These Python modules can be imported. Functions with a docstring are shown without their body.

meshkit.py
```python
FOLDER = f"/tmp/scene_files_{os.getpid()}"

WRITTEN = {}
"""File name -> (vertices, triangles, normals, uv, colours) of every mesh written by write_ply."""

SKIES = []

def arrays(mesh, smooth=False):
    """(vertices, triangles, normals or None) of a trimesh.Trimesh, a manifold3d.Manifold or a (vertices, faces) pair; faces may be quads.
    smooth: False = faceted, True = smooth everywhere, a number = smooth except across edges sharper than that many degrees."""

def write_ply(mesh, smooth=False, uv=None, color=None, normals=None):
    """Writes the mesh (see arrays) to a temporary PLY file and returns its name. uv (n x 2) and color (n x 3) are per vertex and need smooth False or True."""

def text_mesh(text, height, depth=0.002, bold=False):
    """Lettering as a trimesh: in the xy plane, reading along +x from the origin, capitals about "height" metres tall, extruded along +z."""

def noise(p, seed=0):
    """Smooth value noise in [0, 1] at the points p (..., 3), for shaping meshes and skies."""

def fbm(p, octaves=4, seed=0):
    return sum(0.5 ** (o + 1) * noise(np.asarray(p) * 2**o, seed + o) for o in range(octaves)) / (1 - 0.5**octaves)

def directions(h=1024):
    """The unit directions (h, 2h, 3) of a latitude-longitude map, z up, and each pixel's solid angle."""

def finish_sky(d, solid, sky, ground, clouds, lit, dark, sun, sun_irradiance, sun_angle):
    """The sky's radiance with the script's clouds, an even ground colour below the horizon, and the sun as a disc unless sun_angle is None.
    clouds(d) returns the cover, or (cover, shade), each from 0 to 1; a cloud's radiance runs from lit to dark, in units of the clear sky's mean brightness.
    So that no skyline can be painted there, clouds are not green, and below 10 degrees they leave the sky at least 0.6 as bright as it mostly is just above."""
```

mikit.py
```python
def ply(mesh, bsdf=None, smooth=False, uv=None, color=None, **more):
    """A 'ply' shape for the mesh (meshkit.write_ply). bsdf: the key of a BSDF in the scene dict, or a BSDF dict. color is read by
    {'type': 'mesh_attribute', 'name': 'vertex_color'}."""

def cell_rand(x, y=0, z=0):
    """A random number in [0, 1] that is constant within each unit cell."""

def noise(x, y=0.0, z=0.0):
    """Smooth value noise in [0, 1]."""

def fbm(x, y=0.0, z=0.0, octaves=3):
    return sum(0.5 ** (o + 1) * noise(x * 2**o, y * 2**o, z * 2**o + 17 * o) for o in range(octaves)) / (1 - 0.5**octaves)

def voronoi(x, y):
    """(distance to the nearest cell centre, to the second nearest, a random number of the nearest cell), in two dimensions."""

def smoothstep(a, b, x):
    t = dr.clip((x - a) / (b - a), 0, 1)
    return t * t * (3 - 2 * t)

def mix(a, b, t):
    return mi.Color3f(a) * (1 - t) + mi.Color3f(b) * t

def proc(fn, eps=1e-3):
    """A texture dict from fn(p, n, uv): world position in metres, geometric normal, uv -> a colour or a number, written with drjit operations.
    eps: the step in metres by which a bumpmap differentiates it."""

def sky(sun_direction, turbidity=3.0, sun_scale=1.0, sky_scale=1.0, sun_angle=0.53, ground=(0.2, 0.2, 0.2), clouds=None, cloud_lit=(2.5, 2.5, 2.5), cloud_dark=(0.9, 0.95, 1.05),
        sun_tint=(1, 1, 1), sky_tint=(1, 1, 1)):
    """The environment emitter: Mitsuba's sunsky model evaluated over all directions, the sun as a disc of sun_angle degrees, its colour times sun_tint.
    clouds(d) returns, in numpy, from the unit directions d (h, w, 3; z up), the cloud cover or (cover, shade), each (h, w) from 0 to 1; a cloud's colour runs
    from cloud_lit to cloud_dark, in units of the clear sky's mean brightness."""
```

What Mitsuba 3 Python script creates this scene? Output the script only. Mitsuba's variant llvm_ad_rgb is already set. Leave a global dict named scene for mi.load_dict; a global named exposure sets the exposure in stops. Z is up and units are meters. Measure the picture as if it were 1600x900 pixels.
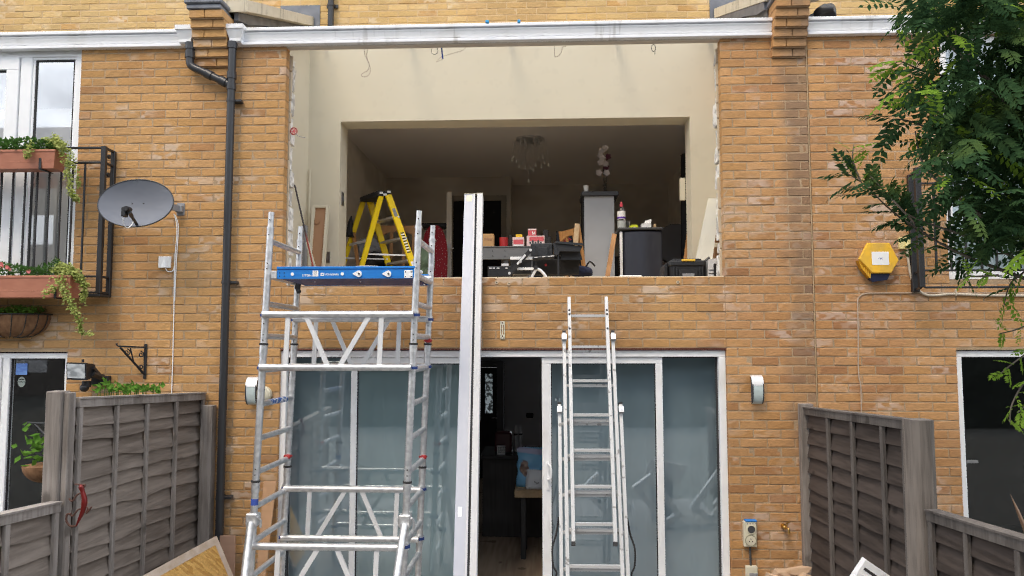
import math, random
import numpy as np, trimesh, drjit as dr, mitsuba as mi, mikit, meshkit
from shapely.geometry import Polygon, box as sbox, LineString
from shapely.ops import unary_union
from mikit import noise, fbm, cell_rand, smoothstep, mix

rng = random.Random(7)
nrng = np.random.default_rng(7)
T = mi.ScalarTransform4f
scene, labels = {'type': 'scene'}, {}

# ---------------------------------------------------------------- camera, sky, exposure
EYE = np.array([3.004, -6.511, 2.1145])
FOC = 1200.0                       # focal length in pixels of a 1600 px wide frame
YAW, PITCH, ROLL = -0.0428, 0.0757, -0.0013
_cy, _sy, _cp, _sp = math.cos(YAW), math.sin(YAW), math.cos(PITCH), math.sin(PITCH)
FWD = np.array([_sy * _cp, _cy * _cp, _sp]); _R = np.array([_cy, -_sy, 0]); _U = np.cross(_R, FWD)
RIGHT = math.cos(ROLL) * _R + math.sin(ROLL) * _U
UP = -math.sin(ROLL) * _R + math.cos(ROLL) * _U
scene['camera'] = {'type': 'perspective', 'fov': math.degrees(2 * math.atan(800 / FOC)), 'fov_axis': 'x', 'near_clip': 0.05, 'far_clip': 400.0,
                   'to_world': T().look_at(origin=EYE.tolist(), target=(EYE + FWD).tolist(), up=UP.tolist())}


def clouds(d):
    e = np.maximum(d[..., 2:3], 0.12)
    q = np.concatenate([d[..., :2] / e * 1.3, e * 0 + 3.0], -1)
    n = meshkit.fbm(q + 11.0, 5, 3)
    return np.ones(d.shape[:2]), np.clip((n - 0.36) * 2.6, 0, 1)


scene['sky'] = mikit.sky((-0.25, -0.55, 0.8), turbidity=3, sun_scale=0.16, sun_angle=20, clouds=clouds, cloud_lit=(2.42, 2.56, 2.78), cloud_dark=(1.5, 1.6, 1.76))
exposure = 3.08


def at(x, y, Y):
    """Metres: where the line of sight through a point of the 1600 x 900 photograph meets the upright plane at depth Y."""
    d = FWD + RIGHT * (x - 800) / FOC - UP * (y - 450) / FOC
    return EYE + d * ((Y - EYE[1]) / d[1])


# ---------------------------------------------------------------- naming
_count = {}


def numbered(key):
    n = _count.get(key, 0); _count[key] = n + 1
    return key if n == 0 else f'{key}_{n:03d}'


def thing(name, label, cat, group=None):
    key = numbered(name)
    labels[key] = {'label': label, 'category': cat}
    if group: labels[key]['group'] = group
    return key


def obj(name, mesh, mat, parent=None, smooth=False, label=None, kind=None, **more):
    key = numbered((parent + '__' if parent else '') + name)
    scene[key] = mikit.ply(mesh, mat, smooth=smooth, **more)
    if label or kind:
        labels[key] = {}
        if label: labels[key]['label'] = label
        if kind: labels[key]['kind'] = kind
    return key


def solo(name, mesh, mat, label, cat, group=None, smooth=False, **more):
    key = thing(name, label, cat, group)
    scene[key] = mikit.ply(mesh, mat, smooth=smooth, **more)
    return key


def struct(name, mesh, mat, smooth=False):
    key = obj(name, mesh, mat, None, smooth)
    labels[key] = {'kind': 'structure', 'label': name.replace('_', ' ')}
    return key


# ---------------------------------------------------------------- mesh helpers
def cat(*m):
    m = [x for y in m for x in (y if isinstance(y, (list, tuple)) else [y])]
    return trimesh.util.concatenate(m)


def box(x0, x1, y0, y1, z0, z1):
    m = trimesh.creation.box((abs(x1 - x0), abs(y1 - y0), abs(z1 - z0)))
    m.apply_translation(((x0 + x1) / 2, (y0 + y1) / 2, (z0 + z1) / 2))
    return m


def rbox(x0, x1, y0, y1, z0, z1, c=0.004):
    lo = np.minimum([x0, y0, z0], [x1, y1, z1]); hi = np.maximum([x0, y0, z0], [x1, y1, z1])
    c = min(c, 0.45 * float((hi - lo).min()))
    pts = []
    for s in np.ndindex(2, 2, 2):
        p = np.where(np.array(s) == 1, hi, lo); q = np.where(np.array(s) == 1, -c, c)
        for k in range(3):
            d = q.copy(); d[k] = 0; pts.append(p + d)
    return trimesh.convex.convex_hull(np.array(pts))


def hull(pts): return trimesh.convex.convex_hull(np.array(pts, float))


def ext(poly, a, b, axis='y'):
    """A shapely polygon extruded from a to b along an axis: drawn in XZ for y, YZ for x, XY for z."""
    out = []
    for g in getattr(poly, 'geoms', [poly]):
        m = trimesh.creation.extrude_polygon(g, abs(b - a), engine='earcut')
        v = m.vertices.copy(); lo = min(a, b)
        if axis == 'y': m.vertices = np.c_[v[:, 0], v[:, 2] + lo, v[:, 1]]; m.invert()
        elif axis == 'x': m.vertices = np.c_[v[:, 2] + lo, v[:, 0], v[:, 1]]
        else: m.vertices = np.c_[v[:, 0], v[:, 1], v[:, 2] + lo]
        out.append(m)
    return cat(out)


def tube(pts, r, n=10, caps=True):
    p = np.asarray(pts, float); r = np.broadcast_to(np.asarray(r, float), (len(p),))
    t = np.gradient(p, axis=0); t /= np.linalg.norm(t, axis=1, keepdims=True) + 1e-12
    a = np.cross(t[0], [0, 0, 1.0])
    if np.linalg.norm(a) < 1e-3: a = np.cross(t[0], [1.0, 0, 0])
    a /= np.linalg.norm(a); rings = []
    ang = np.arange(n) * 2 * np.pi / n
    for i in range(len(p)):
        a = a - t[i] * (a @ t[i]); a /= np.linalg.norm(a) + 1e-12
        b = np.cross(t[i], a)
        rings.append(p[i] + r[i] * (np.cos(ang)[:, None] * a + np.sin(ang)[:, None] * b))
    v = np.vstack(rings); f = []
    for i in range(len(p) - 1):
        for j in range(n):
            q = [i * n + j, i * n + (j + 1) % n, (i + 1) * n + (j + 1) % n, (i + 1) * n + j]
            f += [[q[0], q[1], q[2]], [q[0], q[2], q[3]]]
    if caps:
        v = np.vstack([v, p[0], p[-1]]); c0, c1 = len(v) - 2, len(v) - 1; L = (len(p) - 1) * n
        for j in range(n):
            f += [[c0, (j + 1) % n, j], [c1, L + j, L + (j + 1) % n]]
    return trimesh.Trimesh(v, f, process=False)


def bar(p, q, w, d, side=(0, 1, 0)):
    """A straight flat bar from p to q, w wide and d deep along 'side'."""
    p, q = np.array(p, float), np.array(q, float); t = (q - p) / np.linalg.norm(q - p)
    s = np.array(side, float); s -= t * (s @ t); s /= np.linalg.norm(s); u = np.cross(t, s)
    c = [x + u * a * w / 2 + s * b * d / 2 for x in (p, q) for a in (-1, 1) for b in (-1, 1)]
    return hull(c)


def bend(pts, n=8):
    """A smooth curve through the points."""
    p = np.asarray(pts, float); k = np.linspace(0, len(p) - 1, (len(p) - 1) * n + 1); out = []
    for t in k:
        i = min(int(t), len(p) - 2); u = t - i
        a, b, c, d = p[max(i - 1, 0)], p[i], p[i + 1], p[min(i + 2, len(p) - 1)]
        out.append(0.5 * (2 * b + (c - a) * u + (2 * a - 5 * b + 4 * c - d) * u * u + (3 * b - a - 3 * c + d) * u ** 3))
    return np.array(out)


def rot(m, axis, deg, about=(0, 0, 0)):
    m = m.copy(); m.apply_transform(trimesh.transformations.rotation_matrix(math.radians(deg), axis, about)); return m


def mv(m, d):
    m = m.copy(); m.apply_translation(d); return m


def disc(c, r, depth, n=24, axis='y'):
    m = trimesh.creation.cylinder(r, depth, sections=n)
    if axis == 'y': m = rot(m, [1, 0, 0], 90)
    elif axis == 'x': m = rot(m, [0, 1, 0], 90)
    return mv(m, c)


def lathe(profile, c, n=28):
    m = trimesh.creation.revolve(np.array(profile, float), sections=n); return mv(m, c)


def text_y(s, height, x, y, z, depth=0.0015, bold=True):
    """Lettering on an upright face that looks towards -Y, its baseline starting at x, z."""
    m = meshkit.text_mesh(s, height, depth, bold)
    v = m.vertices.copy(); m.vertices = np.c_[v[:, 0] + x, y - v[:, 2], v[:, 1] + z]
    return m


# ---------------------------------------------------------------- materials
def lin(r, g, b, k=1.0):
    return [min(0.95, k * (c / 255 / 12.92 if c <= 10 else ((c / 255 + 0.055) / 1.055) ** 2.4)) for c in (r, g, b)]


def mat(name, color, rough=0.6, metal=0.0, bump=None, scale=1.0, **more):
    col = color if isinstance(color, dict) else {'type': 'rgb', 'value': list(color)}
    rg = rough if isinstance(rough, dict) else float(rough)
    b = {'type': 'principled', 'base_color': col, 'roughness': rg, 'metallic': float(metal), **more}
    if bump is not None:
        b = {'type': 'bumpmap', 'arbitrary': bump, 'scale': float(scale), 'nested': b}
    scene[name] = {'type': 'twosided', 'nested': b}
    return name


def proc_brick(tone_a, tone_b, tone_c, bloom, seam):
    def fn(p, n, uv):
        i = dr.floor(p.z / 0.075)
        off = 0.1125 * (i - 2 * dr.floor(i / 2))
        j = dr.floor((p.x - off) / 0.225)
        r1, r2, r3 = cell_rand(i, j, 5), cell_rand(i, j, 9), cell_rand(i, j, 13)
        c = mix(tone_a, tone_b, r1)
        c = mix(c, tone_c, smoothstep(0.86, 0.97, r2))
        g = fbm(p.x * 45, p.y * 45, p.z * 130, 3)
        c = c * (0.80 + 0.40 * g) * (0.91 + 0.18 * r3)
        w = fbm(p.x * 0.9 + 3, p.y, p.z * 0.9 + 8, 3)
        c = c * (0.86 + 0.28 * w)
        c = mix(c, c * mi.Color3f(0.90, 0.87, 0.89), smoothstep(0.52, 0.68, fbm(p.x * 1.7 + 21, p.y, p.z * 0.8 + 4, 3)))
        bl = smoothstep(0.57, 0.78, fbm(p.x * 3.1 + 40, p.y * 3, p.z * 3.1, 3) * 0.75 + r2 * 0.28) * smoothstep(0.35, 0.6, fbm(p.x * 16, p.y, p.z * 22, 2))
        c = mix(c, bloom, 0.62 * bl)
        if seam:
            pk = smoothstep(3.9, 4.9, p.x + 0.6 * (w - 0.5))
            c = c * mix([1.0, 1.0, 1.0], [1.0, 0.955, 0.98], pk)
            rim = smoothstep(0.35, 0.50, dr.abs((p.x - off) / 0.225 - j - 0.5)) * 0.6 + 0.4
            b2 = smoothstep(0.52, 0.72, 0.55 * fbm(p.x * 2.2 + 7, p.y, p.z * 2.6, 3) + 0.45 * r3) * rim * pk * smoothstep(4.4, 3.4, p.z) * smoothstep(0.3, 0.6, fbm(p.x * 25, p.y, p.z * 30, 2))
            c = mix(c, bloom, 0.55 * b2)
            st = smoothstep(4.98, 5.13, p.x + 0.10 * (noise(p.x * 9, 0, p.z * 7) - 0.5)) * smoothstep(5.268, 5.25, p.x)
            st = st * smoothstep(0.8, 1.6, p.z) * (0.55 + 0.55 * noise(4, 2, p.z * 2.6)) * (0.55 + 0.8 * r1)
            c = mix(c, [0.15, 0.115, 0.09], 0.62 * dr.minimum(st, 1))
            dp = smoothstep(0.10, 0.02, dr.abs(p.x - 0.36 - 0.05 * noise(1, 2, p.z * 5))) * smoothstep(4.0, 4.6, p.z) * 0.6
            c = mix(c, [0.2, 0.15, 0.12], dp * r2)
        return c
    return mikit.proc(fn)


def f_brick_bump(p, n, uv):
    drag = fbm(p.x * 22 + 6 * noise(p.x * 5, 1, p.z * 9), p.y * 20, p.z * 90, 3)
    crease = smoothstep(0.46, 0.5, noise(p.x * 30 + 4 * noise(p.x * 12, 3, p.z * 20), 2, p.z * 80)) * smoothstep(0.55, 0.5, noise(p.x * 30 + 4 * noise(p.x * 12, 3, p.z * 20), 2, p.z * 80))
    return drag - 0.5 * crease


BUMP = mikit.proc(f_brick_bump)
mat('mat_brick', proc_brick([0.44, 0.248, 0.098], [0.485, 0.284, 0.126], [0.375, 0.20, 0.088], [0.58, 0.48, 0.385], True), 0.9, bump=BUMP, scale=0.0022, specular=0.25)
mat('mat_brick_pale', proc_brick([0.55, 0.37, 0.155], [0.60, 0.42, 0.195], [0.53, 0.32, 0.125], [0.72, 0.60, 0.42], False), 0.9, bump=BUMP, scale=0.002, specular=0.25)


def f_mortar(p, n, uv):
    return mix([0.31, 0.21, 0.125], [0.43, 0.315, 0.205], fbm(p.x * 5, p.y * 5, p.z * 5, 4)) * (0.75 + 0.5 * fbm(p.x * 120, p.y * 120, p.z * 120, 2))


def f_fine(p, n, uv): return fbm(p.x * 160, p.y * 160, p.z * 160, 3)


FINE = mikit.proc(f_fine)
mat('mat_mortar', mikit.proc(f_mortar), 0.95, bump=FINE, scale=0.002)


def f_cream(p, n, uv):
    w = fbm(p.x * 1.2, p.y * 1.2, p.z * 1.2, 4)
    s = smoothstep(0.62, 0.75, fbm(p.x * 14, p.y * 14, p.z * 9, 3))
    return mix([0.59, 0.54, 0.42], [0.615, 0.567, 0.447], w) * (1 - 0.025 * s)


mat('mat_cream', mikit.proc(f_cream), 0.75, specular=0.3)
mat('mat_cream_dim', mikit.proc(lambda p, n, uv: mix([0.60, 0.56, 0.50], [0.78, 0.74, 0.67], smoothstep(.3, .65, fbm(p.x * 1.6, p.y * 1.6, p.z * 1.6, 4)))), 0.8, specular=0.2)
mat('mat_ceiling', [0.74, 0.71, 0.68], 0.9, specular=0.1)


def f_plaster_raw(p, n, uv):
    a = fbm(p.x * 18, p.y * 18, p.z * 18, 4)
    return mix([0.42, 0.40, 0.37], [0.74, 0.72, 0.68], smoothstep(0.35, 0.62, a))


mat('mat_block', mikit.proc(f_plaster_raw), 0.95, bump=FINE, scale=0.004)


def f_white(p, n, uv):
    d = smoothstep(0.55, 0.8, fbm(p.x * 6, p.y * 6, p.z * 2.2, 4))
    return mix([0.80, 0.81, 0.83], [0.62, 0.61, 0.585], 0.55 * d)


mat('mat_upvc', mikit.proc(f_white), 0.32, specular=0.5)
mat('mat_gutter', mikit.proc(lambda p, n, uv: mix(f_white(p, n, uv) * 0.95, [.33, .31, .28], 0.5 * smoothstep(.56, .78, fbm(p.x * 22, 2, p.z * 3, 3)) * smoothstep(.4, .62, fbm(p.x * 1.4, 5, 1, 3)))), 0.4)
mat('mat_white', [0.80, 0.80, 0.80], 0.45)
mat('mat_beam_film', [0.42, 0.435, 0.495], 0.4)
mat('mat_beam_white', [0.50, 0.50, 0.51], 0.45)
mat('mat_black', [0.018, 0.018, 0.02], 0.42)
mat('mat_black_matt', [0.02, 0.02, 0.022], 0.75)
mat('mat_rubber', [0.03, 0.03, 0.032], 0.8)
mat('mat_pipe', [0.028, 0.029, 0.033], 0.33, bump=mikit.proc(lambda p, n, uv: fbm(p.x * 30, p.y * 30, p.z * 3, 2)), scale=0.0015)
mat('mat_grey', [0.23, 0.235, 0.25], 0.5)
mat('mat_dark_grey', [0.055, 0.057, 0.062], 0.5)


def f_alu(p, n, uv):
    a = fbm(p.x * 35, p.y * 35, p.z * 35, 4)
    return mix([0.60, 0.605, 0.62], [0.80, 0.80, 0.80], smoothstep(0.3, 0.7, a))


def f_alu_r(p, n, uv):
    return 0.28 + 0.3 * fbm(p.x * 50 + 9, p.y * 50, p.z * 50, 3)


mat('mat_alu', mikit.proc(f_alu), mikit.proc(f_alu_r), 0.85)
mat('mat_alu_pale', [0.78, 0.78, 0.79], 0.4, 0.35)


def f_lead(p, n, uv):
    a = fbm(p.x * 7, p.y * 7, p.z * 7, 4)
    return mix([0.075, 0.082, 0.10], [0.24, 0.255, 0.29], a)


mat('mat_lead', mikit.proc(f_lead), 0.5, 0.2)


def f_concrete(p, n, uv):
    a = fbm(p.x * 9, p.y * 9, p.z * 9, 4)
    b = smoothstep(0.55, 0.75, fbm(p.x * 25, p.y * 25, p.z * 2.0, 3))
    return mix([0.50, 0.44, 0.33], [0.62, 0.56, 0.44], a) * (1 - 0.35 * b)


mat('mat_concrete', mikit.proc(f_concrete), 0.95, bump=FINE, scale=0.003)


def wood_fn(dark, pale, axis, s=1.0):
    def fn(p, n, uv):
        a, b, c = (p.z, p.x, p.y) if axis == 'z' else (p.y, p.x, p.z)
        id_ = noise(b * 3, c * 7, 0)
        g = fbm(b * 70 * s + 3 * id_, c * 70 * s, a * 4.5 * s, 4)
        k = fbm(b * 10 * s, c * 10 * s, a * 1.2 * s + 5, 3)
        v = 0.6 * g + 0.5 * k
        ring = smoothstep(0.15, 0.06, noise(b * 9, c * 9, a * 5))
        v = v + 0.28 * (noise(b * 2 + 3, p.z * 8.5, a * 0.4) - 0.5)
        return mix(mix(dark, pale, smoothstep(0.25, 0.8, v)), [dark[0] * 0.4, dark[1] * 0.38, dark[2] * 0.35], 0.7 * ring)
    return fn


WOODBUMP = mikit.proc(lambda p, n, uv: fbm(p.x * 60, p.y * 5, p.z * 90, 3))
WOODBUMPZ = mikit.proc(lambda p, n, uv: fbm(p.x * 90, p.y * 90, p.z * 5, 3))
mat('mat_slat', mikit.proc(wood_fn([0.118, 0.094, 0.077], [0.245, 0.205, 0.175], 'y', .6)), 0.9, bump=WOODBUMP, scale=0.003)
mat('mat_slat_dark', mikit.proc(wood_fn([0.027, 0.019, 0.015], [0.078, 0.059, 0.050], 'y', .6)), 0.9, bump=WOODBUMP, scale=0.003)
mat('mat_post', mikit.proc(wood_fn([0.14, 0.12, 0.105], [0.27, 0.24, 0.22], 'z')), 0.9, bump=WOODBUMPZ, scale=0.003)
mat('mat_post_dark', mikit.proc(wood_fn([0.06, 0.051, 0.046], [0.125, 0.11, 0.10], 'z')), 0.9, bump=WOODBUMPZ, scale=0.003)
mat('mat_post_mid', mikit.proc(wood_fn([0.10, 0.083, 0.07], [0.20, 0.172, 0.15], 'z')), 0.9, bump=WOODBUMPZ, scale=0.003)
mat('mat_orange_wood', mikit.proc(wood_fn([0.36, 0.17, 0.055], [0.50, 0.26, 0.10], 'z', 0.6)), 0.5)
mat('mat_timber', mikit.proc(wood_fn([0.36, 0.24, 0.13], [0.48, 0.34, 0.19], 'y', 0.6)), 0.6)


def f_osb(p, n, uv):
    u, v = p.x * 30 + 2 * noise(p.x * 8, p.y * 8, p.z * 8), (p.y + p.z) * 40
    f1, f2, w = mikit.voronoi(u + v * 0.3, v)
    return mix([0.42, 0.21, 0.045], [0.62, 0.37, 0.11], w) * (0.8 + 0.4 * fbm(p.x * 90, p.y * 90, p.z * 90, 2))


mat('mat_osb', mikit.proc(f_osb), 0.55)
mat('mat_terracotta', mikit.proc(lambda p, n, uv: mix([0.34, 0.125, 0.075], [0.45, 0.19, 0.12], fbm(p.x * 12, p.y * 12, p.z * 30, 3))), 0.55)
mat('mat_curtain', mikit.proc(lambda p, n, uv: mix([0.275, 0.300, 0.318], [0.295, 0.320, 0.336], fbm(p.x * 6, 1, p.z * 0.5, 3))), 0.9)
mat('mat_curtain_green', mikit.proc(lambda p, n, uv: mix([0.36, 0.405, 0.395], [0.385, 0.43, 0.42], fbm(p.x * 6, 1, p.z * 0.5, 3))), 0.9)
mat('mat_blind', [0.56, 0.57, 0.55], 0.9)
mat('mat_red', [0.36, 0.02, 0.022], 0.45)
mat('mat_yellow', [0.80, 0.58, 0.0], 0.42)
mat('mat_alarm', mikit.proc(lambda p, n, uv: mix([0.80, 0.46, 0.03], [0.62, 0.38, 0.06], smoothstep(.45, .75, fbm(p.x * 9, p.y * 9, p.z * 4, 4)))), 0.5)
mat('mat_navy', [0.012, 0.016, 0.045], 0.3)
mat('mat_blue', mikit.proc(lambda p, n, uv: mix([0.012, 0.155, 0.52], [0.02, 0.21, 0.62], fbm(p.x * 9, p.y * 9, p.z * 60, 3))), 0.35, 0.1)
mat('mat_blue_dark', [0.006, 0.026, 0.12], 0.5)
mat('mat_tool', [0.022, 0.023, 0.026], 0.4)
mat('mat_cable', [0.55, 0.48, 0.38], 0.55)
mat('mat_beige', [0.60, 0.57, 0.45], 0.45)
mat('mat_brass', [0.70, 0.45, 0.14], 0.3, 1.0)
scene['mat_glass'] = {'type': 'thindielectric', 'int_ior': 1.8, 'specular_transmittance': {'type': 'rgb', 'value': [.915, .97, .995]}, 'specular_reflectance': {'type': 'rgb', 'value': [.95, .98, 1.0]}}
scene['mat_glass_coated'] = {'type': 'thindielectric', 'int_ior': 2.7}
scene['mat_glass_plain'] = {'type': 'thindielectric', 'int_ior': 1.33}
scene['mat_glass_solid'] = {'type': 'dielectric', 'int_ior': 1.33}
# ---------------------------------------------------------------- bricks
L_, H_, D_ = 0.215, 0.065, 0.09


def brick_mesh(w, seed):
    """One brick, front face at y = 0, centre at x = z = 0: chamfered, slightly wavy arrises, no back."""
    r = np.random.default_rng(seed); hw, hh = w / 2, H_ / 2
    n = 5 if w > 0.15 else 3
    xs = np.linspace(-hw, hw, n)
    c = 0.0035
    top = [[x, 0, hh - c + r.uniform(-.0016, .001)] for x in np.clip(xs, -hw + c, hw - c)]
    bot = [[x, 0, -hh + c + r.uniform(-.001, .0016)] for x in np.clip(xs, -hw + c, hw - c)]
    top2 = [[x, c, hh] for x in xs]; bot2 = [[x, c, -hh] for x in xs]
    top3 = [[x, D_, hh] for x in xs]; bot3 = [[x, D_, -hh] for x in xs]
    v = np.array(top + bot + top2 + bot2 + top3 + bot3)
    v[:2 * n, 1] += r.uniform(-.0014, .0014, 2 * n)
    for cn in (0, n - 1, n, 2 * n - 1):                    # knocked corners
        if r.random() < .3: v[cn, 0] *= 1 - r.uniform(.02, .07); v[cn, 1] += .003; v[cn, 2] *= 1 - r.uniform(.05, .2)
    f = []
    def q(a, b, cc, d): f.extend([[a, b, cc], [a, cc, d]])
    for i in range(n - 1):
        t, b, t2, b2, t3, b3 = (k * n + i for k in range(6))
        q(b, b + 1, t + 1, t); q(t, t + 1, t2 + 1, t2); q(b2, b2 + 1, b + 1, b); q(t2, t2 + 1, t3 + 1, t3); q(b3, b3 + 1, b2 + 1, b2)
    for e, fl in ((0, False), (n - 1, True)):
        t, b, t2, b2, t3, b3 = (k * n + e for k in range(6))
        for a in ([b, t, t2, b2], [b2, t2, t3, b3]):
            q(*(a if not fl else a[::-1]))
    return trimesh.Trimesh(v, f, process=False)


STRETCH = [brick_mesh(0.215, 100 + i) for i in range(7)]
HEAD = [brick_mesh(0.1025, 200 + i) for i in range(4)]
PLY = {}
for nm_, mm in (('mat_brick', 'a'), ('mat_brick_pale', 'b')):
    PLY[nm_] = ([mikit.ply(m, nm_) for m in STRETCH], [mikit.ply(m, nm_) for m in HEAD])


def rows(x0, x1, holes, i0, i1, edge=(0.0, 0.0)):
    """Stretcher bond between x0 and x1, courses i0..i1 (75 mm each), cut round the holes (x0, x1, z0, z1)."""
    out = []
    for i in range(i0, i1 + 1):
        zc = i * 0.075 + 0.0375
        spans = [(x0, x1)]
        for hx0, hx1, hz0, hz1 in holes:
            if hz0 < zc + 0.02 and hz1 > zc - 0.02:
                spans = [s for a, b in spans for s in ((a, min(b, hx0)), (max(a, hx1), b)) if s[1] - s[0] > 0.02]
        off = 0.1125 * (i % 2)
        for a, b in spans:
            j0, j1 = math.floor((a - off) / .225), math.floor((b - off) / .225)
            cuts = []
            for j in range(j0, j1 + 1):
                l, r = max(a, off + j * .225 + .005), min(b, off + (j + 1) * .225 - .005)
                if r - l > 0.004: cuts.append([l, r])
            if len(cuts) > 1 and cuts[0][1] - cuts[0][0] < .04: cuts[1][0] = cuts[0][0]; cuts.pop(0)
            if len(cuts) > 1 and cuts[-1][1] - cuts[-1][0] < .04: cuts[-2][1] = cuts[-1][1]; cuts.pop()
            out += [(l, r, zc) for l, r in cuts]
    return out


def lay(holder, pieces, m, y=0.0, limit=300, hidden=lambda x, z: False):
    """Each brick an entry of its own under its holder; those past the limit joined into one part."""
    vis = [p for p in pieces if not hidden((p[0] + p[1]) / 2, p[2])]
    rest = [p for p in pieces if hidden((p[0] + p[1]) / 2, p[2])]
    vis.sort(key=lambda p: (abs((p[0] + p[1]) / 2 - 3.0) * 0.6) ** 2 + (p[2] - 2.1) ** 2)
    rest += vis[limit:]; vis = vis[:limit]; far = []
    for n, (l, r, z) in enumerate(vis + rest):
        w = r - l; big = w > 0.15
        k = rng.randrange(7 if big else 4)
        base = L_ if big else 0.1025
        dy = rng.gauss(0, 0.0013); dz = rng.gauss(0, 0.0009); a = rng.gauss(0, 0.32)
        M = T().translate([(l + r) / 2, y + dy, z + dz]).rotate([0, 1, 0], a).scale([w / base, 1, 1])
        if n < len(vis):
            scene[numbered(holder + '__brick')] = {**PLY[m][0 if big else 1][k], 'to_world': M}
        else:
            g = (STRETCH if big else HEAD)[k].copy(); g.apply_transform(np.array(M.matrix, float).reshape(4, 4)); far.append(g)
    if far: obj('brickwork', cat(far), m, holder, kind='stuff', label='the remaining bricks of this wall')


# ---------------------------------------------------------------- ground
gx, gy = np.meshgrid(np.linspace(-60, 66, 90), np.linspace(-90, 60, 90), indexing='ij')
gz = -0.02 + 0.0 * gx
mat('mat_ground', mikit.proc(lambda p, n, uv: mix([0.09, 0.095, 0.085], [0.14, 0.14, 0.13], fbm(p.x, p.y, 0, 4))), 0.95)
gi = np.arange(90 * 90).reshape(90, 90)
struct('ground', (np.stack([gx, gy, gz], -1).reshape(-1, 3), np.stack([gi[:-1, :-1], gi[1:, :-1], gi[1:, 1:], gi[:-1, 1:]], -1).reshape(-1, 4)), 'mat_ground')
mat('mat_paving', mikit.proc(lambda p, n, uv: mix([0.17, 0.17, 0.165], [0.25, 0.245, 0.24], fbm(p.x * 3, p.y * 3, 0, 4)) * (0.75 + 0.25 * smoothstep(0, 0.02, dr.abs(p.x / 0.6 - dr.round(p.x / 0.6)))), ), 0.9)
struct('patio', box(0.1, 5.12, -4.2, 0.0, -0.015, 0.0), 'mat_paving')

# ---------------------------------------------------------------- the middle house, with the wall opened up
XL, XR, ZP, ZS, ZD = 0.735, 4.52, 2.69, 4.762, 2.085     # opening sides, parapet top, soffit, door head
H = thing('terraced_house', 'middle tan brick house with a wide gap broken open in its wall above sliding doors', 'house')
YB = 0.0048                                                # mortar face, behind the brick faces


def backing(parent, name, poly, m='mat_mortar', y=YB, depth=0.088):
    return obj(name, ext(poly, y, y + depth), m, parent)


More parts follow.
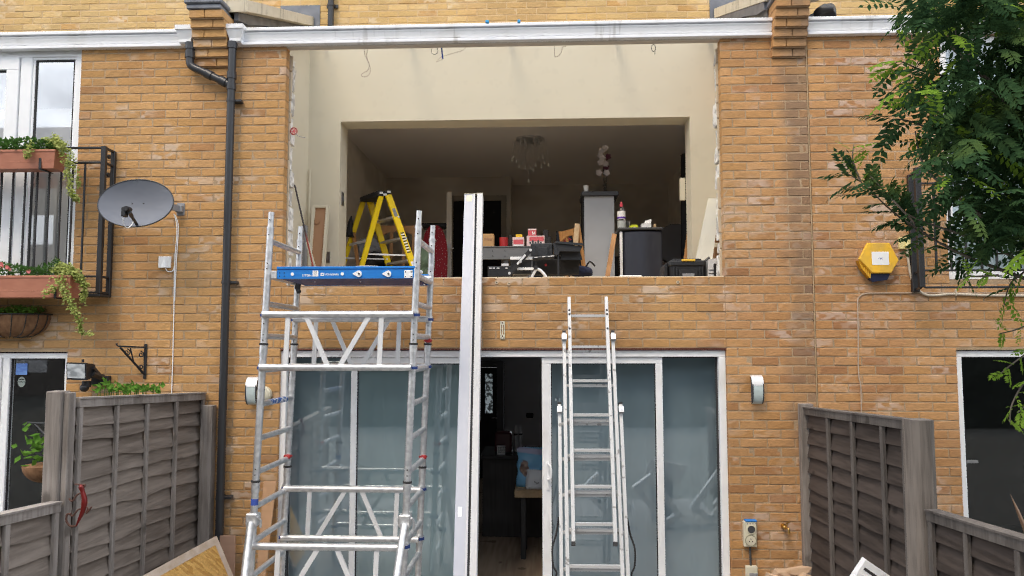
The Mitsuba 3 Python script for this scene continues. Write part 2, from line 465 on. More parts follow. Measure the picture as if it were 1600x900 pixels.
fence_hid_l = lambda x, z: x < 0.07 and z < 1.62
fence_hid_r = lambda x, z: 5.2 < x < 6.12 and z < 1.5
for nm, x0, x1 in (('brick_pier', 0.262, XL), ('brick_pier', XR, 5.246)):
    k = backing(H, nm, sbox(x0 + .003, -0.1, x1 - .004, 4.86))
    lay(k, rows(x0, x1, [], 2, 63), 'mat_brick')
k = backing(H, 'parapet_wall', sbox(XL, ZD + .012, XR, ZP - .01))
lay(k, rows(XL + .004, XR - .004, [], 28, 35), 'mat_brick')
# ragged mortar bed left on the parapet after the wall above was taken down
mb = []
x = XL
while x < XR - .02:
    w = min(rng.uniform(.10, .34), XR - x); h = rng.uniform(.004, .011)
    mb.append(rbox(x, x + w - .004, .004 + rng.uniform(0, .012), .095, ZP + .005 - .008, ZP + .007 + h, .003)); x += w
mat('mat_mortar_pale', [0.55, 0.45, 0.32], 0.95, bump=FINE, scale=.003)
obj('mortar_bed', cat(mb), 'mat_mortar_pale', H)
obj('lintel', cat(box(XL - .1, XR + .1, .004, .10, ZD, ZD + .008), box(XL, XR, .09, .096, ZD + .008, ZD + .12)), mat('mat_lintel', [0.16, 0.045, 0.03], 0.7), H)
obj('movement_joint', box(5.2485, 5.2575, 0.004, 0.02, -0.1, 4.72), mat('mat_sealant', [0.40, 0.285, 0.17], 0.9), H)

# broken inner leaf at both jambs: pale blocks, each with its own edge, and torn plaster in front of them
for side, s in ((XL, 1), (XR, -1)):
    jamb = obj('block_jamb', box(side - s * .05, side - s * .40, .10, .26, -0.0 + 2.60, 4.80), 'mat_cream', H)
    z = 2.69
    while z < 4.70:
        h = rng.choice([.215, .215, .15, .10]); h = min(h, 4.72 - z); e = rng.uniform(-.015, .014)
        pts = []
        for yy in (.135, .255):
            for zz in (z + .006, z + h - .006):
                for xx in (side - s * .06, side + s * (e + rng.uniform(-.007, .007))): pts.append((xx, yy, zz))
        b = hull(pts).subdivide().subdivide()
        vv = b.vertices; vv += .011 * (np.stack([meshkit.noise(vv * 22 + q * 9) for q in range(3)], -1) - .5); b.vertices = vv
        obj('block', b, 'mat_block', jamb); z += h + .012
    pl = []; z = 2.70
    while z < 4.70:
        h = min(rng.uniform(.09, .30), 4.72 - z); e = rng.uniform(.0, .022)
        b = hull([(side - s * .03, .102, z), (side - s * .03, .135, z), (side + s * e, .104, z + .01), (side + s * e * rng.uniform(.4, 1.3), .13, z + .004),
                  (side - s * .03, .102, z + h), (side - s * .03, .135, z + h), (side + s * e * rng.uniform(.3, 1.2), .104, z + h - .012), (side + s * e, .13, z + h - .003)])
        pl.append(b); z += h + rng.uniform(-.01, .006)
    obj('torn_plaster', cat(pl), 'mat_mortar_pale', H)

# upper front room: cream side walls, the old outside wall with its wide opening, floor, sloping ceiling
Y1, Y1B = 1.70, 2.0
OX0, OX1, OZ = 0.765, 4.578, 4.585
XI0, XI1, ZF = 0.41, 5.12, 2.60
sw = Polygon([(.26, ZF), (.26, 4.98), (Y1, 5.50), (Y1, ZF)])
obj('side_wall', ext(sw, .27, XI0, 'x'), 'mat_cream', H)
obj('side_wall', ext(sw, XI1, 5.24, 'x'), 'mat_cream', H)
dw = Polygon([(.28, ZF), (.28, 5.58), (5.24, 5.58), (5.24, ZF), (OX1, ZF), (OX1, OZ), (OX0, OZ), (OX0, ZF)])
obj('dividing_wall', ext(dw, Y1, Y1B), 'mat_cream', H)
obj('upper_floor', box(.27, 5.24, .10, 7.6, 2.33, ZF), mat('mat_boards', mikit.proc(wood_fn([0.40, 0.32, 0.22], [0.55, 0.46, 0.34], 'y', .5)), 0.6), H)
# the lean-to roof over this room has been stripped: only its rafters are left
for px in (505, 640, 795, 960, 1105):
    xr_ = at(px, 70, Y1)[0]
    obj('rafter', ext(Polygon([(.02, 4.84), (.02, 4.92), (1.70, 5.555), (1.70, 5.475)]), xr_ - .010, xr_ + .010, 'x'), 'mat_timber', H)
obj('soffit_board', box(XL - .0, XR + .0, -.004, .075, ZS - .012, ZS), mat('mat_soffit', mikit.proc(lambda p, n, uv: mix([0.50, 0.45, 0.39], [0.62, 0.57, 0.51], fbm(p.x * 3, p.y * 30, 0, 4))), 0.8), H)
obj('timber_beam', box(XL - .15, XR + .15, .012, .085, ZS + .002, 4.93), 'mat_timber', H)
# dark back room
ZC = 5.0
obj('back_wall', box(.26, 2.43, 6.40, 6.5, ZF, ZC), 'mat_cream_dim', H)
obj('back_wall', box(2.43, 5.24, 7.10, 7.2, ZF, ZC), 'mat_cream_dim', H)
obj('back_wall', box(2.40, 2.43, 6.5, 7.1, ZF, ZC), 'mat_cream_dim', H)
obj('room_wall', box(.16, .30, Y1B, 7.2, ZF, ZC), 'mat_cream_dim', H)
obj('room_wall', box(5.20, 5.34, Y1B, 7.2, ZF, ZC), 'mat_cream_dim', H)
obj('room_ceiling', box(.16, 5.34, Y1B, 7.2, ZC, ZC + .1), 'mat_ceiling', H)
# doorway in the back wall: dark hall, white lining, open door leaf with a lever handle
dx0, dx1, dzt = at(708, 400, 6.38)[0], at(783, 400, 6.38)[0], at(740, 314, 6.38)[2]
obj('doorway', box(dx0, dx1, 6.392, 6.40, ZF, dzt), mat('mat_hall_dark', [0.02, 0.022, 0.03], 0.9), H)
fr = cat(rbox(dx0 - .09, dx0, 6.36, 6.398, ZF, dzt + .09), rbox(dx1, dx1 + .09, 6.36, 6.398, ZF, dzt + .09), rbox(dx0, dx1, 6.36, 6.398, dzt, dzt + .09))
obj('door_lining', fr, mat('mat_lining', [0.40, 0.37, 0.32], 0.6), H)
a = at(706, 300, 4.0); b = at(698, 300, 4.0)
fa_, fb_ = at(705, 300, 4.76)[0], at(700, 300, 4.76)[0]
dl = obj('room_door', hull([(x_, y_, z_) for x_, y_ in ((a[0], 4.0), (b[0], 4.0), (fa_, 4.76), (fb_ - .02, 4.76)) for z_ in (ZF + .01, a[2])]), mat('mat_door_white', [0.86, 0.84, 0.78], 0.5), H)
hp = at(702, 392, 3.99)
obj('handle', cat(rbox(hp[0] - .02, hp[0] + .02, 3.985, 3.995, hp[2] - .1, hp[2] + .1), tube([hp + [0, -.005, .03], hp + [0, -.04, .03], hp + [.07, -.045, .03]], .009, 8), tube([hp + [-.02, .03, .02], hp + [-.07, .03, .02]], .009, 8)), 'mat_alu_pale', dl)
# switches and socket on the cream walls
p = at(535.5, 311, Y1 + .12)
obj('light_switch', cat(rbox(OX0 - .001, OX0 + .010, Y1 + .07, Y1 + .155, p[2] - .075, p[2] + .075, .003), rbox(OX0 + .010, OX0 + .016, Y1 + .10, Y1 + .125, p[2] - .03, p[2] + .03, .002)), mat('mat_chrome', [0.35, 0.35, 0.36], 0.25, 0.9), H)
p = at(511, 402, Y1)
obj('wall_socket', cat(rbox(p[0] - .035, p[0] + .035, Y1 - .01, Y1, p[2] - .06, p[2] + .06, .003), rbox(p[0] - .015, p[0] + .015, Y1 - .016, Y1 - .01, p[2] - .03, p[2] + .03, .002)), 'mat_chrome', H)
p0, p1 = at(1067, 282, 2.05), at(1077, 314, 2.05)
obj('wall_panel', rbox(OX1 - .065, OX1 - .004, Y1B + .002, Y1B + .05, p1[2], p0[2] + .02, .004), 'mat_cream', H)

# lean-to roof over the front room, and the set-back top storey above it
U = thing('top_storey', 'set-back top storey wall of pale yellow brick behind the white gutter', 'brick wall')
YU = 1.9
k = obj('wall', ext(sbox(-3.6, 5.3, 9.0, 8.4), YU + YB, YU + .25), mat('mat_mortar_up', [0.56, 0.41, 0.235], 0.95, bump=FINE, scale=.002), U)
lay(k, rows(-3.4, 8.9, [], 74, 84), 'mat_brick_pale', YU, hidden=lambda x, z: z < 5.74 or z > 6.25)
obj('upper_mass', ext(sbox(-3.6, 6.40, 9.0, 8.4), YU - .0, YU + YB), 'mat_brick_pale', U)
tp = at(517, 20, YU - .06)
up = obj('rain_pipe', tube([[tp[0], YU - .06, 5.55], [tp[0], YU - .06, 8.2]], .034, 14), 'mat_pipe', U, smooth=40)
bp = at(517, 8, YU - .06)
obj('pipe_clip', cat(mv(trimesh.creation.cylinder(.04, .03, sections=16), (tp[0], YU - .06, bp[2])), rbox(tp[0] - .06, tp[0] + .07, YU - .03, YU - .005, bp[2] - .02, bp[2] + .02)), 'mat_pipe', up)
obj('flashing', cat(rbox(at(438, 20, YU - .01)[0], at(500, 20, YU - .01)[0], YU - .012, YU - .002, 5.55, at(470, 9, YU)[2], .002)), 'mat_lead', U)
obj('flashing', cat(rbox(at(1109, 20, YU - .01)[0], at(1190, 20, YU - .01)[0], YU - .012, YU - .002, 5.55, 6.2, .002)), 'mat_lead', U)

# party wall parapets: corbelled front in brick steps, lead, sloping concrete coping
def parapet(label, xs):
    K = thing('party_wall', label, 'parapet wall')
    ya, yb, za, zb = -.03, 1.88, 5.07, 5.757
    body = obj('wall', ext(Polygon([(.012, 4.50), (.012, 5.02), (1.885, za + (1.885 - ya) * .36 - .012), (1.885, 4.50)]), xs[0] + .004, xs[1] - .004, 'x'), 'mat_brick', K)
    for n, i in enumerate(range(61, 67)):
        y = -0.031 * (n + 1); z0 = i * .075 + .004; w = xs[1] - xs[0]
        c = xs[0] + w * (.62, .40, .55, .36, .66, .45)[n]
        for l, r in ((xs[0], c - .003), (c + .003, xs[1])):
            obj('brick', rbox(l, r, y, .02 if n < 4 else .011, z0, z0 + .069, .003), 'mat_brick', body)
        obj('bed_joint', box(xs[0] + .006, xs[1] - .006, y + .012, .011, z0 - .006, z0), 'mat_mortar', body)
    obj('lead_cap', cat(rbox(xs[0] - .02, xs[1] - .02, -.20, .2, 5.028, 5.068, .006), rbox(xs[0] - .035, xs[1] - .0, -.22, -.03, 5.069, 5.11, .01)), 'mat_lead', K)
    cx0, cx1 = xs[0] - .05, xs[1] + .15
    obj('coping', ext(Polygon([(ya, za), (yb, zb), (yb, zb + .105), (ya, za + .105)]), cx0, cx1, 'x'), 'mat_concrete', K)
    side = [(.05, 4.93), (1.885, 5.32), (1.885, zb - .006), (.05, za + .08 * .36 - .006)]
    for xx in (xs[0] - .012, xs[1] - .001): obj('flashing', ext(Polygon(side), xx, xx + .013, 'x'), 'mat_lead', K)
    n_ = 9; ys = np.linspace(.02, 1.87, n_)
    top = [(y, za + (y - ya) * .36 - .005) for y in ys]; low = [(y, za + (y - ya) * .36 - .075 - .03 * math.sin(y * 5) ** 2) for y in ys]
    obj('flashing_fold', cat(ext(Polygon(top + low[::-1]), xs[1] + .013, xs[1] + .05, 'x'), ext(Polygon(top + low[::-1]), xs[0] - .045, xs[0] - .0125, 'x')), 'mat_lead', K)
    return K


xl = (at(296, 60, -.1)[0] + .03, at(354, 60, -.1)[0])
KL = parapet('left stepped brick corbel between the two drainpipe outlets, topped by lead and concrete coping', xl)
xr = (at(1209, 40, -.1)[0], at(1262, 40, -.1)[0])
KR = parapet('right stepped brick corbel rising past the gutter joint, with concrete coping behind', xr)

# gutters: white moulded box gutter in three runs
GP = Polygon([(0, 4.757), (-.046, 4.760), (-.049, 4.764), (-.049, 4.783), (-.045, 4.787), (-.018, 4.788), (-.018, 4.801), (-.034, 4.802), (-.037, 4.82), (-.046, 4.848), (-.054, 4.862), (-.054, 4.866), (-.026, 4.868), (-.026, 4.879), (-.064, 4.880), (-.066, 4.884), (-.066, 4.904), (-.062, 4.909), (-.05, 4.91), (-.02, 4.905), (0, 4.90)])


def gutter(label, x0, x1, stops):
    g = thing('gutter', label, 'gutter')
    obj('trough', ext(GP, x0, x1, 'x'), 'mat_gutter', g)
    for xo, w in stops:
        o = Polygon([(0.01, 4.72), (-.125, 4.728), (-.150, 4.742), (-.150, 4.772), (-.136, 4.776), (-.150, 4.80), (-.190, 4.855), (-.205, 4.857), (-.205, 4.90), (-.02, 4.90)])
        base = ext(o, -w * .32, w * .32, 'x')
        topw = ext(Polygon([(0.01, 4.855), (-.205, 4.857), (-.205, 4.90), (0.01, 4.90)]), -w / 2, w / 2, 'x')
        hp = hull([(sx * w * a, y, z) for sx in (-1, 1) for a, y, z in ((.34, .0, 4.775), (.34, -.145, 4.775), (.47, 0, 4.857), (.47, -.192, 4.857))])
        ou = cat([mv(m, (xo, 0, 0)) for m in (base, topw, hp)]); vv = ou.vertices.copy(); vv[:, 1] *= .60; vv[:, 2] = 4.755 + (vv[:, 2] - 4.715) * .90; ou.vertices = vv
        obj('outlet', ou, 'mat_gutter', g)
    return g


g1 = gutter('white gutter run over the left house, ending at the left brick corbel', -3.2, at(296, 50, -.1)[0], [(at(287, 50, -.12)[0], .16)])
g2 = gutter('long white gutter run over the broken-open wall, between the two brick corbels', at(357, 50, -.1)[0], at(1209, 40, -.1)[0], [(at(365, 50, -.12)[0], .16)])
g3 = gutter('white gutter run right of the right corbel, going behind the tree', at(1266, 40, -.1)[0], 8.6, [])
for px, g in ((268, g1), (404, g2)):
    xx = at(px, 50, -.14)[0]
    obj('union_clip', ext(GP.buffer(.002), xx - .03, xx + .03, 'x'), 'mat_gutter', g)

# ---------------------------------------------------------------- drainpipe with its branch
xp = at(363, 120, -.06)[0]; xb = at(352, 600, -.06)[0]
D = thing('drainpipe', 'black drainpipe down the brick wall with a slanting branch joining under the left corbel', 'drainpipe')
yp = -.075
zt_ = 4.765; za = at(298, 103, yp)[2]; zj = at(356, 130, yp)[2]
xq = at(297, 80, yp)[0]
obj('pipe', tube([[xp, yp, zt_], [xp, yp, 2.6], [xp, yp, .02]], .034, 18), 'mat_pipe', D, smooth=50)
obj('branch', tube(np.vstack([[[xq, yp, zt_], [xq, yp, za + .08]], bend([[xq, yp, za + .06], [xq + .008, yp, za + .01], [xq + .05, yp, za - .022], [xq + .09, yp, za - .04]], 5), [[xp, yp, zj - .02]]]), .034, 16), 'mat_pipe', D, smooth=60)
for c, ax in (((xp, yp, at(363, 118, yp)[2]), 'z'), ((xp, yp, zj - .03), 'z'), ((xq, yp, za + .10), 'z'), ((xq, yp, zt_ - .02), 'z'), ((xp, yp, zt_ - .02), 'z')):
    m = trimesh.creation.cylinder(.041, .06, sections=18); obj('collar', mv(m, c), 'mat_pipe', D, smooth=40)
dv = np.array([xp - xq - .09, 0, zj - .02 - za + .04]); dv /= np.linalg.norm(dv)
for t in (.30, .75):
    c = np.array([xq + .09, yp, za - .04]) * (1 - t) + np.array([xp, yp, zj - .02]) * t
    obj('collar', tube([c - dv * .03, c + dv * .03], .041, 18), 'mat_pipe', D, smooth=40)
for py in (157, 441, 778):
    zc = at(360, py, yp)[2]
    obj('bracket', cat(mv(trimesh.creation.cylinder(.0385, .028, sections=18), (xp, yp, zc)), rbox(xp - .01, xp + .085, yp + .045, yp + .068, zc - .013, zc + .013, .002), rbox(xp + .03, xp + .09, yp, yp + .05, zc - .010, zc + .010, .002)), 'mat_pipe', D)
# ---------------------------------------------------------------- sliding doors of the middle house
def frame_xz(x0, x1, z0, z1, w, y0, y1, c=.004):
    """Mitre-free frame: two stiles between two rails, butted."""
    return cat(rbox(x0, x1, y0, y1, z1 - w, z1, c), rbox(x0, x1, y0, y1, z0, z0 + w, c), rbox(x0, x0 + w, y0 + .001, y1 - .001, z0 + w, z1 - w, c), rbox(x1 - w, x1, y0 + .001, y1 - .001, z0 + w, z1 - w, c))


YF = .030
X = lambda px, y=YF: at(px, 700, y)[0]
zh = ZD - .006
fo0, fo1 = XL - .008 + .0, XR - .003
door = obj('sliding_door', cat(rbox(fo0, fo1, YF, YF + .13, zh - .056, zh), rbox(fo0, fo0 + .058, YF, YF + .13, 0.03, zh - .056), rbox(fo1 - .058, fo1, YF, YF + .13, 0.03, zh - .056), rbox(fo0, fo1, YF - .03, YF + .13, 0.0, .03)), 'mat_upvc', H)
zg = zh - .056
xa, xb_, xc, xd, xe = X(551), X(741), X(847), X(1032), fo1 - .058
obj('sill', rbox(fo0, fo1, -.10, YF - .03, -.005, .018), 'mat_alu', door)
# fixed lights
obj('pane', rbox(fo0 + .058, xa, YF + .085, YF + .089, .03, zg, .0005), 'mat_glass', door)
obj('pane', rbox(xd, xe, YF + .085, YF + .089, .03, zg, .0005), 'mat_glass', door)
obj('gasket', cat(rbox(xe - .012, xe, YF + .055, YF + .092, .03, zg, .002), rbox(fo0 + .058, fo0 + .070, YF + .055, YF + .092, .03, zg, .002), rbox(xd, xe - .012, YF + .07, YF + .092, zg - .008, zg, .002), rbox(fo0 + .07, xa, YF + .07, YF + .092, zg - .008, zg, .002)), 'mat_rubber', door)
# sliding sashes
for (s0, s1, w0, w1) in ((xa - .028, xb_, .052, .05), (xc, xd + .03, .078, .058)):
    y0, y1 = YF + .022, YF + .066
    obj('sash', cat(rbox(s0, s1, y0, y1, zg - .056, zg - .002), rbox(s0, s1, y0, y1, .034, .11), rbox(s0, s0 + w0, y0 + .001, y1 - .001, .11, zg - .056), rbox(s1 - w1, s1, y0 + .001, y1 - .001, .11, zg - .056)), 'mat_upvc', door)
    obj('pane', rbox(s0 + w0, s1 - w1, y0 + .02, y0 + .024, .11, zg - .056, .0005), 'mat_glass', door)
    obj('gasket', frame_xz(s0 + w0, s1 - w1, .11, zg - .056, .007, y0 + .012, y0 + .034, .001), 'mat_rubber', door)
hb = at(856, 700, YF + .02); zlo, zhi, zkey = at(857, 749, YF)[2], at(857, 725, YF)[2], at(855, 767, YF)[2]
hx = xc + .047
obj('handle', cat(rbox(hx - .016, hx + .016, YF + .012, YF + .022, zkey, zhi + .02), tube(bend([[hx, YF + .015, zhi], [hx + .012, YF - .03, zhi - .003], [hx + .026, YF - .038, zhi - .03], [hx + .026, YF - .038, zlo + .03], [hx + .012, YF - .03, zlo + .003], [hx, YF + .015, zlo]], 5), .0095, 8)), 'mat_upvc', door, smooth=50)

# ground floor room
obj('ground_floor', box(.28, 5.22, .16, 6.4, -.05, 0.0), mat('mat_floor', mikit.proc(wood_fn([0.22, 0.16, 0.115], [0.34, 0.26, 0.19], 'y', .4)), 0.45), H)
obj('lower_ceiling', box(.28, 5.22, .10, 6.4, 2.25, 2.33), mat('mat_lower_ceiling', [0.7, .7, .7], .9), H)
mat('mat_kitchen', [0.55, 0.56, 0.58], 0.8)
obj('lower_wall', box(.16, .28, .10, 6.4, -.05, 2.33), 'mat_kitchen', H)
obj('lower_wall', box(5.22, 5.34, .10, 6.4, -.05, 2.33), 'mat_kitchen', H)
obj('head_closer', box(.28, 5.22, .165, .18, 2.03, 2.26), 'mat_kitchen', H)
# front door at the back of the kitchen, with a patterned glass strip that lets the street's daylight in
p0, p1 = at(742, 574, 6.0), at(776, 860, 6.0)
q0, q1 = at(757.5, 584, 6.0), at(769.5, 646, 6.0)
lw = sbox(.28, -.05, 5.22, 2.33).difference(unary_union([sbox(p0[0], 0, p1[0], p0[2]), sbox(3.3, .95, 4.9, 2.1)]))    # a window to the street lights the kitchen from behind
obj('lower_wall', ext(lw, 6.3, 6.4), 'mat_kitchen', H)
fdm = ext(sbox(p0[0], 0, p1[0], p0[2]).difference(sbox(q0[0], q1[2], q1[0], q0[2])), 6.02, 6.08)
fd = obj('front_door', fdm, 'mat_black', H)
obj('door_frame', cat(rbox(p1[0], p1[0] + .11, 5.98, 6.29, 0, p0[2] + .1), rbox(p0[0] - .11, p0[0], 5.98, 6.29, 0, p0[2] + .1), rbox(p0[0], p1[0], 5.98, 6.29, p0[2] + .005, p0[2] + .1)), mat('mat_frame_grey', [.16, .16, .17], .6), H)
scene['mat_ripple_glass'] = {'type': 'principledthin', 'base_color': mikit.proc(lambda p, n, uv: mi.Color3f(.8, .84, .84) * (0.25 + .75 * smoothstep(0.35, 0.6, fbm(p.x * 40, p.z * 40, 1, 2)))), 'roughness': .6, 'diff_trans': 1.9, 'spec_trans': 0.0}
obj('glass_strip', box(q0[0], q1[0], 6.048, 6.052, q1[2], q0[2]), 'mat_ripple_glass', fd, label='bright patterned glass strip in the dark front door')
obj('door_lever', tube([at(768, 653, 5.98), at(777, 653, 5.98)], .010, 8), 'mat_alu', fd)

# kitchen things
I = thing('kitchen_island', 'dark wood kitchen island standing inside the open sliding door', 'kitchen island')
i0, i1 = at(754, 711, 2.2), at(850, 711, 2.2)
mat('mat_dark_oak', mikit.proc(wood_fn([0.04, 0.037, 0.036], [0.075, 0.07, 0.068], 'z', .6)), 0.7)
obj('body', rbox(i0[0], i0[0] + 1.3, 2.2, 2.9, 0.0, i0[2] - .04), 'mat_dark_oak', I)
obj('worktop', rbox(i0[0] - .03, i0[0] + 1.35, 2.16, 2.95, i0[2] - .04, i0[2]), 'mat_black', I)
W = thing('timber_shelf', 'light wood table end inside the doorway carrying the bags', 'table')
w0, w1 = at(804, 766, 1.25), at(852, 778, 1.25)
obj('top', rbox(w0[0], w0[0] + .95, 1.25, 1.75, w1[2], w0[2], .003), 'mat_timber', W)
for xx in (.06, .88):
    for yy in (1.31, 1.68): obj('leg', rbox(w0[0] + xx, w0[0] + xx + .05, yy, yy + .05, 0, w1[2]), 'mat_black', W)
zt = w0[2]
# blue pet food bag and white carrier bag


def bag(x, y, z, w, d, h, seed, pinch=.45, n=22, m_=14):
    r = np.random.default_rng(seed); v = []; f = []
    for j in range(m_ + 1):
        t = j / m_; sq = (1 - t ** 3 * pinch)
        for i in range(n):
            a = 2 * np.pi * i / n; ca, sa = np.cos(a), np.sin(a)
            e = .55
            px_, py_ = np.sign(ca) * abs(ca) ** e * w / 2 * (1 - .12 * t), np.sign(sa) * abs(sa) ** e * d / 2 * (1 - t ** 2 * .8) * (1 + .12 * np.sin(t * 3.1))
            v.append([px_, py_, h * t])
    v = np.array(v); nn = np.stack([meshkit.noise(v * 14 + 7 * seed + k * 31) for k in range(3)], -1) - .5
    v += nn * .035 * np.array([1, 1, .8]) * np.clip(v[:, 2:3] / h * 3, 0, 1)
    for j in range(m_):
        for i in range(n):
            a, b, c, dd = j * n + i, j * n + (i + 1) % n, (j + 1) * n + (i + 1) % n, (j + 1) * n + i
            f += [[a, b, c], [a, c, dd]]
    top = len(v); v = np.vstack([v, [0, 0, h * .98], [0, 0, 0]])
    for i in range(n): f += [[m_ * n + i, m_ * n + (i + 1) % n, top], [(i + 1) % n, i, top + 1]]
    v[:, 2] = np.maximum(v[:, 2], 0)
    return mv(trimesh.Trimesh(v, f, process=False), (x, y, z))


bx = at(829, 740, 1.50)[0]; bz = at(829, 699, 1.5)[2]
bc = np.array([bx, 1.5, zt])


def f_bag(p, n, uv):
    u, v = (p.x - float(bc[0])), (p.z - float(bc[2]))
    c = mix([0.18, 0.50, 0.80], [0.28, 0.60, 0.88], fbm(p.x * 20, p.y * 20, p.z * 20, 3))
    band = smoothstep(.325, .335, v + .12 * u) * smoothstep(.39, .38, v + .12 * u)
    c = mix(c, [0.62, 0.55, 0.75], .8 * band)
    pic = smoothstep(.062, .048, dr.sqrt(dr.square((u + .06) * 1.0) + dr.square((v - .19) * .55)) + .02 * noise(p.x * 30, 1, p.z * 30))
    c = mix(c, mix([0.14, 0.07, 0.055], [0.55, 0.36, 0.27], noise(p.x * 45, 3, p.z * 40)), pic)
    return c


mat('mat_bag_blue', mikit.proc(f_bag), 0.35)
solo('food_bag', bag(bx, 1.5, zt, .30, .14, bz - zt, 3), 'mat_bag_blue', 'upright blue printed plastic bag standing on the timber table end', 'bag', smooth=True)
mat('mat_bag_white', [.72, .73, .75], 0.4)
cx_ = at(836, 750, 1.36)[0]
cb = thing('carrier_bag', 'slumped white plastic carrier bag in front of the blue bag', 'bag')
obj('sack', bag(cx_, 1.36, zt, .20, .12, at(840, 733, 1.36)[2] - zt, 8, .75), 'mat_bag_white', cb, smooth=True)
obj('print_mark', cat(disc((cx_ + .0, 1.298, zt + .075), .006, .004, 8), disc((cx_ + .03, 1.298, zt + .065), .006, .004, 8), tube(bend([(cx_ + .004, 1.297, zt + .072), (cx_ + .015, 1.297, zt + .062), (cx_ + .028, 1.297, zt + .066)], 4), .003, 6)), 'mat_black', cb)
# small things on the island
zi = i0[2]
p = at(787, 690, 2.35)
rb = thing('toaster', 'dark red toaster standing on the kitchen island', 'toaster')
obj('body', rbox(p[0] - .10, p[0] + .09, 2.32, 2.52, zi, at(787, 675, 2.35)[2], .02), mat('mat_dark_red', [.07, .008, .012], .35), rb)
obj('base', rbox(p[0] - .105, p[0] + .095, 2.315, 2.525, zi, zi + .02), 'mat_black', rb)
p = at(783, 692, 2.25)
sp = thing('spice_box', 'small grey lettered box on the kitchen island in front of the toaster', 'box')
obj('carton', rbox(p[0] - .045, p[0] + .045, 2.22, 2.29, zi, zi + .10, .002), 'mat_white', sp)
obj('print', cat([box(p[0] - .035 + .02 * a, p[0] - .02 + .02 * a, 2.2185, 2.22, zi + .02 + .025 * b, zi + .038 + .025 * b) for a in range(4) for b in range(3)]), 'mat_grey', sp)
for q, px in enumerate((806, 813)):
    p = at(px, 690, 2.5); h = thing('pepper_grinder', ('left' if q == 0 else 'right') + ' one of two slim steel grinders behind the toaster', 'grinder', None)
    obj('body', lathe([(0, 0), (.022, 0), (.020, .12), (.024, .16), (.022, .2), (.012, at(px, 664, 2.5)[2] - zi - .01), (0, at(px, 664, 2.5)[2] - zi)], (p[0], 2.5, zi), 16), 'mat_alu', h, smooth=40)
    obj('cap', disc((p[0], 2.5, zi + .2), .023, .02, 16, 'z'), 'mat_black', h)
p0, p1 = at(822, 646, 6.2), at(833, 654, 6.2)
solo('wall_switch', cat(rbox(p0[0], p1[0], 6.285, 6.30, p1[2], p0[2]), rbox(p0[0] + .02, p0[0] + .05, 6.28, 6.285, p1[2] + .02, p0[2] - .02)), 'mat_black', 'black double switch plate on the dark kitchen wall', 'switch')

# grey sheer curtains behind each glazed leaf
for n, (x0, x1, lab) in enumerate(((fo0 + .04, xa, 'leftmost grey sheer curtain behind the fixed pane by the scaffold'), (xa, xb_ - .02, 'grey sheer curtain behind the pane between scaffold and leaning beam'),
                                   (xc + .03, xd - .01, 'grey sheer curtain behind the pane with the ladder'), (xd + .01, xe + .04, 'rightmost grey sheer curtain behind the fixed pane'))):
    u = np.linspace(x0, x1, 90); zz = np.linspace(.02, 2.05, 6)
    yy = .245 + .004 * np.sin(u * 30 + n) * meshkit.noise(np.c_[u * 3, u * 0, u * 0] + n) + .004 * np.sin(u * 9 + 2 * n)
    V = np.array([[a, b + .006 * np.sin(c * 2 + a * 5), c] for c in zz for a, b in zip(u, yy)])
    g = np.arange(len(V)).reshape(6, 90)
    F = np.stack([g[:-1, :-1], g[:-1, 1:], g[1:, 1:], g[1:, :-1]], -1).reshape(-1, 4)
    F = np.vstack([F[:, [0, 1, 2]], F[:, [0, 2, 3]]])
    solo('curtain', trimesh.Trimesh(V, F, process=False), 'mat_curtain_green' if n in (1,) else 'mat_curtain', lab, 'curtain', smooth=True)

# ---------------------------------------------------------------- left house
H2 = thing('terraced_house', 'left tan brick house with flower troughs on its balcony and a satellite dish', 'house')
ho2 = [(-4, -1.135, -.5, 2.07), (-4, -1.12, 2.60, 4.775)]
k = backing(H2, 'brick_wall', sbox(-3.4, -.1, .256, 4.86).difference(unary_union([sbox(-4, -.5, -1.135, 2.07), sbox(-4, 2.60, -1.12, 4.775)])))
lay(k, rows(-2.2, .258, ho2, 2, 63), 'mat_brick', hidden=fence_hid_l)
# balcony door
yw = .028
zb0, zb1 = 2.61, 4.772
xr_ = -1.127
xm0, xm1 = at(27, 150, yw)[0], at(48, 150, yw)[0]
bd = obj('balcony_door', cat(rbox(-3.3, xr_, yw, yw + .07, zb1 - .06, zb1), rbox(xr_ - .055, xr_, yw, yw + .07, zb0, zb1 - .06), rbox(xm0 + .02, xm1 + .0, yw, yw + .07, zb0 + .05, zb1 - .06), rbox(-3.3, xr_ - .055, yw, yw + .07, zb0, zb0 + .05)), 'mat_upvc', H2)
px0 = xm1; px1 = xr_ - .055
obj('sash', frame_xz(px0, px1, zb0 + .05, zb1 - .06, .022, yw + .012, yw + .055), 'mat_upvc', bd)
obj('pane', rbox(px0 + .022, px1 - .022, yw + .03, yw + .034, zb0 + .07, zb1 - .08, .0005), 'mat_glass_coated', bd)
obj('gasket', frame_xz(px0 + .022, px1 - .022, zb0 + .072, zb1 - .082, .014, yw + .02, yw + .042, .001), 'mat_rubber', bd)
sx1 = xm0 + .01
obj('sash', frame_xz(-2.7, sx1, zb0 + .05, zb1 - .06, .115, yw - .012, yw + .05), 'mat_upvc', bd)
obj('pane', rbox(-2.6, sx1 - .115, yw + .02, yw + .024, zb0 + .16, zb1 - .17, .0005), 'mat_glass_coated', bd)
obj('gasket', frame_xz(-2.585, sx1 - .115, zb0 + .165, zb1 - .175, .014, yw + .01, yw + .03, .001), 'mat_rubber', bd)
p = at(5, 82, yw)
obj('vent', rbox(p[0] - .3, p[0] + .04, yw - .012, yw, p[2] - .012, p[2] + .012), 'mat_white', bd)
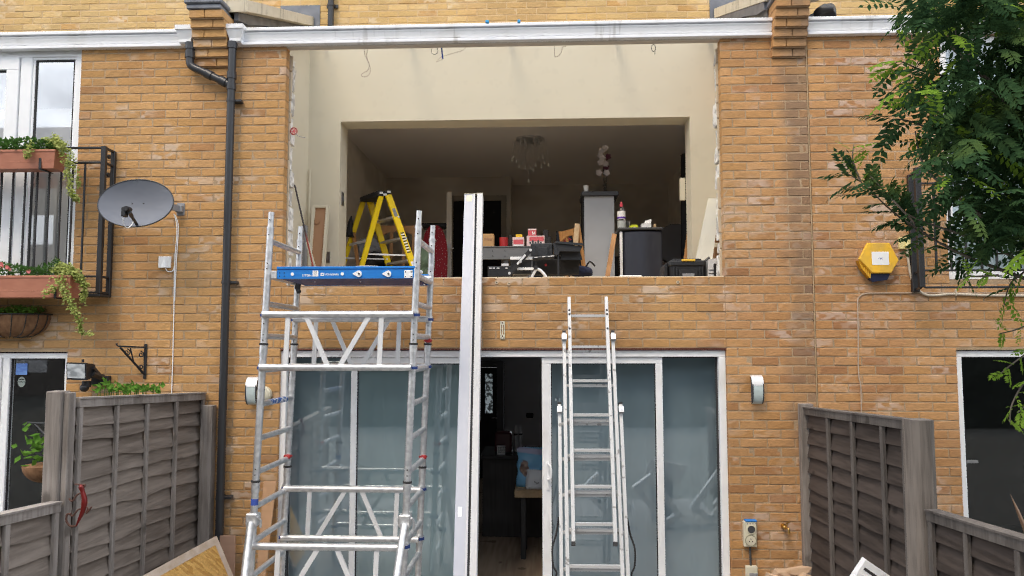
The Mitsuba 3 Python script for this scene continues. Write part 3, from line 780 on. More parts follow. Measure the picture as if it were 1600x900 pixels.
obj('room_back', cat(box(-4, .2, 3.0, 3.05, 2.4, 4.78), box(-4.05, -4, .2, 3.0, 2.4, 4.78), box(.15, .2, .2, 3.0, 2.4, 4.78), box(-4, .2, .2, 3.0, 4.765, 4.79), box(-4, .2, .1, 3.0, 2.35, 2.45)), mat('mat_room', [.4, .39, .36], .9), H2)
solo('roller_blind', rbox(-3.2, xr_ + .02, .20, .206, 2.62, at(80, 170, .2)[2], .001), 'mat_blind', 'pale grey blind covering the lower part of the balcony window behind the trough', 'blind')
# ground floor door of the left house
zd1 = 2.062
gx1 = -1.14; gz = at(8, 600, yw)[0]
gd = obj('glazed_door', cat(rbox(-3.3, gx1, yw, yw + .07, zd1 - .05, zd1), rbox(gx1 - .03, gx1, yw, yw + .07, 0, zd1 - .05), rbox(at(3, 600, yw)[0], at(14, 600, yw)[0], yw, yw + .07, 0, zd1 - .05), rbox(-2.6, at(1.5, 600, yw)[0], yw - .01, yw + .06, 0, zd1 - .03)), 'mat_upvc', H2)
obj('pane', rbox(at(14, 600, yw)[0], gx1 - .03, yw + .03, yw + .034, 0, zd1 - .05, .0005), 'mat_glass_plain', gd)
obj('gasket', frame_xz(at(14, 600, yw)[0], gx1 - .03, 0.0, zd1 - .05, .008, yw + .02, yw + .042, .001), 'mat_rubber', gd)
s0, s1 = at(22, 568, yw), at(39, 586, yw)
obj('sticker', rbox(s0[0], s1[0], yw + .026, yw + .0285, s1[2], s0[2], .0005), mat('mat_sticker_blue', mikit.proc(lambda p, n, uv: mix([.05, .12, .42], [.16, .30, .62], fbm(p.x * 30, 1, p.z * 60, 2))), .5), gd, label='small blue sticker on the glass')
s0 = at(30.5, 597, yw)
ring = ext(sbox(s0[0] - .05, s0[2] - .045, s0[0] + .05, s0[2] + .045).intersection(Polygon([(s0[0] + .034 * math.cos(a), s0[2] + .045 * math.sin(a)) for a in np.linspace(0, 6.28, 40)]).difference(sbox(s0[0] - .03, s0[2] - .003, s0[0] + .04, s0[2] + .003)).difference(sbox(s0[0] - .024, s0[2] + .018, s0[0] + .024, s0[2] + .026))), yw + .026, yw + .0285)
obj('sticker', ring, mat('mat_sticker_grey', [.22, .26, .25], .6), gd, label='round grey sticker below the blue one')
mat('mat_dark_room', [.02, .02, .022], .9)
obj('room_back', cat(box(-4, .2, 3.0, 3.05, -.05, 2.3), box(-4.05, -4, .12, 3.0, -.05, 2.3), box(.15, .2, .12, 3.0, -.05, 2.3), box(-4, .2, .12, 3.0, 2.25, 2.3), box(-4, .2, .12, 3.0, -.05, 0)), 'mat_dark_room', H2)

# ---------------------------------------------------------------- right house
H3 = thing('terraced_house', 'right house of tan brick with the yellow alarm box, partly hidden by the tree', 'house')
rx = 6.395
ho3 = [(rx, 12, .0, 2.08), (at(1481, 380, 0)[0], 12, 2.66, 4.75)]
bxr = ho3[1][0]
k = backing(H3, 'brick_wall', sbox(5.262, -.1, 8.8, 4.86).difference(unary_union([sbox(rx, -.5, 9.5, 2.08), sbox(bxr, 2.66, 9.5, 4.75)])))
lay(k, rows(5.262, 8.6, ho3, 2, 63), 'mat_brick', hidden=lambda x, z: fence_hid_r(x, z) or x > 7.2)
rd = obj('patio_window', cat(rbox(rx + .006, 8.8, .03, .10, 2.02, 2.074), rbox(rx + .006, rx + .056, .03, .10, 0, 2.02)), 'mat_upvc', H3)
obj('pane', rbox(rx + .056, 8.7, .06, .064, 0, 2.02, .0005), 'mat_glass_plain', rd)
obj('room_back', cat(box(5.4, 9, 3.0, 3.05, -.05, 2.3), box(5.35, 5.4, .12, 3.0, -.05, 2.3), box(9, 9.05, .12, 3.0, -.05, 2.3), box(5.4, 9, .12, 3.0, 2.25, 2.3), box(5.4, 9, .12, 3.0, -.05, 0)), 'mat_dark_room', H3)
p0, p1 = at(1510, 719, .3), at(1529, 724, .3)
obj('room_rail', rbox(p0[0], p1[0], .3, .32, p1[2], p0[2]), 'mat_grey', H3)
ud = obj('balcony_door', cat(rbox(bxr + .005, 8.8, .03, .10, 4.69, 4.745), rbox(bxr + .005, bxr + .07, .03, .10, 2.665, 4.69), rbox(bxr + .07, 8.8, .03, .10, 2.665, 2.74), rbox(bxr + .75, bxr + .87, .03, .10, 2.74, 4.69)), 'mat_upvc', H3)
obj('pane', rbox(bxr + .07, bxr + .75, .06, .064, 2.74, 4.69, .0005), 'mat_glass', ud)
obj('pane', rbox(bxr + .87, 8.6, .06, .064, 2.74, 4.69, .0005), 'mat_glass', ud)
obj('room_back', cat(box(5.4, 9, 3.0, 3.05, 2.4, 4.78), box(5.35, 5.4, .2, 3.0, 2.4, 4.78), box(9, 9.05, .2, 3.0, 2.4, 4.78), box(5.4, 9, .2, 3.0, 4.765, 4.79), box(5.4, 9, .12, 3.0, 2.35, 2.4)), 'mat_room', H3)
solo('roller_blind', rbox(bxr + .05, 8.6, .2, .206, 2.75, 4.6, .001), 'mat_blind', 'pale blind in the right house window behind the tree leaves', 'blind')
obj('roof_slab', ext(Polygon([(.11, 4.77), (.11, 4.82), (1.895, 5.45), (1.895, 5.40)]), 5.30, 8.8, 'x'), 'mat_lead', H3)
obj('roof_slab', ext(Polygon([(.11, 4.77), (.11, 4.82), (1.895, 5.45), (1.895, 5.40)]), -3.4, .05, 'x'), 'mat_lead', H2)
# ---------------------------------------------------------------- fences
def slat(y0, y1, z0, h, xb, s, top_slope, seed, wk=1.0):
    """One waney-lap board along Y: bottom edge wavy and proud, top edge tucked behind the board above. s = side its face looks to."""
    n = 14; r = np.random.default_rng(seed)
    ys = np.linspace(y0, y1, n)
    wav = .017 * (meshkit.noise(np.c_[ys * 3.1, ys * 0 + seed, ys * 0]) - .5) * 2 + .008 * (meshkit.noise(np.c_[ys * 9, ys * 0 + seed, ys * 0 + 4]) - .5)
    wav = wav * wk; sl = (ys - y0) / (y1 - y0) * top_slope
    v = []
    for zoff, xf, xk in ((0, .032, .018), (h, .003, -.008)):
        for y, w, q in zip(ys, wav, sl):
            zz = z0 + q + zoff + (w if zoff == 0 else 0)
            v.append([xb + s * xf, y, zz]); v.append([xb + s * xk, y, zz])
    f = []; m = 2 * n
    for i in range(n - 1):
        a, b, c, d = 2 * i, 2 * i + 2, m + 2 * i + 2, m + 2 * i
        for q in ([a, b, c, d], [a + 1, d + 1, c + 1, b + 1], [a, a + 1, b + 1, b], [d, c, c + 1, d + 1]): f += [[q[0], q[1], q[2]], [q[0], q[2], q[3]]]
    for q in ([0, m, m + 1, 1], [2 * n - 2, 2 * n - 1, m + 2 * n - 1, m + 2 * n - 2]): f += [[q[0], q[1], q[2]], [q[0], q[2], q[3]]]
    t = trimesh.Trimesh(v, f, process=False)
    if t.volume < 0: t.invert()
    return t


def panel(label, x, s, ya, yb, za, zb, battens, wood, post_wood, expo=.118, seed=0, group=None):
    """Fence panel on x = const from ya (far) to yb (near), top height za to zb, face towards s."""
    K = thing('lap_fence', label, 'fence', group)
    slope = zb - za; zlow = .04
    n = int((min(za, zb) - .05 - zlow) / expo)
    for i in range(n):
        z0 = za - .055 - (i + 1) * expo + rng.uniform(-.014, .014)
        obj('slat', slat(ya + .0, yb, z0, expo + .025, x, s, slope, seed + i, 1.0 if s > 0 else .55), wood, K)
    obj('top_rail', cat(hull([(x + s * a, y, z + d) for y, z in ((ya, za), (yb, zb)) for a in (-.014, .050) for d in (-.062, -.012)])), post_wood, K)
    obj('capping', hull([(x + s * a, y, z + d) for y, z in ((ya, za), (yb, zb)) for a in (-.022, .058) for d in (-.011, .0)]), post_wood, K)
    for y in battens:
        t = (y - ya) / (yb - ya); zt_ = za + slope * t - .063
        w = rng.uniform(.034, .044)
        obj('batten', rbox(x + s * .024, x + s * .048, y - w / 2, y + w / 2, .03, zt_, .003), post_wood, K)
    return K


def plane_y(px, py, xx):
    d = FWD + RIGHT * (px - 800) / FOC - UP * (py - 450) / FOC
    return (EYE + d * ((xx - EYE[0]) / d[0]))[1]


xf, xg = 0.055, 5.165
panel('tall grey lap fence panel left of the scaffold, running back to the house wall', xf, 1, -.015, -1.80, 1.725, 1.80, [-.035] + [plane_y(p, 700, xf + .03) for p in (272, 227, 179)] + [-1.775], 'mat_slat', 'mat_post', .112, 10)
panel('low grey lap fence panel in the bottom left corner, nearer than the tall post', xf - .01, 1, -1.93, -3.7, 1.19, 1.30, [-1.96, plane_y(10, 850, xf + .03), -2.9, -3.6], 'mat_slat', 'mat_post', .125, 40)
panel('tall dark brown lap fence panel at the right, between wall and round-edged post', xg, -1, -.015, -1.84, 1.615, 1.685, [-.05] + [plane_y(p, 720, xg - .03) for p in (1297, 1335, 1382)] + [-1.81], 'mat_slat_dark', 'mat_post_dark', .118, 70)
panel('low dark lap fence panel in the bottom right corner', xg + .02, -1, -2.02, -3.7, 1.20, 1.305, [-2.05, plane_y(1513, 850, xg - .01), plane_y(1597, 850, xg), -3.3], 'mat_slat_dark', 'mat_post_dark', .13, 100)
solo('fence_post', cat(rbox(xf - .085, xf + .012, -1.935, -1.835, 0, 1.845, .006), rbox(xf + .013, xf + .05, -1.91, -1.842, 0, 1.835, .004)), 'mat_post', 'thick weathered grey fence post at the left with the red lizard on it', 'fence post')
solo('fence_post', rbox(xf - .03, xf + .065, -.11, -.018, 0, 1.62, .004).apply_translation((.085, 0, 0)), 'mat_post', 'short grey fence post against the wall beside the drainpipe', 'fence post')
pp = Polygon([(5.10, -1.85), (5.092, -1.90), (5.10, -1.97), (5.13, -2.0), (5.19, -2.0), (5.225, -1.97), (5.23, -1.90), (5.22, -1.85)])
solo('fence_post', ext(pp, 0, 1.69, 'z'), 'mat_post_mid', 'thick round-edged fence post at the right between tall and low panels', 'fence post')
solo('fence_post', rbox(xg - .075, xg + .03, -.075, -.002, 0, 1.64, .004), 'mat_post', 'pale narrow fence post against the wall at the far end of the dark panel', 'fence post')

# red metal lizard on the left post
Z = thing('lizard_ornament', 'red and rusty metal lizard ornament clinging to the left fence post', 'ornament')
yl = -1.96
A = lambda px, py: at(px, py, yl) + np.array([.0, 0, 0])
body = bend([A(126, 757), A(129, 768), A(132, 782), A(130, 797), A(124, 811), A(119, 822)], 8)
rad = np.interp(np.linspace(0, 1, len(body)), [0, .08, .2, .45, .75, 1], [.006, .017, .012, .017, .010, .003])
obj('body', tube(body, rad, 12), mat('mat_lizard', [.15, .012, .010], .3, .35), Z, smooth=True)
mat('mat_rust', [.075, .03, .02], .7)
obj('leg', tube(bend([A(129, 770), A(121, 773), A(113, 783), A(108, 779)], 5), .005, 7), 'mat_rust', Z)
obj('leg', tube(bend([A(127, 764), A(133, 758), A(120, 757), A(117, 757)], 5), .005, 7), 'mat_rust', Z)
obj('leg', tube(bend([A(131, 796), A(123, 796), A(114, 806), A(110, 804)], 5), .005, 7), 'mat_rust', Z)
obj('leg', tube(bend([A(131, 790), A(137, 794), A(135, 802), A(143, 792)], 5), .005, 7), 'mat_rust', Z)
obj('tail', tube(bend([A(119, 822), A(110, 822), A(104, 814), A(105, 804), A(111, 803)], 6), .006, 8), 'mat_rust', Z, smooth=True)

# ---------------------------------------------------------------- scaffold tower
SC = thing('scaffold_tower', 'silver aluminium scaffold tower standing in front of the left part of the wall', 'scaffold')
YFR, YBK = -1.0, -.32
sx = lambda x0, z: x0 + .0357 * (z - 3.09)
mat('mat_rung_label', mikit.proc(lambda p, n, uv: mix([.03, .09, .30], [.55, .58, .62], smoothstep(.45, .55, noise(p.y * 60, p.z * 60, 3)))), .5)
XS = {'l': .997, 'r': 2.091}


def pt(side, y, z): return np.array([sx(XS[side], z), y, z])


R_ = .0254
for side in 'lr':
    for y in (YFR, YBK):
        for z0, z1 in ((.12, 1.10), (1.14, 2.08), (2.12, 2.985)):
            obj('standard', tube([pt(side, y, z0), pt(side, y, z1)], R_, 16), 'mat_alu', SC, smooth=50)
        for zj in (1.11, 2.09):
            obj('spigot_joint', tube([pt(side, y, zj - .035), pt(side, y, zj + .035)], .029, 16), 'mat_alu', SC, smooth=50)
            obj('joint_ring', tube([pt(side, y, zj + .035), pt(side, y, zj + .05)], .0325, 16), 'mat_rubber', SC, smooth=50)
        obj('spigot', tube([pt(side, y, 2.985), pt(side, y, 3.10)], .0215, 16), 'mat_alu', SC, smooth=50)
        obj('spigot_joint', tube([pt(side, y, 2.97), pt(side, y, 2.99)], .0275, 16), 'mat_alu', SC, smooth=50)
        hol = [disc(pt(side, y, z) + [0, -R_, 0], .005, .003, 8) for z in (1.2, 1.24, 2.16, 2.2, 2.28, 2.68, 2.93, 3.04, 2.72)]
        obj('pin_holes', cat(hol), 'mat_rubber', SC)
        obj('base', cat(tube([pt(side, y, 0.0), pt(side, y, .12)], .018, 10), rbox(*(v for k in range(3) for v in (pt(side, y, .005)[k] - (.07 if k < 2 else .005), pt(side, y, .005)[k] + (.07 if k < 2 else .005))))), 'mat_grey', SC)
for side in 'lr':
    for z in (.235, .48, .725, .97, 1.215, 1.455, 1.70, 1.945, 2.19, 2.425, 2.63, 2.885):
        obj('rung', tube([pt(side, YFR, z), pt(side, YBK, z)], .0215, 14), 'mat_alu', SC, smooth=50)
obj('rung_label', tube([pt('l', YFR + .17, 1.70), pt('l', YBK - .14, 1.70)], .0221, 14), 'mat_rung_label', SC, smooth=50, label='blue printed label band on a rung')
for y in (YBK,):
    for side, z in (('l', 1.235), ('r', 1.235), ('r', 2.16)):
        c = pt(side, y, z)
        obj('locking_clip', cat(trimesh.creation.torus(.026, .009, 16, 8).apply_translation(c), rbox(c[0] - .012, c[0] + .03, c[1] - .045, c[1] - .02, c[2] - .016, c[2] + .016, .005)), 'mat_red', SC, smooth=40)
mat('mat_claw', [.015, .04, .17], .5)


def guard(y, ztop, zbot, flip, off):
    yy = y + off
    g = obj('guard_frame', cat(tube([pt('l', yy, ztop) + [-.0, 0, 0], pt('r', yy, ztop)], R_, 14), tube([pt('l', yy, zbot), pt('r', yy, zbot)], R_, 14)), 'mat_alu', SC, smooth=50)
    P_ = lambda t, z: pt('l', yy, z) * (1 - t) + pt('r', yy, z) * t
    pairs = ((.17, .17), (.29, .45), (.71, .53), (.79, .79)) if not flip else ((.19, .19), (.45, .26), (.57, .73), (.83, .83))
    for a, b in pairs:
        obj('brace', bar(P_(a, ztop - .01), P_(b, zbot + .01), .034, .016), 'mat_alu_pale', g)
    for side in 'lr':
        for z in (ztop, zbot):
            c = pt(side, y, z)
            obj('claw', trimesh.creation.annulus(.026, .038, .02).apply_translation(c + [0, 0, -.004]), 'mat_claw', g, smooth=40); obj('clamp_ring', trimesh.creation.annulus(.026, .032, .052).apply_translation(c), 'mat_alu', g, smooth=40)
    return g


guard(YFR, 2.345, 1.965, False, -.052)
guard(YBK, 2.335, 1.955, False, -.052)
guard(YBK, .985, .60, True, -.052)
guard(YFR, .71, .33, True, -.052)
for side, e in (('l', at(382, 900, -1.36)), ('r', at(620, 900, -1.30))):
    p0 = pt(side, YFR - .055, .865)
    d = (e - p0); t = (.04 - p0[2]) / d[2]
    o = obj('outrigger', tube([p0, p0 + d * t], .026, 14), 'mat_alu', SC, smooth=50)
    obj('clamp', cat(rbox(p0[0] - .045, p0[0] + .04, YFR - .04, YFR + .04, .84, .93, .008), tube([p0 + [.05, .0, .05], p0 + [.065, .02, .02], p0 + [.06, .03, -.03]], .009, 8)), 'mat_alu', o)
    obj('foot', trimesh.creation.icosphere(2, .032).apply_translation(p0 + d * t), 'mat_rubber', o)
c = pt('l', YFR, .985)
obj('sticker', tube([c, c + [.0015, 0, .045]], R_ + .0008, 18), mat('mat_sticker_label', mikit.proc(lambda p, n, uv: mix([.04, .08, .35], [.75, .75, .12], smoothstep(.02, .008, dr.sqrt(dr.square(p.x - float(c[0]) - .003) + dr.square(p.z - float(c[2]) - .02))))), .5), SC, label='small blue and yellow sticker')

# blue platform hooked on the tower
PL = thing('scaffold_platform', 'bright blue scaffold platform hooked onto the top of the tower', 'platform')
pa, pb = at(433, 416, -1.02), at(648, 436, -1.02)
zt, zb = at(500, 416.5, -1.02)[2], at(500, 435.5, -1.02)[2]
x0, x1, y0, y1 = pa[0], pb[0], -1.02, -.36
obj('side_rail', cat(rbox(x0, x1, y0, y0 + .03, zb, zt - .024, .002), rbox(x0 - .002, x1 + .002, y0 - .006, y0 + .035, zt - .018, zt, .003), rbox(x0, x1, y0 + .004, y0 + .03, zt - .026, zt - .016, .001)), 'mat_blue', PL)
obj('side_rail', cat(rbox(x0, x1, y1 - .03, y1, zb, zt - .024, .002), rbox(x0 - .002, x1 + .002, y1 - .035, y1 + .006, zt - .018, zt, .003)), 'mat_blue', PL)
obj('deck', rbox(x0 + .01, x1 - .01, y0 + .031, y1 - .031, zb + .002, zb + .016, .001), 'mat_blue_dark', PL)
for xx in np.linspace(x0 + .02, x1 - .06, 5): obj('cross_member', rbox(xx, xx + .03, y0 + .03, y1 - .03, zb + .017, zb + .045, .002), 'mat_blue_dark', PL)
for px in (492, 563):
    p = at(px, 443, -.75); obj('rivet', trimesh.creation.icosphere(1, .006).apply_translation((p[0], -.75, zb + .002)), 'mat_alu', PL)
rr = [at(457, 429, y0)[0], at(535, 429, y0)[0]]
for xx in rr: obj('cap', disc((xx, y0 - .003, zb + .034), .012, .008, 14), 'mat_white', PL)
for px in (561, 607):
    p = at(px, 428, y0)
    shp = unary_union([Polygon([(p[0] + .018 * math.cos(a), p[2] + .021 * math.sin(a)) for a in np.linspace(0, 6.28, 24)]), Polygon([(p[0] - .042, p[2]), (p[0] - .005, p[2] + .02), (p[0] - .005, p[2] - .02)])]).buffer(.003)
    lt = obj('latch', ext(shp, y0 - .012, y0), 'mat_white', PL)
    obj('knob', disc((p[0] + .003, y0 - .016, p[2]), .007, .012, 10), 'mat_dark_grey', lt)
p = at(638, 428, y0)
obj('corner_plate', cat(rbox(p[0] - .030, p[0] + .032, y0 - .004, y0, zb + .002, zt - .03, .001)), 'mat_white', PL)
obj('corner_plate', cat(rbox(x0 - .045, x0 - .002, y0 - .004, y0 + .05, zb + .002, zt - .03, .004)), 'mat_alu', PL)
bolts = [disc((p[0] + dx, y0 - .005, z), .004, .004, 8) for dx in (-.02, .02, .027) for z in (zb + .012, zt - .042)] + [disc((x0 + dx, y0 - .001, z), .004, .004, 8) for dx in (.02, .055, -.02) for z in (zb + .02, zt - .045)]
obj('bolts', cat(bolts), 'mat_black', PL)
for side in 'lr':
    for yy in (y0 + .10, y1 - .1):
        c = pt(side, yy, 2.63)
        obj('hook', cat(rbox(c[0] - .03, c[0] + .03, yy - .03, yy + .03, 2.648, 2.672, .006), rbox(c[0] - .034, c[0] - .024, yy - .03, yy + .03, 2.60, 2.66, .003)), 'mat_white', PL)
q = at(489, 428.5, y0)
L1 = meshkit.text_mesh('UTS', .020, .0012, True); L2 = meshkit.text_mesh('lite', .014, .0012, True)
s_ = at(472, 432, y0)
tx = cat(text_y('UTS', .017, s_[0], y0 - .0006, s_[2]), text_y('lite', .013, s_[0] + .045, y0 - .0006, s_[2] + .001))
obj('lettering', tx, 'mat_white', PL)
p = at(493, 427.5, y0)
pl = obj('label_plate', rbox(p[0] - .021, p[0] + .021, y0 - .002, y0, p[2] - .021, p[2] + .021, .0005), 'mat_white', PL)
obj('print_rows', cat([box(p[0] - .014, p[0] + .012, y0 - .003, y0 - .002, p[2] - .012 + .008 * k, p[2] - .009 + .008 * k) for k in range(4)]), 'mat_grey', pl)
s_ = at(501, 430.5, y0)
em = sbox(s_[0], s_[2] - .003, s_[0] + .026, s_[2] + .019).difference(sbox(s_[0] + .006, s_[2] + .004, s_[0] + .020, s_[2] + .012))
obj('lettering', cat(ext(em, y0 - .002, y0), text_y('YOUNGMAN', .0125, s_[0] + .031, y0 - .0006, s_[2] + .001)), 'mat_white', PL)
sk = at(466, 440, YBK - .06)
obj('strap', tube(bend([at(466, 432, -.45), at(467, 440, -.42), at(465, 450, -.41), at(468, 458, -.42)], 5), [.012] * 5 + [.022] * 6 + [.018] * 4 + [.006], 8), 'mat_rubber', PL, smooth=True)

# ---------------------------------------------------------------- tall white beam leaning on the parapet
BM = thing('leaning_beam', 'tall white film-wrapped beam leaning upright against the parapet beside the open door', 'beam')
base = np.array([at(711, 900, -.92)[0] + .012, -1.22, 0.0]); con = np.array([at(723, 432, -.03)[0], -.045, 2.70])
tdir = (con - base); Lb = np.linalg.norm(tdir); tdir /= Lb
dtop = None
for L in np.arange(2.9, 4.2, .005):
    q = base + tdir * L; v = q - EYE; yy = 450 - FOC * (v @ UP) / (v @ FWD)
    if yy < 308: dtop = L; break
wx = np.array([1., 0, 0]); wx -= tdir * (wx @ tdir); wx /= np.linalg.norm(wx); wn = np.cross(tdir, wx); wn = wn if wn[1] < 0 else -wn


def prism(u0, u1, n0, n1, l0, l1):
    return hull([base + wx * u + wn * (n - .0) + tdir * l for u in (u0, u1) for n in (n0, n1) for l in (l0, l1)])


obj('wrapped_face', prism(0, .082, -.06, .040, 0, dtop), 'mat_beam_film', BM)
obj('edge', prism(.082, .096, -.06, .044, 0, dtop + .004), 'mat_beam_white', BM)
obj('groove', prism(.096, .115, -.06, .010, 0, dtop), mat('mat_groove', [.045, .045, .05], .6), BM)
obj('outer_flange', prism(.115, .163, -.06, .044, 0, dtop + .004), 'mat_beam_white', BM)
obj('end_cap', prism(-.002, .165, -.062, .046, dtop + .004, dtop + .009), 'mat_concrete', BM)
obj('tape_patch', prism(.02, .07, .0402, .0412, dtop - .075, dtop - .01), mat('mat_tape', [.66, .60, .45], .5), BM, label='yellowed tape patch near the top')
obj('tape_patch', prism(.02, .05, .0402, .0412, .95, 1.02), mat('mat_tape_pale', [.78, .80, .84], .4), BM)

# ---------------------------------------------------------------- triple extension ladder
LD = thing('extension_ladder', 'white-spattered aluminium triple extension ladder leaning right of the open door', 'ladder')
th = math.atan(.84 / 2.50); ly = np.array([0, -math.sin(th), -math.cos(th)]); ln = np.array([0, -math.cos(th), math.sin(th)])
top = np.array([0, -.045, 2.49])
mat('mat_ladder', mikit.proc(lambda p, n, uv: mix([.54, .54, .54], [.17, .16, .15], .75 * smoothstep(.66, .76, fbm(p.x * 30, p.y * 30, p.z * 26, 3)))), 0.42, 0.25)


def s_at(py):
    best = min(np.arange(0, 2.6, .004), key=lambda s: abs(450 - FOC * (((np.array([3.35, 0, 0]) + top + ly * s) - EYE) @ UP) / (((np.array([3.35, 0, 0]) + top + ly * s) - EYE) @ FWD) - py))
    return best


def stile(x, s0, s1, off, w=.026, d=.058):
    c = [np.array([x + a * w / 2, 0, 0]) + top + ly * s + ln * (off + b * d / 2) for a in (-1, 1) for b in (-1, 1) for s in (s0, s1)]
    return hull(c)


smax = 2.49 / math.cos(th)
ladders = ((3.205, 3.512, 0.0, s_at(849), .075, [s_at(y) for y in (499, 547, 599, 652, 707, 763, 821)]),
           (3.160, 3.557, s_at(523), smax, .035, [s_at(y) + .012 for y in (549, 602, 656, 711, 767, 826, 883)] + [s_at(883) + .26, s_at(883) + .52]),
           (3.116, 3.600, s_at(632), smax, -.005, [s_at(y) + .012 for y in (660, 715, 771, 830, 887)] + [s_at(887) + .26, s_at(887) + .52]))
for n, (xa_, xb2, s0, s1, off, rg) in enumerate(ladders):
    sec = obj('section', cat(stile(xa_, s0, s1, off), stile(xb2, s0, s1, off)), 'mat_ladder', LD)
    for s in rg:
        if s < s1 - .02:
            c = top + ly * s + ln * off
            obj('rung', hull([(x_, c[1] + dy, c[2] + dz) for x_ in (xa_ + .013, xb2 - .013) for dy, dz in ((-.018, .012), (.016, .012), (.016, -.004), (-.004, -.012), (-.018, -.008))]), 'mat_ladder', sec)
    for x_ in (xa_, xb2): obj('end_cap', cat([hull([np.array([x_ + a * .0145, 0, 0]) + top + ly * s + ln * (off + b * .031) for a in (-1, 1) for b in (-1, 1) for s in ((s1 - .004, s1 + .024) if n == 0 else (s0 - .014, s0 + .004))])]), 'mat_rubber', sec)
    if n > 0:
        obj('guide_bracket', cat([hull([np.array([x_ + a * .02, 0, 0]) + top + ly * s + ln * (off + .04 + b * .03) for a in (-1, 1) for b in (-1, 1) for s in (s0 + .03, s0 + .075)]) for x_ in (xa_, xb2)]), 'mat_alu', sec)
    if n == 0:
        hk = [disc(np.array([x_, 0, 0]) + top + ly * s + ln * (off + .03), .009, .006, 8) for x_ in (xa_, xb2) for s in (.12, .155, .28)]
        obj('bolts', cat(hk), 'mat_dark_grey', sec)
for x_, sgn in ((3.116, -1), (3.6, 1)):
    a = top + ly * 1.75 + np.array([x_ + sgn * .014, 0, 0])
    pr = bend([a, a + [sgn * .02, -.01, -.12], a + [sgn * .05, -.03, -.22], a + [sgn * .045, -.05, -.34], a + [sgn * .02, -.06, -.40], a + [sgn * .05, -.06, -.48], a + [sgn * .06, -.05, -.62]], 6)
    obj('rope', tube(pr, .007, 7), 'mat_black_matt', LD, smooth=True)
# ---------------------------------------------------------------- balcony rail of the left house
JB = thing('balcony_railing', 'black metal balcony railing at the left with two flower troughs hooked on it', 'railing')
yj = -.165
xpost = at(159, 340, yj)[0]
zt1, zt2, zb1, zb2 = at(150, 231, yj)[2], at(150, 254, yj)[2], at(150, 432, yj)[2], at(150, 457, yj)[2]
for z in (zt1, zt2, zb1, zb2): obj('rail', rbox(-3.2, xpost, yj - .012, yj + .012, z - .009, z + .009, .003), 'mat_black', JB)
for z in (zt1, zt2, zb1, zb2): obj('side_rail', rbox(xpost - .012, xpost + .012, yj, -.004, z - .009, z + .009, .003), 'mat_black', JB)
obj('post', rbox(xpost - .02, xpost + .02, yj - .021, yj + .019, zb2 - .01, zt1 + .012, .004), 'mat_black', JB)
obj('post', rbox(xpost - .018, xpost + .018, -.040, -.004, zb2 - .03, zt1 + .005, .004), 'mat_black', JB)
xbars = [at(p, 340, yj)[0] for p in (130, 111, 93, 74.5, 56, 37, 18, 0)]
for xx in xbars: obj('bar', rbox(xx - .0075, xx + .0075, yj - .007, yj + .007, zb1 + .009, zt2 - .009, .002), 'mat_black', JB)
for zc in (zt1 - .06, zt1 - .22): obj('fixing', disc((xpost + .0, -.09, zc), .02, .012, 12, 'x'), 'mat_black', JB)
obj('floor_frame', rbox(-3.2, xpost + .02, yj - .02, -.01, zb2 - .034, zb2 - .012), 'mat_black', JB)


def leaf(p, d, n, L, w, fold=.25):
    """A folded four-triangle leaf starting at p along d."""
    d = d / (np.linalg.norm(d) + 1e-9); s = np.cross(d, n); s /= np.linalg.norm(s) + 1e-9; u = np.cross(s, d)
    mid = p + d * L * .5 - u * w * fold
    return np.array([p, p + d * L * .42 + s * w * .5, p + d * L, p + d * L * .42 - s * w * .5, mid]), [[0, 1, 4], [1, 2, 4], [2, 3, 4], [3, 0, 4]]


def foliage(pts, dirs, L, w, seed, jit=.6):
    r = np.random.default_rng(seed); V, Fc = [], []
    for p, d in zip(pts, dirs):
        d = np.array(d) + r.normal(0, jit, 3); n = np.array([0, -.5, .8]) + r.normal(0, .5, 3)
        v, f = leaf(np.array(p), d, n, L * r.uniform(.6, 1.25), w * r.uniform(.7, 1.2))
        Fc += [[a + len(V) for a in t] for t in f]; V += list(v)
    return trimesh.Trimesh(np.array(V), Fc, process=False)


def leafmat(name, a, b, trans=.5):
    scene[name] = {'type': 'principledthin', 'base_color': mikit.proc(lambda p, n, uv: mix(a, b, noise(p.x * 37, p.y * 37, p.z * 37))), 'roughness': .5, 'diff_trans': trans, 'spec_trans': 0.0}
    return name


leafmat('mat_leaf_green', [.045, .11, .025], [.09, .19, .04])
leafmat('mat_leaf_yellow', [.24, .32, .06], [.58, .60, .24])
leafmat('mat_leaf_bright', [.075, .19, .028], [.15, .29, .05])
mat('mat_petal', [.75, .28, .27], .6)
mat('mat_soil', [.05, .035, .025], .95)


def mound(x0, x1, y0, y1, z, h, n, L, w, seed):
    r = np.random.default_rng(seed); pts, ds = [], []
    for _ in range(n):
        u, v = r.random(), r.random(); hh = h * (.35 + .65 * np.sin(np.pi * np.clip(.12 + v * .76, 0, 1))) * (.6 + .7 * float(meshkit.noise([[u * 7, v * 2, seed]])[0]))
        pts.append([x0 + (x1 - x0) * u, y0 + (y1 - y0) * v, z + hh * r.random() ** .6]); ds.append([(u - .5) * .6, (v - .5) * 1.2 - .2, .7])
    return foliage(pts, ds, L, w, seed)


def trail(paths, n, spread, L, w, seed):
    r = np.random.default_rng(seed); pts, ds = [], []
    for pa, frac in paths:
        c = bend(pa, 10)
        for _ in range(int(n * frac)):
            t = r.random() ** .9; i = min(int(t * (len(c) - 1)), len(c) - 2)
            q = c[i] + (c[i + 1] - c[i]) * (t * (len(c) - 1) - i)
            s = spread * (1 - .75 * t)
            pts.append(q + r.normal(0, s, 3) * [1, .7, 1]); ds.append([r.normal(0, .6), -.5 + r.normal(0, .3), -.5])
    return foliage(pts, ds, L, w, seed, .35)


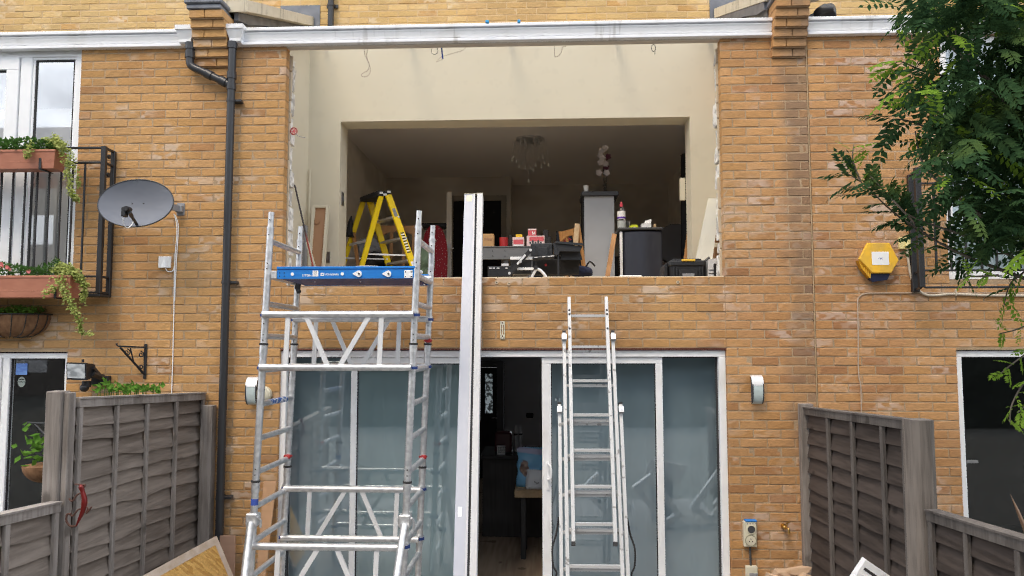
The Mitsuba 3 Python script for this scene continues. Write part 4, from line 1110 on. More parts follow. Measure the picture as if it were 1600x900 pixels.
def trough(label, x0, x1, z0, z1, y0, y1, group=None):
    K = thing('flower_trough', label, 'planter')
    t = .018
    outer = hull([(x, y, z) for x, y, z in ((x0 + t, y0 + t, z0), (x1 - t, y0 + t, z0), (x0 + t, y1 - t, z0), (x1 - t, y1 - t, z0), (x0, y0, z1 - .02), (x1, y0, z1 - .02), (x0, y1, z1 - .02), (x1, y1, z1 - .02))])
    obj('body', outer, 'mat_terracotta', K)
    rim = cat(rbox(x0 - .006, x1 + .006, y0 - .006, y0 + .012, z1 - .022, z1), rbox(x0 - .006, x1 + .006, y1 - .012, y1 + .006, z1 - .022, z1), rbox(x0 - .006, x0 + .012, y0 + .012, y1 - .012, z1 - .022, z1), rbox(x1 - .012, x1 + .006, y0 + .012, y1 - .012, z1 - .022, z1))
    obj('rim', rim, 'mat_terracotta', K)
    obj('groove_line', rbox(x0 + .012, x1 - .012, y0 + .0095, y0 + .012, z0 + .052, z0 + .056), 'mat_terracotta', K)
    obj('soil', box(x0 + .012, x1 - .012, y0 + .012, y1 - .012, z1 - .02, z1 - .012), 'mat_soil', K)
    for xb in (x1 - .14, x1 - .95):
        obj('hook', cat(rbox(xb, xb + .022, y0 + .004, y0 + .011, z0 - .006, z0 + .085, .002), rbox(xb, xb + .022, y0 + .01, y1, z0 - .012, z0 - .003, .002)), 'mat_black', K)
    return K


ty0, ty1 = -.36, -.19
p0, p1 = at(86, 233, ty0), at(84, 262, ty0)
K1 = trough('upper terracotta flower trough hooked on the balcony top rail, with trailing ivy', p0[0] - 1.5, p0[0], p1[2], p0[2], ty0, ty1)
obj('plant', mound(p0[0] - 1.5, p0[0] - .02, ty0, ty1, p0[2] - .02, .14, 1500, .036, .026, 21), 'mat_leaf_green', K1, label='leafy green plants in the trough')
pth = [([at(82, 222, -.29), at(97, 232, -.32), at(107, 265, -.34), at(112, 300, -.34), at(122, 312, -.32)], .6), ([at(75, 220, -.29), at(100, 225, -.29), at(116, 255, -.29), at(124, 290, -.28)], .28), ([at(48, 224, -.38), at(44, 236, -.39), at(42, 247, -.39)], .12), ([at(84, 218, -.29), at(90, 220, -.33), at(94, 230, -.37)], .4)]
obj('ivy', trail(pth, 850, .028, .026, .023, 22), 'mat_leaf_yellow', K1, label='variegated yellow-green ivy trailing over the end')
p0, p1 = at(110, 430, ty0), at(108, 464, ty0)
K2 = trough('lower terracotta flower trough at the foot of the balcony rail, with pink flowers', p0[0] - 1.6, p0[0], p1[2], p0[2], ty0, ty1)
obj('plant', mound(p0[0] - 1.6, p0[0] - .14, ty0, ty1, p0[2] - .02, .14, 2300, .026, .015, 23), 'mat_leaf_green', K2, label='bushy green bedding plants')
fl = []
for px, py in ((4, 416), (16, 420), (3, 413), (46, 424), (12, 418)):
    c = at(px, py, -.34)
    fl = []
    for a in range(6): v, f = leaf(c, np.array([math.cos(a), -.6, math.sin(a)]), np.array([0, -1, .2]), .026, .024); fl.append(trimesh.Trimesh(v, f, process=False))
    obj('flower', cat(fl), 'mat_petal', K2, label='small pink flower')
pth = [([at(88, 424, -.31), at(105, 422, -.34), at(122, 430, -.34), at(132, 447, -.32), at(130, 470, -.31)], .55), ([at(96, 430, -.37), at(98, 445, -.38), at(104, 462, -.38), at(116, 480, -.37), at(124, 502, -.35), at(128, 518, -.33)], .4),
       ([at(86, 440, -.38), at(80, 450, -.39), at(70, 460, -.39)], .07), ([at(90, 420, -.29), at(110, 420, -.31), at(128, 438, -.32)], .65), ([at(128, 470, -.31), at(126, 500, -.32), at(128, 518, -.32), at(145, 521, -.31)], .07)]
obj('ivy', trail(pth, 800, .030, .027, .024, 24), 'mat_leaf_yellow', K2, label='variegated yellow-green ivy hanging below the trough')

# coco-lined wall basket
BK = thing('wall_basket', 'half-round brown coco-lined wall basket of seedlings under the balcony', 'planter')
cz, cx0_, cx1_ = at(70, 491, -.10)[2], -2.05, at(71, 495, -.08)[0]
cm = (cx0_ + cx1_) / 2; hw = (cx1_ - cx0_) / 2; dep = .20
V = []; F = []
for j in range(9):
    a = j / 8 * math.pi / 2
    for i in range(41):
        b = math.pi * i / 40
        V.append([cm - hw * math.cos(b) * (math.cos(a) ** .45 if j < 8 else .35), -.004 - dep * math.sin(b) ** .7 * (math.cos(a) ** .5 if j < 8 else .2), cz - .195 * math.sin(a)])
V = np.array(V); V += (np.stack([meshkit.noise(V * 18 + k * 7) for k in range(3)], -1) - .5) * .028 * np.array([1, 1, .5])
V[:, 1] = np.minimum(V[:, 1], -.003)
for j in range(8):
    for i in range(40):
        a, b, c, d = j * 41 + i, j * 41 + i + 1, (j + 1) * 41 + i + 1, (j + 1) * 41 + i; F += [[a, b, c], [a, c, d]]
obj('liner', trimesh.Trimesh(V, F, process=False), mat('mat_coco', mikit.proc(lambda p, n, uv: mix([.10, .045, .02], [.30, .165, .085], fbm(p.x * 50, p.y * 50, p.z * 20, 3))), .95, bump=FINE, scale=.004), BK, smooth=True)
wires = [tube([[cm - (hw + .01) * math.cos(b), -.004 - (dep + .012) * math.sin(b) ** .7, cz] for b in np.linspace(0, math.pi, 30)], .006, 7)]
for b in np.linspace(.35, math.pi - .12, 9):
    wires.append(tube([[cm - (hw + .008) * math.cos(b) * (math.cos(a) ** .45), -.006 - (dep + .012) * math.sin(b) ** .7 * math.cos(a) ** .5, cz - .2 * math.sin(a)] for a in np.linspace(0, 1.5, 9)], .004, 6))
obj('wire_frame', cat(wires), 'mat_black', BK)
obj('seedlings', mound(cx0_, cx1_ - .04, -.19, -.02, cz - .01, .075, 900, .022, .016, 31), 'mat_leaf_bright', BK, label='bright green seedlings')

# ---------------------------------------------------------------- satellite dish
SD = thing('satellite_dish', 'dark grey oval satellite dish on the left brick wall, near the drainpipe', 'satellite dish')
c = at(212, 317, -.42); a_, b_ = .298, .206
V, F = [], []; nr, na = 12, 56
for side_ in (0, 1):
    for j in range(nr + 1):
        r = j / nr
        for i in range(na):
            t = 2 * math.pi * i / na
            V.append([a_ * r * math.cos(t), -.085 * (r * r - 1) * -1 * -1 - .085 + .085 + side_ * .012 + (.085 * (1 - r * r)) * 2 * 0, b_ * r * math.sin(t)])
V = np.array(V); rr_ = np.sqrt((V[:, 0] / a_) ** 2 + (V[:, 2] / b_) ** 2)
V[:, 1] = .075 * (1 - rr_ ** 2) + np.r_[np.zeros(len(V) // 2), np.full(len(V) // 2, .010)]
m_ = (nr + 1) * na
for j in range(nr):
    for i in range(na):
        q = [j * na + i, j * na + (i + 1) % na, (j + 1) * na + (i + 1) % na, (j + 1) * na + i]
        F += [[q[0], q[2], q[1]], [q[0], q[3], q[2]]]; q = [x + m_ for x in q]; F += [[q[0], q[1], q[2]], [q[0], q[2], q[3]]]
for i in range(na):
    q = [nr * na + i, nr * na + (i + 1) % na, m_ + nr * na + (i + 1) % na, m_ + nr * na + i]; F += [[q[0], q[2], q[1]], [q[0], q[3], q[2]]]
dm = trimesh.Trimesh(V, F, process=False)
R4 = trimesh.transformations.rotation_matrix(math.radians(-4), [0, 1, 0]) @ trimesh.transformations.rotation_matrix(math.radians(-10), [1, 0, 0]) @ trimesh.transformations.rotation_matrix(math.radians(8), [0, 0, 1])
dm.apply_transform(R4); dm.apply_translation(c)


def f_dish(p, n, uv):
    d = fbm(p.x * 4, p.y * 4, p.z * 6, 4)
    return mix([.12, .13, .16], [.175, .187, .217], d)


obj('reflector', dm, mat('mat_dish', mikit.proc(f_dish), .7), SD, smooth=40)
t = np.linspace(0, 2 * math.pi, 57)
rim = np.c_[a_ * np.cos(t), np.full(57, .004), b_ * np.sin(t)]
rim = trimesh.transform_points(rim, R4) + c
obj('rim', tube(rim, .0055, 6), 'mat_pipe', SD, smooth=True)
for px, py in ((206.5, 318), (224.5, 318), (220.5, 347)):
    q = at(px, py, c[1] + .045); obj('bolt', trimesh.creation.icosphere(1, .006).apply_translation(q), 'mat_black', SD)
fa = at(214, 351, c[1] - .01); fb = at(202, 331, c[1] - .30); 
arm = obj('arm', cat(bar(fa, at(205, 337, c[1] - .22), .020, .022), bar(at(205, 337, c[1] - .22), fb, .024, .03)), 'mat_black', SD)
hd = at(199, 328, c[1] - .30)
obj('receiver', cat(disc(hd + [.004, .0, .005], .022, .05, 16, 'y'), rbox(hd[0] - .036, hd[0] - .006, hd[1] - .03, hd[1] + .03, hd[2] - .055, hd[2] + .02, .006), disc(hd + [.004, -.03, .005], .018, .014, 16, 'y')), 'mat_black', arm, smooth=35)
lp = [at(192, 341, c[1] - .29), at(194, 352, c[1] - .26), at(200, 356, c[1] - .20), at(206, 351, c[1] - .12), at(209, 346, c[1] - .05)]
obj('lead', tube(bend(lp, 6), .004, 7), 'mat_white', SD, smooth=True)
bq = at(282, 327, -.01)
obj('mount', cat(rbox(bq[0] - .035, bq[0] + .035, -.012, -.001, bq[2] - .055, bq[2] + .055), bar(bq + [-.0, -.02, 0], (c[0] + .10, c[1] + .17, bq[2] + .01), .05, .03), bar((c[0] + .1, c[1] + .17, bq[2] - .05), (c[0] + .1, c[1] + .17, bq[2] + .07), .04, .04),
                rbox(bq[0] - .03, bq[0] + .03, -.05, -.012, bq[2] - .03, bq[2] + .03)), 'mat_grey', SD)
ca = [at(272, 334, -.03), at(276, 350, -.012), at(276, 372, -.008), at(273, 410, -.008), at(272, 470, -.008), at(270, 560, -.008), at(268, 620, -.008)]
solo('aerial_cable', cat(tube(bend(ca, 6), .0045, 7), tube(bend([at(274, 336, -.03), at(278.5, 351, -.012), at(278, 372, -.008), at(275.5, 410, -.008), at(273, 470, -.008)], 6), .0042, 7), tube(bend([at(258, 418, -.02), at(262, 424, -.012), at(269, 424, -.012), at(272.5, 416, -.012), at(274, 400, -.010)], 6), .004, 7)), 'mat_white', 'white aerial cable running down the brick wall from the dish', 'cable', smooth=True)
p0, p1 = at(247.5, 400.5, -.02), at(266, 418.5, -.02)
JW = thing('outlet_box', 'small white square outlet box on the brick wall under the dish', 'outlet box')
obj('plate', rbox(p0[0], p1[0], -.022, -.001, p1[2], p0[2]), 'mat_white', JW)
pm = (p0 + p1) / 2
obj('hood', hull([(pm[0] + a, y, z) for a, y, z in ((-.02, -.022, p1[2] + .002), (.02, -.022, p1[2] + .002), (-.02, -.046, p1[2] + .002), (.02, -.046, p1[2] + .002), (-.006, -.022, pm[2] + .02), (.006, -.022, pm[2] + .02))]), 'mat_white', JW)

# ---------------------------------------------------------------- floodlight with sensor
FL = thing('floodlight', 'black rectangular floodlight with a motion sensor above the left fence post', 'lamp')
c = at(126, 579, -.17)
housing = hull([(c[0] + a, y, c[2] + z) for a, y, z in ((-.098, -.20, -.075), (.085, -.22, -.08), (-.098, -.215, .07), (.085, -.235, .066), (-.06, -.11, -.055), (.09, -.11, -.055), (-.06, -.11, .05), (.09, -.11, .05))])
obj('housing', housing, 'mat_black', FL)
fz = [(c[0] - .088, -.2035, c[2] - .060), (c[0] + .074, -.2235, c[2] - .064), (c[0] + .074, -.2365, c[2] + .054), (c[0] - .088, -.2165, c[2] + .058)]
obj('lens', hull([np.array(q) + [0, d, 0] for q in fz for d in (-.004, .002)]), mat('mat_lens', mikit.proc(lambda p, n, uv: mix([.30, .33, .36], [.66, .70, .74], smoothstep(.3, .7, fbm(p.x * 18, p.y * 18, p.z * 25, 2)))), .15, .4), FL)
obj('bracket', cat(tube([(c[0] + .01, -.16, c[2] + .068), (c[0] + .01, -.16, c[2] + .095)], .010, 8), bar((c[0] + .10, -.16, c[2] - .03), (c[0] + .14, -.01, c[2] - .08), .04, .03), bar((c[0] + .09, -.15, c[2] + .02), (c[0] + .12, -.06, c[2] - .07), .03, .03), rbox(c[0] + .02, c[0] + .17, -.05, -.001, c[2] - .13, c[2] - .05)), 'mat_black', FL)
obj('sensor', cat(disc((c[0] + .03, -.13, c[2] - .115), .035, .05, 20, 'z'), trimesh.creation.icosphere(2, .036).apply_translation((c[0] + .02, -.14, c[2] - .145))), 'mat_black', FL, smooth=40)

# wrought iron hanging bracket
HB = thing('hanging_basket_bracket', 'empty black wrought iron hanging bracket with scrolls on the brick wall', 'bracket')
yb_ = -.012
pt2 = lambda px, py, y=yb_: at(px, py, y)
xw = at(226.5, 565, yb_)[0]
ztop, zbot = at(227, 537.5, 0)[2], at(227, 592, 0)[2]
obj('back_plate', rbox(xw - .012, xw + .012, -.014, -.001, zbot, ztop, .003), 'mat_black', HB)
tip = at(186, 541, -.20)
obj('arm', bar((xw, -.014, ztop - .028), tip, .012, .012), 'mat_black', HB)
obj('stay', bar((xw, -.014, zbot + .04), tip + np.array([0.01, 0, -.01]), .014, .012), 'mat_black', HB)
dirx = (tip - np.array([xw, -.014, ztop])); dirx[2] = 0; dl = np.linalg.norm(dirx); dirx /= dl


def HBp(u, z): return np.array([xw, -.014, 0]) + dirx * u + np.array([0, 0, z])


def scroll(u, z, r, turns, ph, sgn=1):
    t = np.linspace(0, turns * 2 * math.pi, 26); rr = r * (1 - t / t[-1] * .75)
    return [HBp(u + sgn * q * math.cos(a + ph), z + q * math.sin(a + ph)) for q, a in zip(rr, t)]


obj('scroll', tube(scroll(dl * .70, ztop - .072, .030, 1.4, 1.6), .005, 7), 'mat_black', HB, smooth=True)
obj('scroll', tube(scroll(.035, ztop - .09, .026, 1.4, 1.5), .005, 7), 'mat_black', HB, smooth=True)
obj('scroll', tube(scroll(.032, zbot + .10, .024, 1.4, -1.5), .005, 7), 'mat_black', HB, smooth=True)
obj('brace', tube([HBp(dl * .58, ztop - .035), HBp(dl * .42, (ztop + zbot) / 2 - .01), HBp(.02, zbot + .05)], .006, 7), 'mat_black', HB, smooth=True)
obj('hook', tube(bend([tip, tip + [-.014, -.006, .008], tip + [-.018, -.008, .022], tip + [-.01, -.006, .016]], 4), .006, 7), 'mat_black', HB, smooth=True)

# strawberry plants behind the fence, and the hanging basket left of the post
r = np.random.default_rng(5); pts, ds = [], []
for px, h in [(148, 6), (156, 9), (163, 12), (168, 8), (175, 4), (185, 5), (195, 9), (200, 7), (208, 5), (214, 6), (232, 5), (236, 4), (180, 3), (191, 7), (220, 3)]:
    for _ in range(9):
        q = at(px + 9 + r.normal(0, 5), 612 - h * r.random() * 1.6, -.45 + r.normal(0, .10)); pts.append(q); ds.append([r.normal(0, .5), -.4, .35])
    # stalks reach down into the bed
SP = thing('strawberry_plant', 'green leafy plants peeping over the top of the left fence panel', 'plant')
obj('leaves', foliage(pts, ds, .050, .040, 6, .5), 'mat_leaf_bright', SP)
obj('stalks', cat([tube([p_, [p_[0] + .01, p_[1], 1.35]], .003, 5) for p_ in pts[::4]]), 'mat_leaf_green', SP)
obj('bed', rbox(-.80, -.05, -.75, -.2, 0, 1.30), 'mat_post', SP)
HK = thing('hanging_basket', 'hanging coco basket of strawberry leaves left of the tall fence post', 'planter')
c = at(72, 726, -1.75)
V = trimesh.creation.icosphere(3, .13); V.apply_scale([1, 1, .85]); vv = V.vertices; vv[:, 2] = np.minimum(vv[:, 2], .0); V.vertices = vv
obj('liner', mv(V, c), 'mat_coco', HK, smooth=40)
pts, ds = [], []
for _ in range(60):
    q = at(60 + r.normal(0, 13), 702 + r.normal(0, 12), -1.75 + r.normal(0, .07)); pts.append(q); ds.append([r.normal(0, .6), -.5, .2])
obj('leaves', foliage(pts, ds, .058, .046, 9, .5), 'mat_leaf_bright', HK)
pa = [at(88, 662, -1.85), at(60, 661, -1.78), at(43, 660, -1.75)]
obj('bracket', cat(tube(pa, .005, 7), tube(bend([at(45, 660, -1.75), at(38, 667, -1.75), at(42, 674, -1.75), at(47, 668, -1.75)], 5), .004, 6), tube(bend([at(53, 661, -1.76), at(66, 674, -1.8), at(80, 690, -1.85)], 5), .005, 6), tube([at(58, 661, -1.77), c + [-.08, 0, 0]], .002, 5), tube([at(62, 661, -1.77), c + [.1, 0, 0]], .002, 5)), 'mat_black', HK)

# ---------------------------------------------------------------- wall lamps
def wall_lamp(label, x, z, turn, dark):
    K = thing('wall_lamp', label, 'lamp')
    t = np.linspace(-.18, math.pi + .12, 30)
    # curved band seen from the side: radius .13 in YZ plane, .085 wide
    prof = [(-.02 - .075 * math.sin(a) ** .8 if 0 < a < math.pi else -.02, .118 * math.cos(a)) for a in np.linspace(0, math.pi, 26)]
    def band(i0, i1, off, w):
        o = [(y - off, z_) for y, z_ in prof[i0:i1]]; inn = [(min(y + .006, -.004), z_) for y, z_ in prof[i0:i1]]
        return ext(Polygon(o + inn[::-1]), -w / 2, w / 2, 'x')
    G = lambda m: mv(rot(m, [0, 0, 1], turn), (x, 0, z))
    obj('cover', G(band(0, 11, .004, .094)), 'mat_alu_pale', K)
    obj('diffuser', G(band(10, 25, .0, .078)), mat('mat_frost', [.48, .56, .56], .25) if 'mat_frost' not in scene else 'mat_frost', K)
    obj('side_trim', G(cat(*[ext(Polygon([(y - .006, z_) for y, z_ in prof[9:26]] + [(y + .004, z_) for y, z_ in prof[9:26]][::-1]), s * .039, s * .047, 'x') for s in (-1, 1)])), 'mat_dark_grey', K)
    obj('back_plate', G(rbox(-.036, .036, -.018, -.001, -.11, .11)), 'mat_dark_grey', K)
    return K


p = at(1182, 609, -.04); wall_lamp('silver and frosted half-round wall lamp right of the sliding doors', p[0], p[2], 0, False)
p = at(394, 611, -.06); K = wall_lamp('silver half-round wall lamp left of the doors, half hidden by a scaffold leg', p[0], p[2], 0, True)
p = at(411, 616, -.05)
PI_ = thing('motion_sensor', 'round cream motion sensor on the wall beside the left wall lamp', 'sensor')
obj('body', rot(lathe([(0, 0), (.062, 0), (.066, .015), (.064, .045), (.045, .06), (0, .062)], (0, 0, 0), 28), [1, 0, 0], 90).apply_translation((p[0], -.001, p[2])), 'mat_beige', PI_, smooth=40)
obj('seam', rbox(p[0] + .018, p[0] + .021, -.0625, -.045, p[2] - .05, p[2] + .05), 'mat_dark_grey', PI_)
obj('lens', trimesh.creation.icosphere(2, .014).apply_translation((p[0] - .036, -.05, p[2] - .04)), 'mat_black', PI_, smooth=True)

# ---------------------------------------------------------------- alarm box
AL = thing('alarm_box', 'bright yellow hexagonal alarm box with a dark blue base on the right brick wall', 'alarm box')
def al(px, py, y=-.06): q = at(px, py, y); return (q[0], q[2])
hexo = Polygon([al(1354, 380), al(1388, 380), al(1402.5, 407), al(1391, 427), al(1361, 427), al(1340.5, 405)])
shell = hull([(x_, y_, z_) for pol, y_ in ((hexo.buffer(-.005), -.085), (hexo, -.078), (hexo, -.060)) for x_, z_ in pol.exterior.coords])
obj('cover', shell, 'mat_alarm', AL)
back = Polygon([al(1356, 384), al(1386, 384), al(1396, 407), al(1390, 428), al(1362, 430), al(1347, 412)])
obj('body', ext(back, -.0595, -.002), 'mat_alarm', AL)
gp = [al(1341, 406.5), al(1361, 427.5), al(1359, 435), al(1346, 420)]
obj('side_grille', hull([(x_, y_, z_) for x_, z_ in gp for y_ in (-.056, -.004)]), mat('mat_alarm_dim', [.42, .19, .01], .5), AL)
for t in np.linspace(.04, .90, 6):
    a_ = np.array(al(1341 + 20 * t, 406.5 + 21 * t)); b_2 = np.array(al(1346 + 13.5 * t, 419.5 + 16 * t)); d_ = np.array([.007, -.006])
    obj('grille_rib', hull([(q_[0], y_, q_[1]) for q_ in (a_, b_2, a_ + d_, b_2 + d_) for y_ in (-.066, -.05)]), 'mat_alarm', AL)
lowp = [al(1361, 427.5), al(1391, 427.5), al(1386, 437.5), al(1363, 440.5), al(1358, 434.5)]
obj('base', hull([(x_, -.062, z_) for x_, z_ in lowp] + [(x_, -.003, z_ + .01) for x_, z_ in lowp]), 'mat_navy', AL)
q0, q1 = at(1362, 393.5, -.0865), at(1389.5, 414, -.0865)
pl = obj('label_plate', rbox(q0[0], q1[0], -.087, -.084, q1[2], q0[2], .001), 'mat_white', AL)
q = at(1376.5, 404, -.088)
obj('mark', cat(disc((q[0], -.0876, q[2]), .006, .0012, 14), *[disc((q[0] + .016 * math.cos(a), -.0874, q[2] + .010 * math.sin(a)), .0016, .0012, 6) for a in np.linspace(0, 6.28, 14)]), mat('mat_mark', [.05, .06, .3], .5), pl)

# beige junction box and the cables to the right
q0, q1 = at(1405, 371, -.03), at(1424, 389, -.03)
JX = thing('junction_box', 'pale yellow junction box beside the right balcony post', 'junction box')
obj('cover', rbox(q0[0], q1[0], -.035, -.001, q1[2], q0[2]), mat('mat_pale_yellow', [.66, .58, .27], .5), JX)
obj('hood', hull([(q0[0] + .04 + a, y, z) for a, y, z in ((0, -.035, q1[2] + .004), (.04, -.035, q1[2] + .004), (.035, -.05, q1[2] + .02), (0, -.05, q1[2] + .02), (.02, -.035, q0[2] - .02))]), 'mat_pale_yellow', JX)
obj('screw', disc(((q0[0] + q1[0]) / 2 - .01, -.036, q0[2] - .012), .004, .003, 8), 'mat_dark_grey', JX)
cb = bend([at(1417, 388, -.02), at(1419, 405, -.012), at(1423, 430, -.012), at(1431, 449, -.012), at(1445, 460, -.012), at(1462, 461.5, -.012), at(1490, 459.5, -.012), at(1540, 461.5, -.012), at(1640, 462, -.012)], 6)
solo('wall_cable', cat(tube(cb, .011, 9), rbox(*at(1492, 459, 0)[[0]] - .006, *at(1492, 459, 0)[[0]] + .006, -.026, -.001, at(1492, 463, 0)[2], at(1492, 452, 0)[2])), 'mat_cable', 'thick beige cable curving from the junction box under the right balcony', 'cable', smooth=40)
cb = [at(1640, 458.5, -.008), at(1500, 458, -.008), at(1420, 457.5, -.008), at(1362, 458, -.008)]
cb = np.vstack([cb, bend([at(1360, 458, -.008), at(1348, 460, -.008), at(1341, 466, -.008), at(1340, 474, -.008)], 5), [at(1341, 520, -.008), at(1341, 570, -.008)], bend([at(1342, 590, -.008), at(1345, 605, -.008), at(1346, 650, -.008)], 4)])
solo('wall_cable', tube(cb, .0052, 7), mat('mat_thin_cable', [.42, .33, .25], .6), 'thin brown cable running along and down the right brick wall to the dark fence', 'cable', smooth=40)

# right balcony rail
JR = thing('balcony_railing', 'black metal balcony railing at the right, mostly hidden by the tree', 'railing')
yr = -.26
xr0 = at(1441, 360, yr)[0]
zt1, zb1, zb2 = at(1440, 262, yr)[2], at(1480, 422.5, yr)[2], at(1480, 449, yr)[2]
obj('post', rbox(xr0 - .045, xr0 + .0, yr - .022, yr + .02, zb2 - .0, zt1, .004), 'mat_black', JR)
obj('post', rbox(at(1426.5, 360, -.024)[0] - .028, at(1426.5, 360, -.024)[0] + .030, -.044, -.004, zb2 - .02, zt1 - .005, .004), 'mat_black', JR)
for z in (zt1, zt1 - .13, zb1, zb2): obj('rail', rbox(xr0, 8.8, yr - .012, yr + .012, z - .008, z + .008, .003), 'mat_black', JR)
for z in (zt1 - .01, zb1, zb2): obj('side_rail', bar((xr0 - .02, yr + .02, z), (at(1426.5, 360, -.024)[0], -.044, z), .016, .016), 'mat_black', JR)
for k_ in range(15):
    xx = at(1461, 360, yr)[0] + .118 * k_; obj('bar', rbox(xx - .0085, xx + .0085, yr - .008, yr + .008, zb1 + .008, zt1 - .14, .002), 'mat_black', JR)

# ---------------------------------------------------------------- sockets and tap on the right pier
q0, q1 = at(1162, 815, -.05), at(1183, 855, -.05)
SK = thing('weatherproof_socket', 'beige weatherproof twin socket on the right brick pier', 'socket')
obj('case', rbox(q0[0], q1[0], -.055, -.001, q1[2], q0[2], .006), 'mat_beige', SK)
obj('cap', rbox(q0[0] + .012, q1[0] + .004, -.06, -.001, q0[2] + .0005, q0[2] + .012, .003), 'mat_blue', SK, label='blue top flap')
cxm = (q0[0] + q1[0]) / 2; zz = at(1172, 827, -.055)[2]; z2 = at(1173, 844.5, -.055)[2]
obj('window', disc((cxm + .006, -.058, zz), .031, .008, 24), 'mat_dark_grey', SK)
obj('window_ring', cat(trimesh.creation.annulus(.030, .035, .012)).apply_transform(trimesh.transformations.rotation_matrix(math.pi / 2, [1, 0, 0])).apply_translation((cxm + .006, -.058, zz)), 'mat_beige', SK)
obj('outlet', cat(disc((cxm, -.058, z2), .043, .008, 26), disc((cxm, -.061, z2), .037, .008, 26)), 'mat_beige', SK)
obj('outlet_ring', cat(trimesh.creation.annulus(.041, .045, .011)).apply_transform(trimesh.transformations.rotation_matrix(math.pi / 2, [1, 0, 0])).apply_translation((cxm, -.059, z2)), mat('mat_olive', [.27, .26, .18], .6), SK)
obj('pin_slots', cat([disc((cxm + a, -.0645, z2 + b), .0045, .003, 8) for a, b in ((-.012, -.006), (.012, -.006), (0, .012))]), 'mat_black', SK)
obj('lettering', cat([rbox(q0[0] + .026 + .022 * k_, q0[0] + .034 + .022 * k_, -.0558, -.055, q0[2] - .020, q0[2] - .010, .0003) for k_ in range(4)]), 'mat_grey', SK)
obj('conduit', tube([(cxm, -.025, q1[2]), (cxm + .004, -.025, q1[2] - .20)], .0085, 9), 'mat_dark_grey', SK)
q2 = at(1166, 885, -.05); q3 = at(1184, 884, -.05)
SW = thing('outdoor_switch', 'beige outdoor switch box at the bottom of the right pier under the socket', 'switch')
obj('case', rbox(q2[0], q3[0], -.055, -.001, q2[2] - .15, q2[2], .006), 'mat_beige', SW)
obj('rocker', rbox(q2[0] + .022, q3[0] - .004, -.062, -.055, q2[2] - .12, q2[2] - .05), 'mat_grey', SW)
obj('screw', disc(((q2[0] + q3[0]) / 2 + .01, -.057, q2[2] - .026), .009, .006, 10), 'mat_beige', SW)
tp = at(1227, 824, -.05)
TP = thing('garden_tap', 'small brass garden tap on the right brick pier near the dark fence', 'tap')
obj('body', cat(tube([(tp[0], -.001, tp[2]), (tp[0], -.075, tp[2])], .011, 12), trimesh.creation.icosphere(2, .018).apply_translation((tp[0] - .004, -.05, tp[2])), tube(bend([(tp[0], -.07, tp[2]), (tp[0] + .012, -.095, tp[2] - .004), (tp[0] + .016, -.10, tp[2] - .04)], 5), .009, 10), disc((tp[0], -.006, tp[2]), .022, .01, 16)), 'mat_brass', TP, smooth=40)
obj('handle', cat(tube([(tp[0] + .008, -.06, tp[2] + .01), (tp[0] + .012, -.062, tp[2] + .035)], .006, 8), tube([(tp[0] + .002, -.064, tp[2] + .036), (tp[0] + .034, -.06, tp[2] + .044)], .006, 8)), 'mat_brass', TP, smooth=40)
# steel strap on the parapet under the opening, and two anchor holes
q0, q1 = at(781.5, 502, 0), at(789, 530, 0)
ST = thing('wall_fixing', 'slotted pale metal fixing plate on the brick parapet above the open door', 'bracket')
xm = (q0[0] + q1[0]) / 2
obj('plate', ext(sbox(q0[0], q1[2], q1[0], q0[2]).difference(unary_union([sbox(xm - .011, q1[2] + .04, xm - .004, q0[2] - .03), sbox(xm + .004, q1[2] + .04, xm + .011, q0[2] - .03)])), -.010, -.003), 'mat_beige', ST)
obj('screws', cat(disc((xm, -.011, q0[2] - .014), .006, .004, 8), disc((xm, -.011, q1[2] + .026), .006, .004, 8), disc((xm - .012, -.011, q1[2] + .010), .005, .004, 8), disc((xm + .012, -.011, q1[2] + .010), .005, .004, 8)), 'mat_rust', ST)
for n, (px, py) in enumerate(((776, 441.5), (795, 443.5), (1059, 441))):
    q = at(px, py, 0); K = thing('wall_anchor', ('left of two small pale anchors in the top brick course above the door', 'right of two small pale anchors in the top brick course above the door', 'small pale anchor in the top brick course under the black tool case')[n], 'anchor')
    obj('plug', disc((q[0], -.003, q[2]), .014, .010, 10), 'mat_mortar_pale', K); obj('hole', disc((q[0] + .002, -.009, q[2] + .002), .006, .003, 8), 'mat_black', K)

# ---------------------------------------------------------------- boards, rubble and frames near the ground
c1, c2, c3 = at(338, 838, -.45), at(366, 905, -.45), at(205, 902, -1.35)
u = (c2 - c1); v_ = (c3 - c1); nrm = np.cross(v_, u); nrm /= np.linalg.norm(nrm)
if nrm[1] > 0: nrm = -nrm
u = u / np.linalg.norm(u); v_ = v_ - u * (v_ @ u); v_ /= np.linalg.norm(v_)
lu = (c1[2] - .01) / max(1e-3, -u[2] * 1.0) * .72
OS = thing('chipboard_sheet', 'golden chipboard sheet with pale taped edges leaning in the bottom left corner', 'board')
lv = 1.15; lu = .62
Q = lambda a, b, d: c1 + v_ * a + u * b + nrm * d
obj('sheet', hull([Q(a, b, d) for a in (.0, lv) for b in (0, lu) for d in (-.016, 0)]), 'mat_osb', OS)
mat('mat_paper_tape', mikit.proc(lambda p, n, uv: mix([.42, .30, .20], [.62, .52, .44], fbm(p.x * 20, p.y * 20, p.z * 20, 4))), .6)
obj('edge_tape', cat(hull([Q(a, b, d) for a in (-.002, lv) for b in (-.003, .055) for d in (-.018, .0022)]), hull([Q(a, b, d) for a in (-.003, .05) for b in (.055, lu) for d in (-.018, .002)])), 'mat_paper_tape', OS)
mat('mat_ply', mikit.proc(lambda p, n, uv: mix([.42, .25, .14], [.50, .31, .185], fbm(p.x * 3, p.y * 3, p.z * 40, 3))), .75)
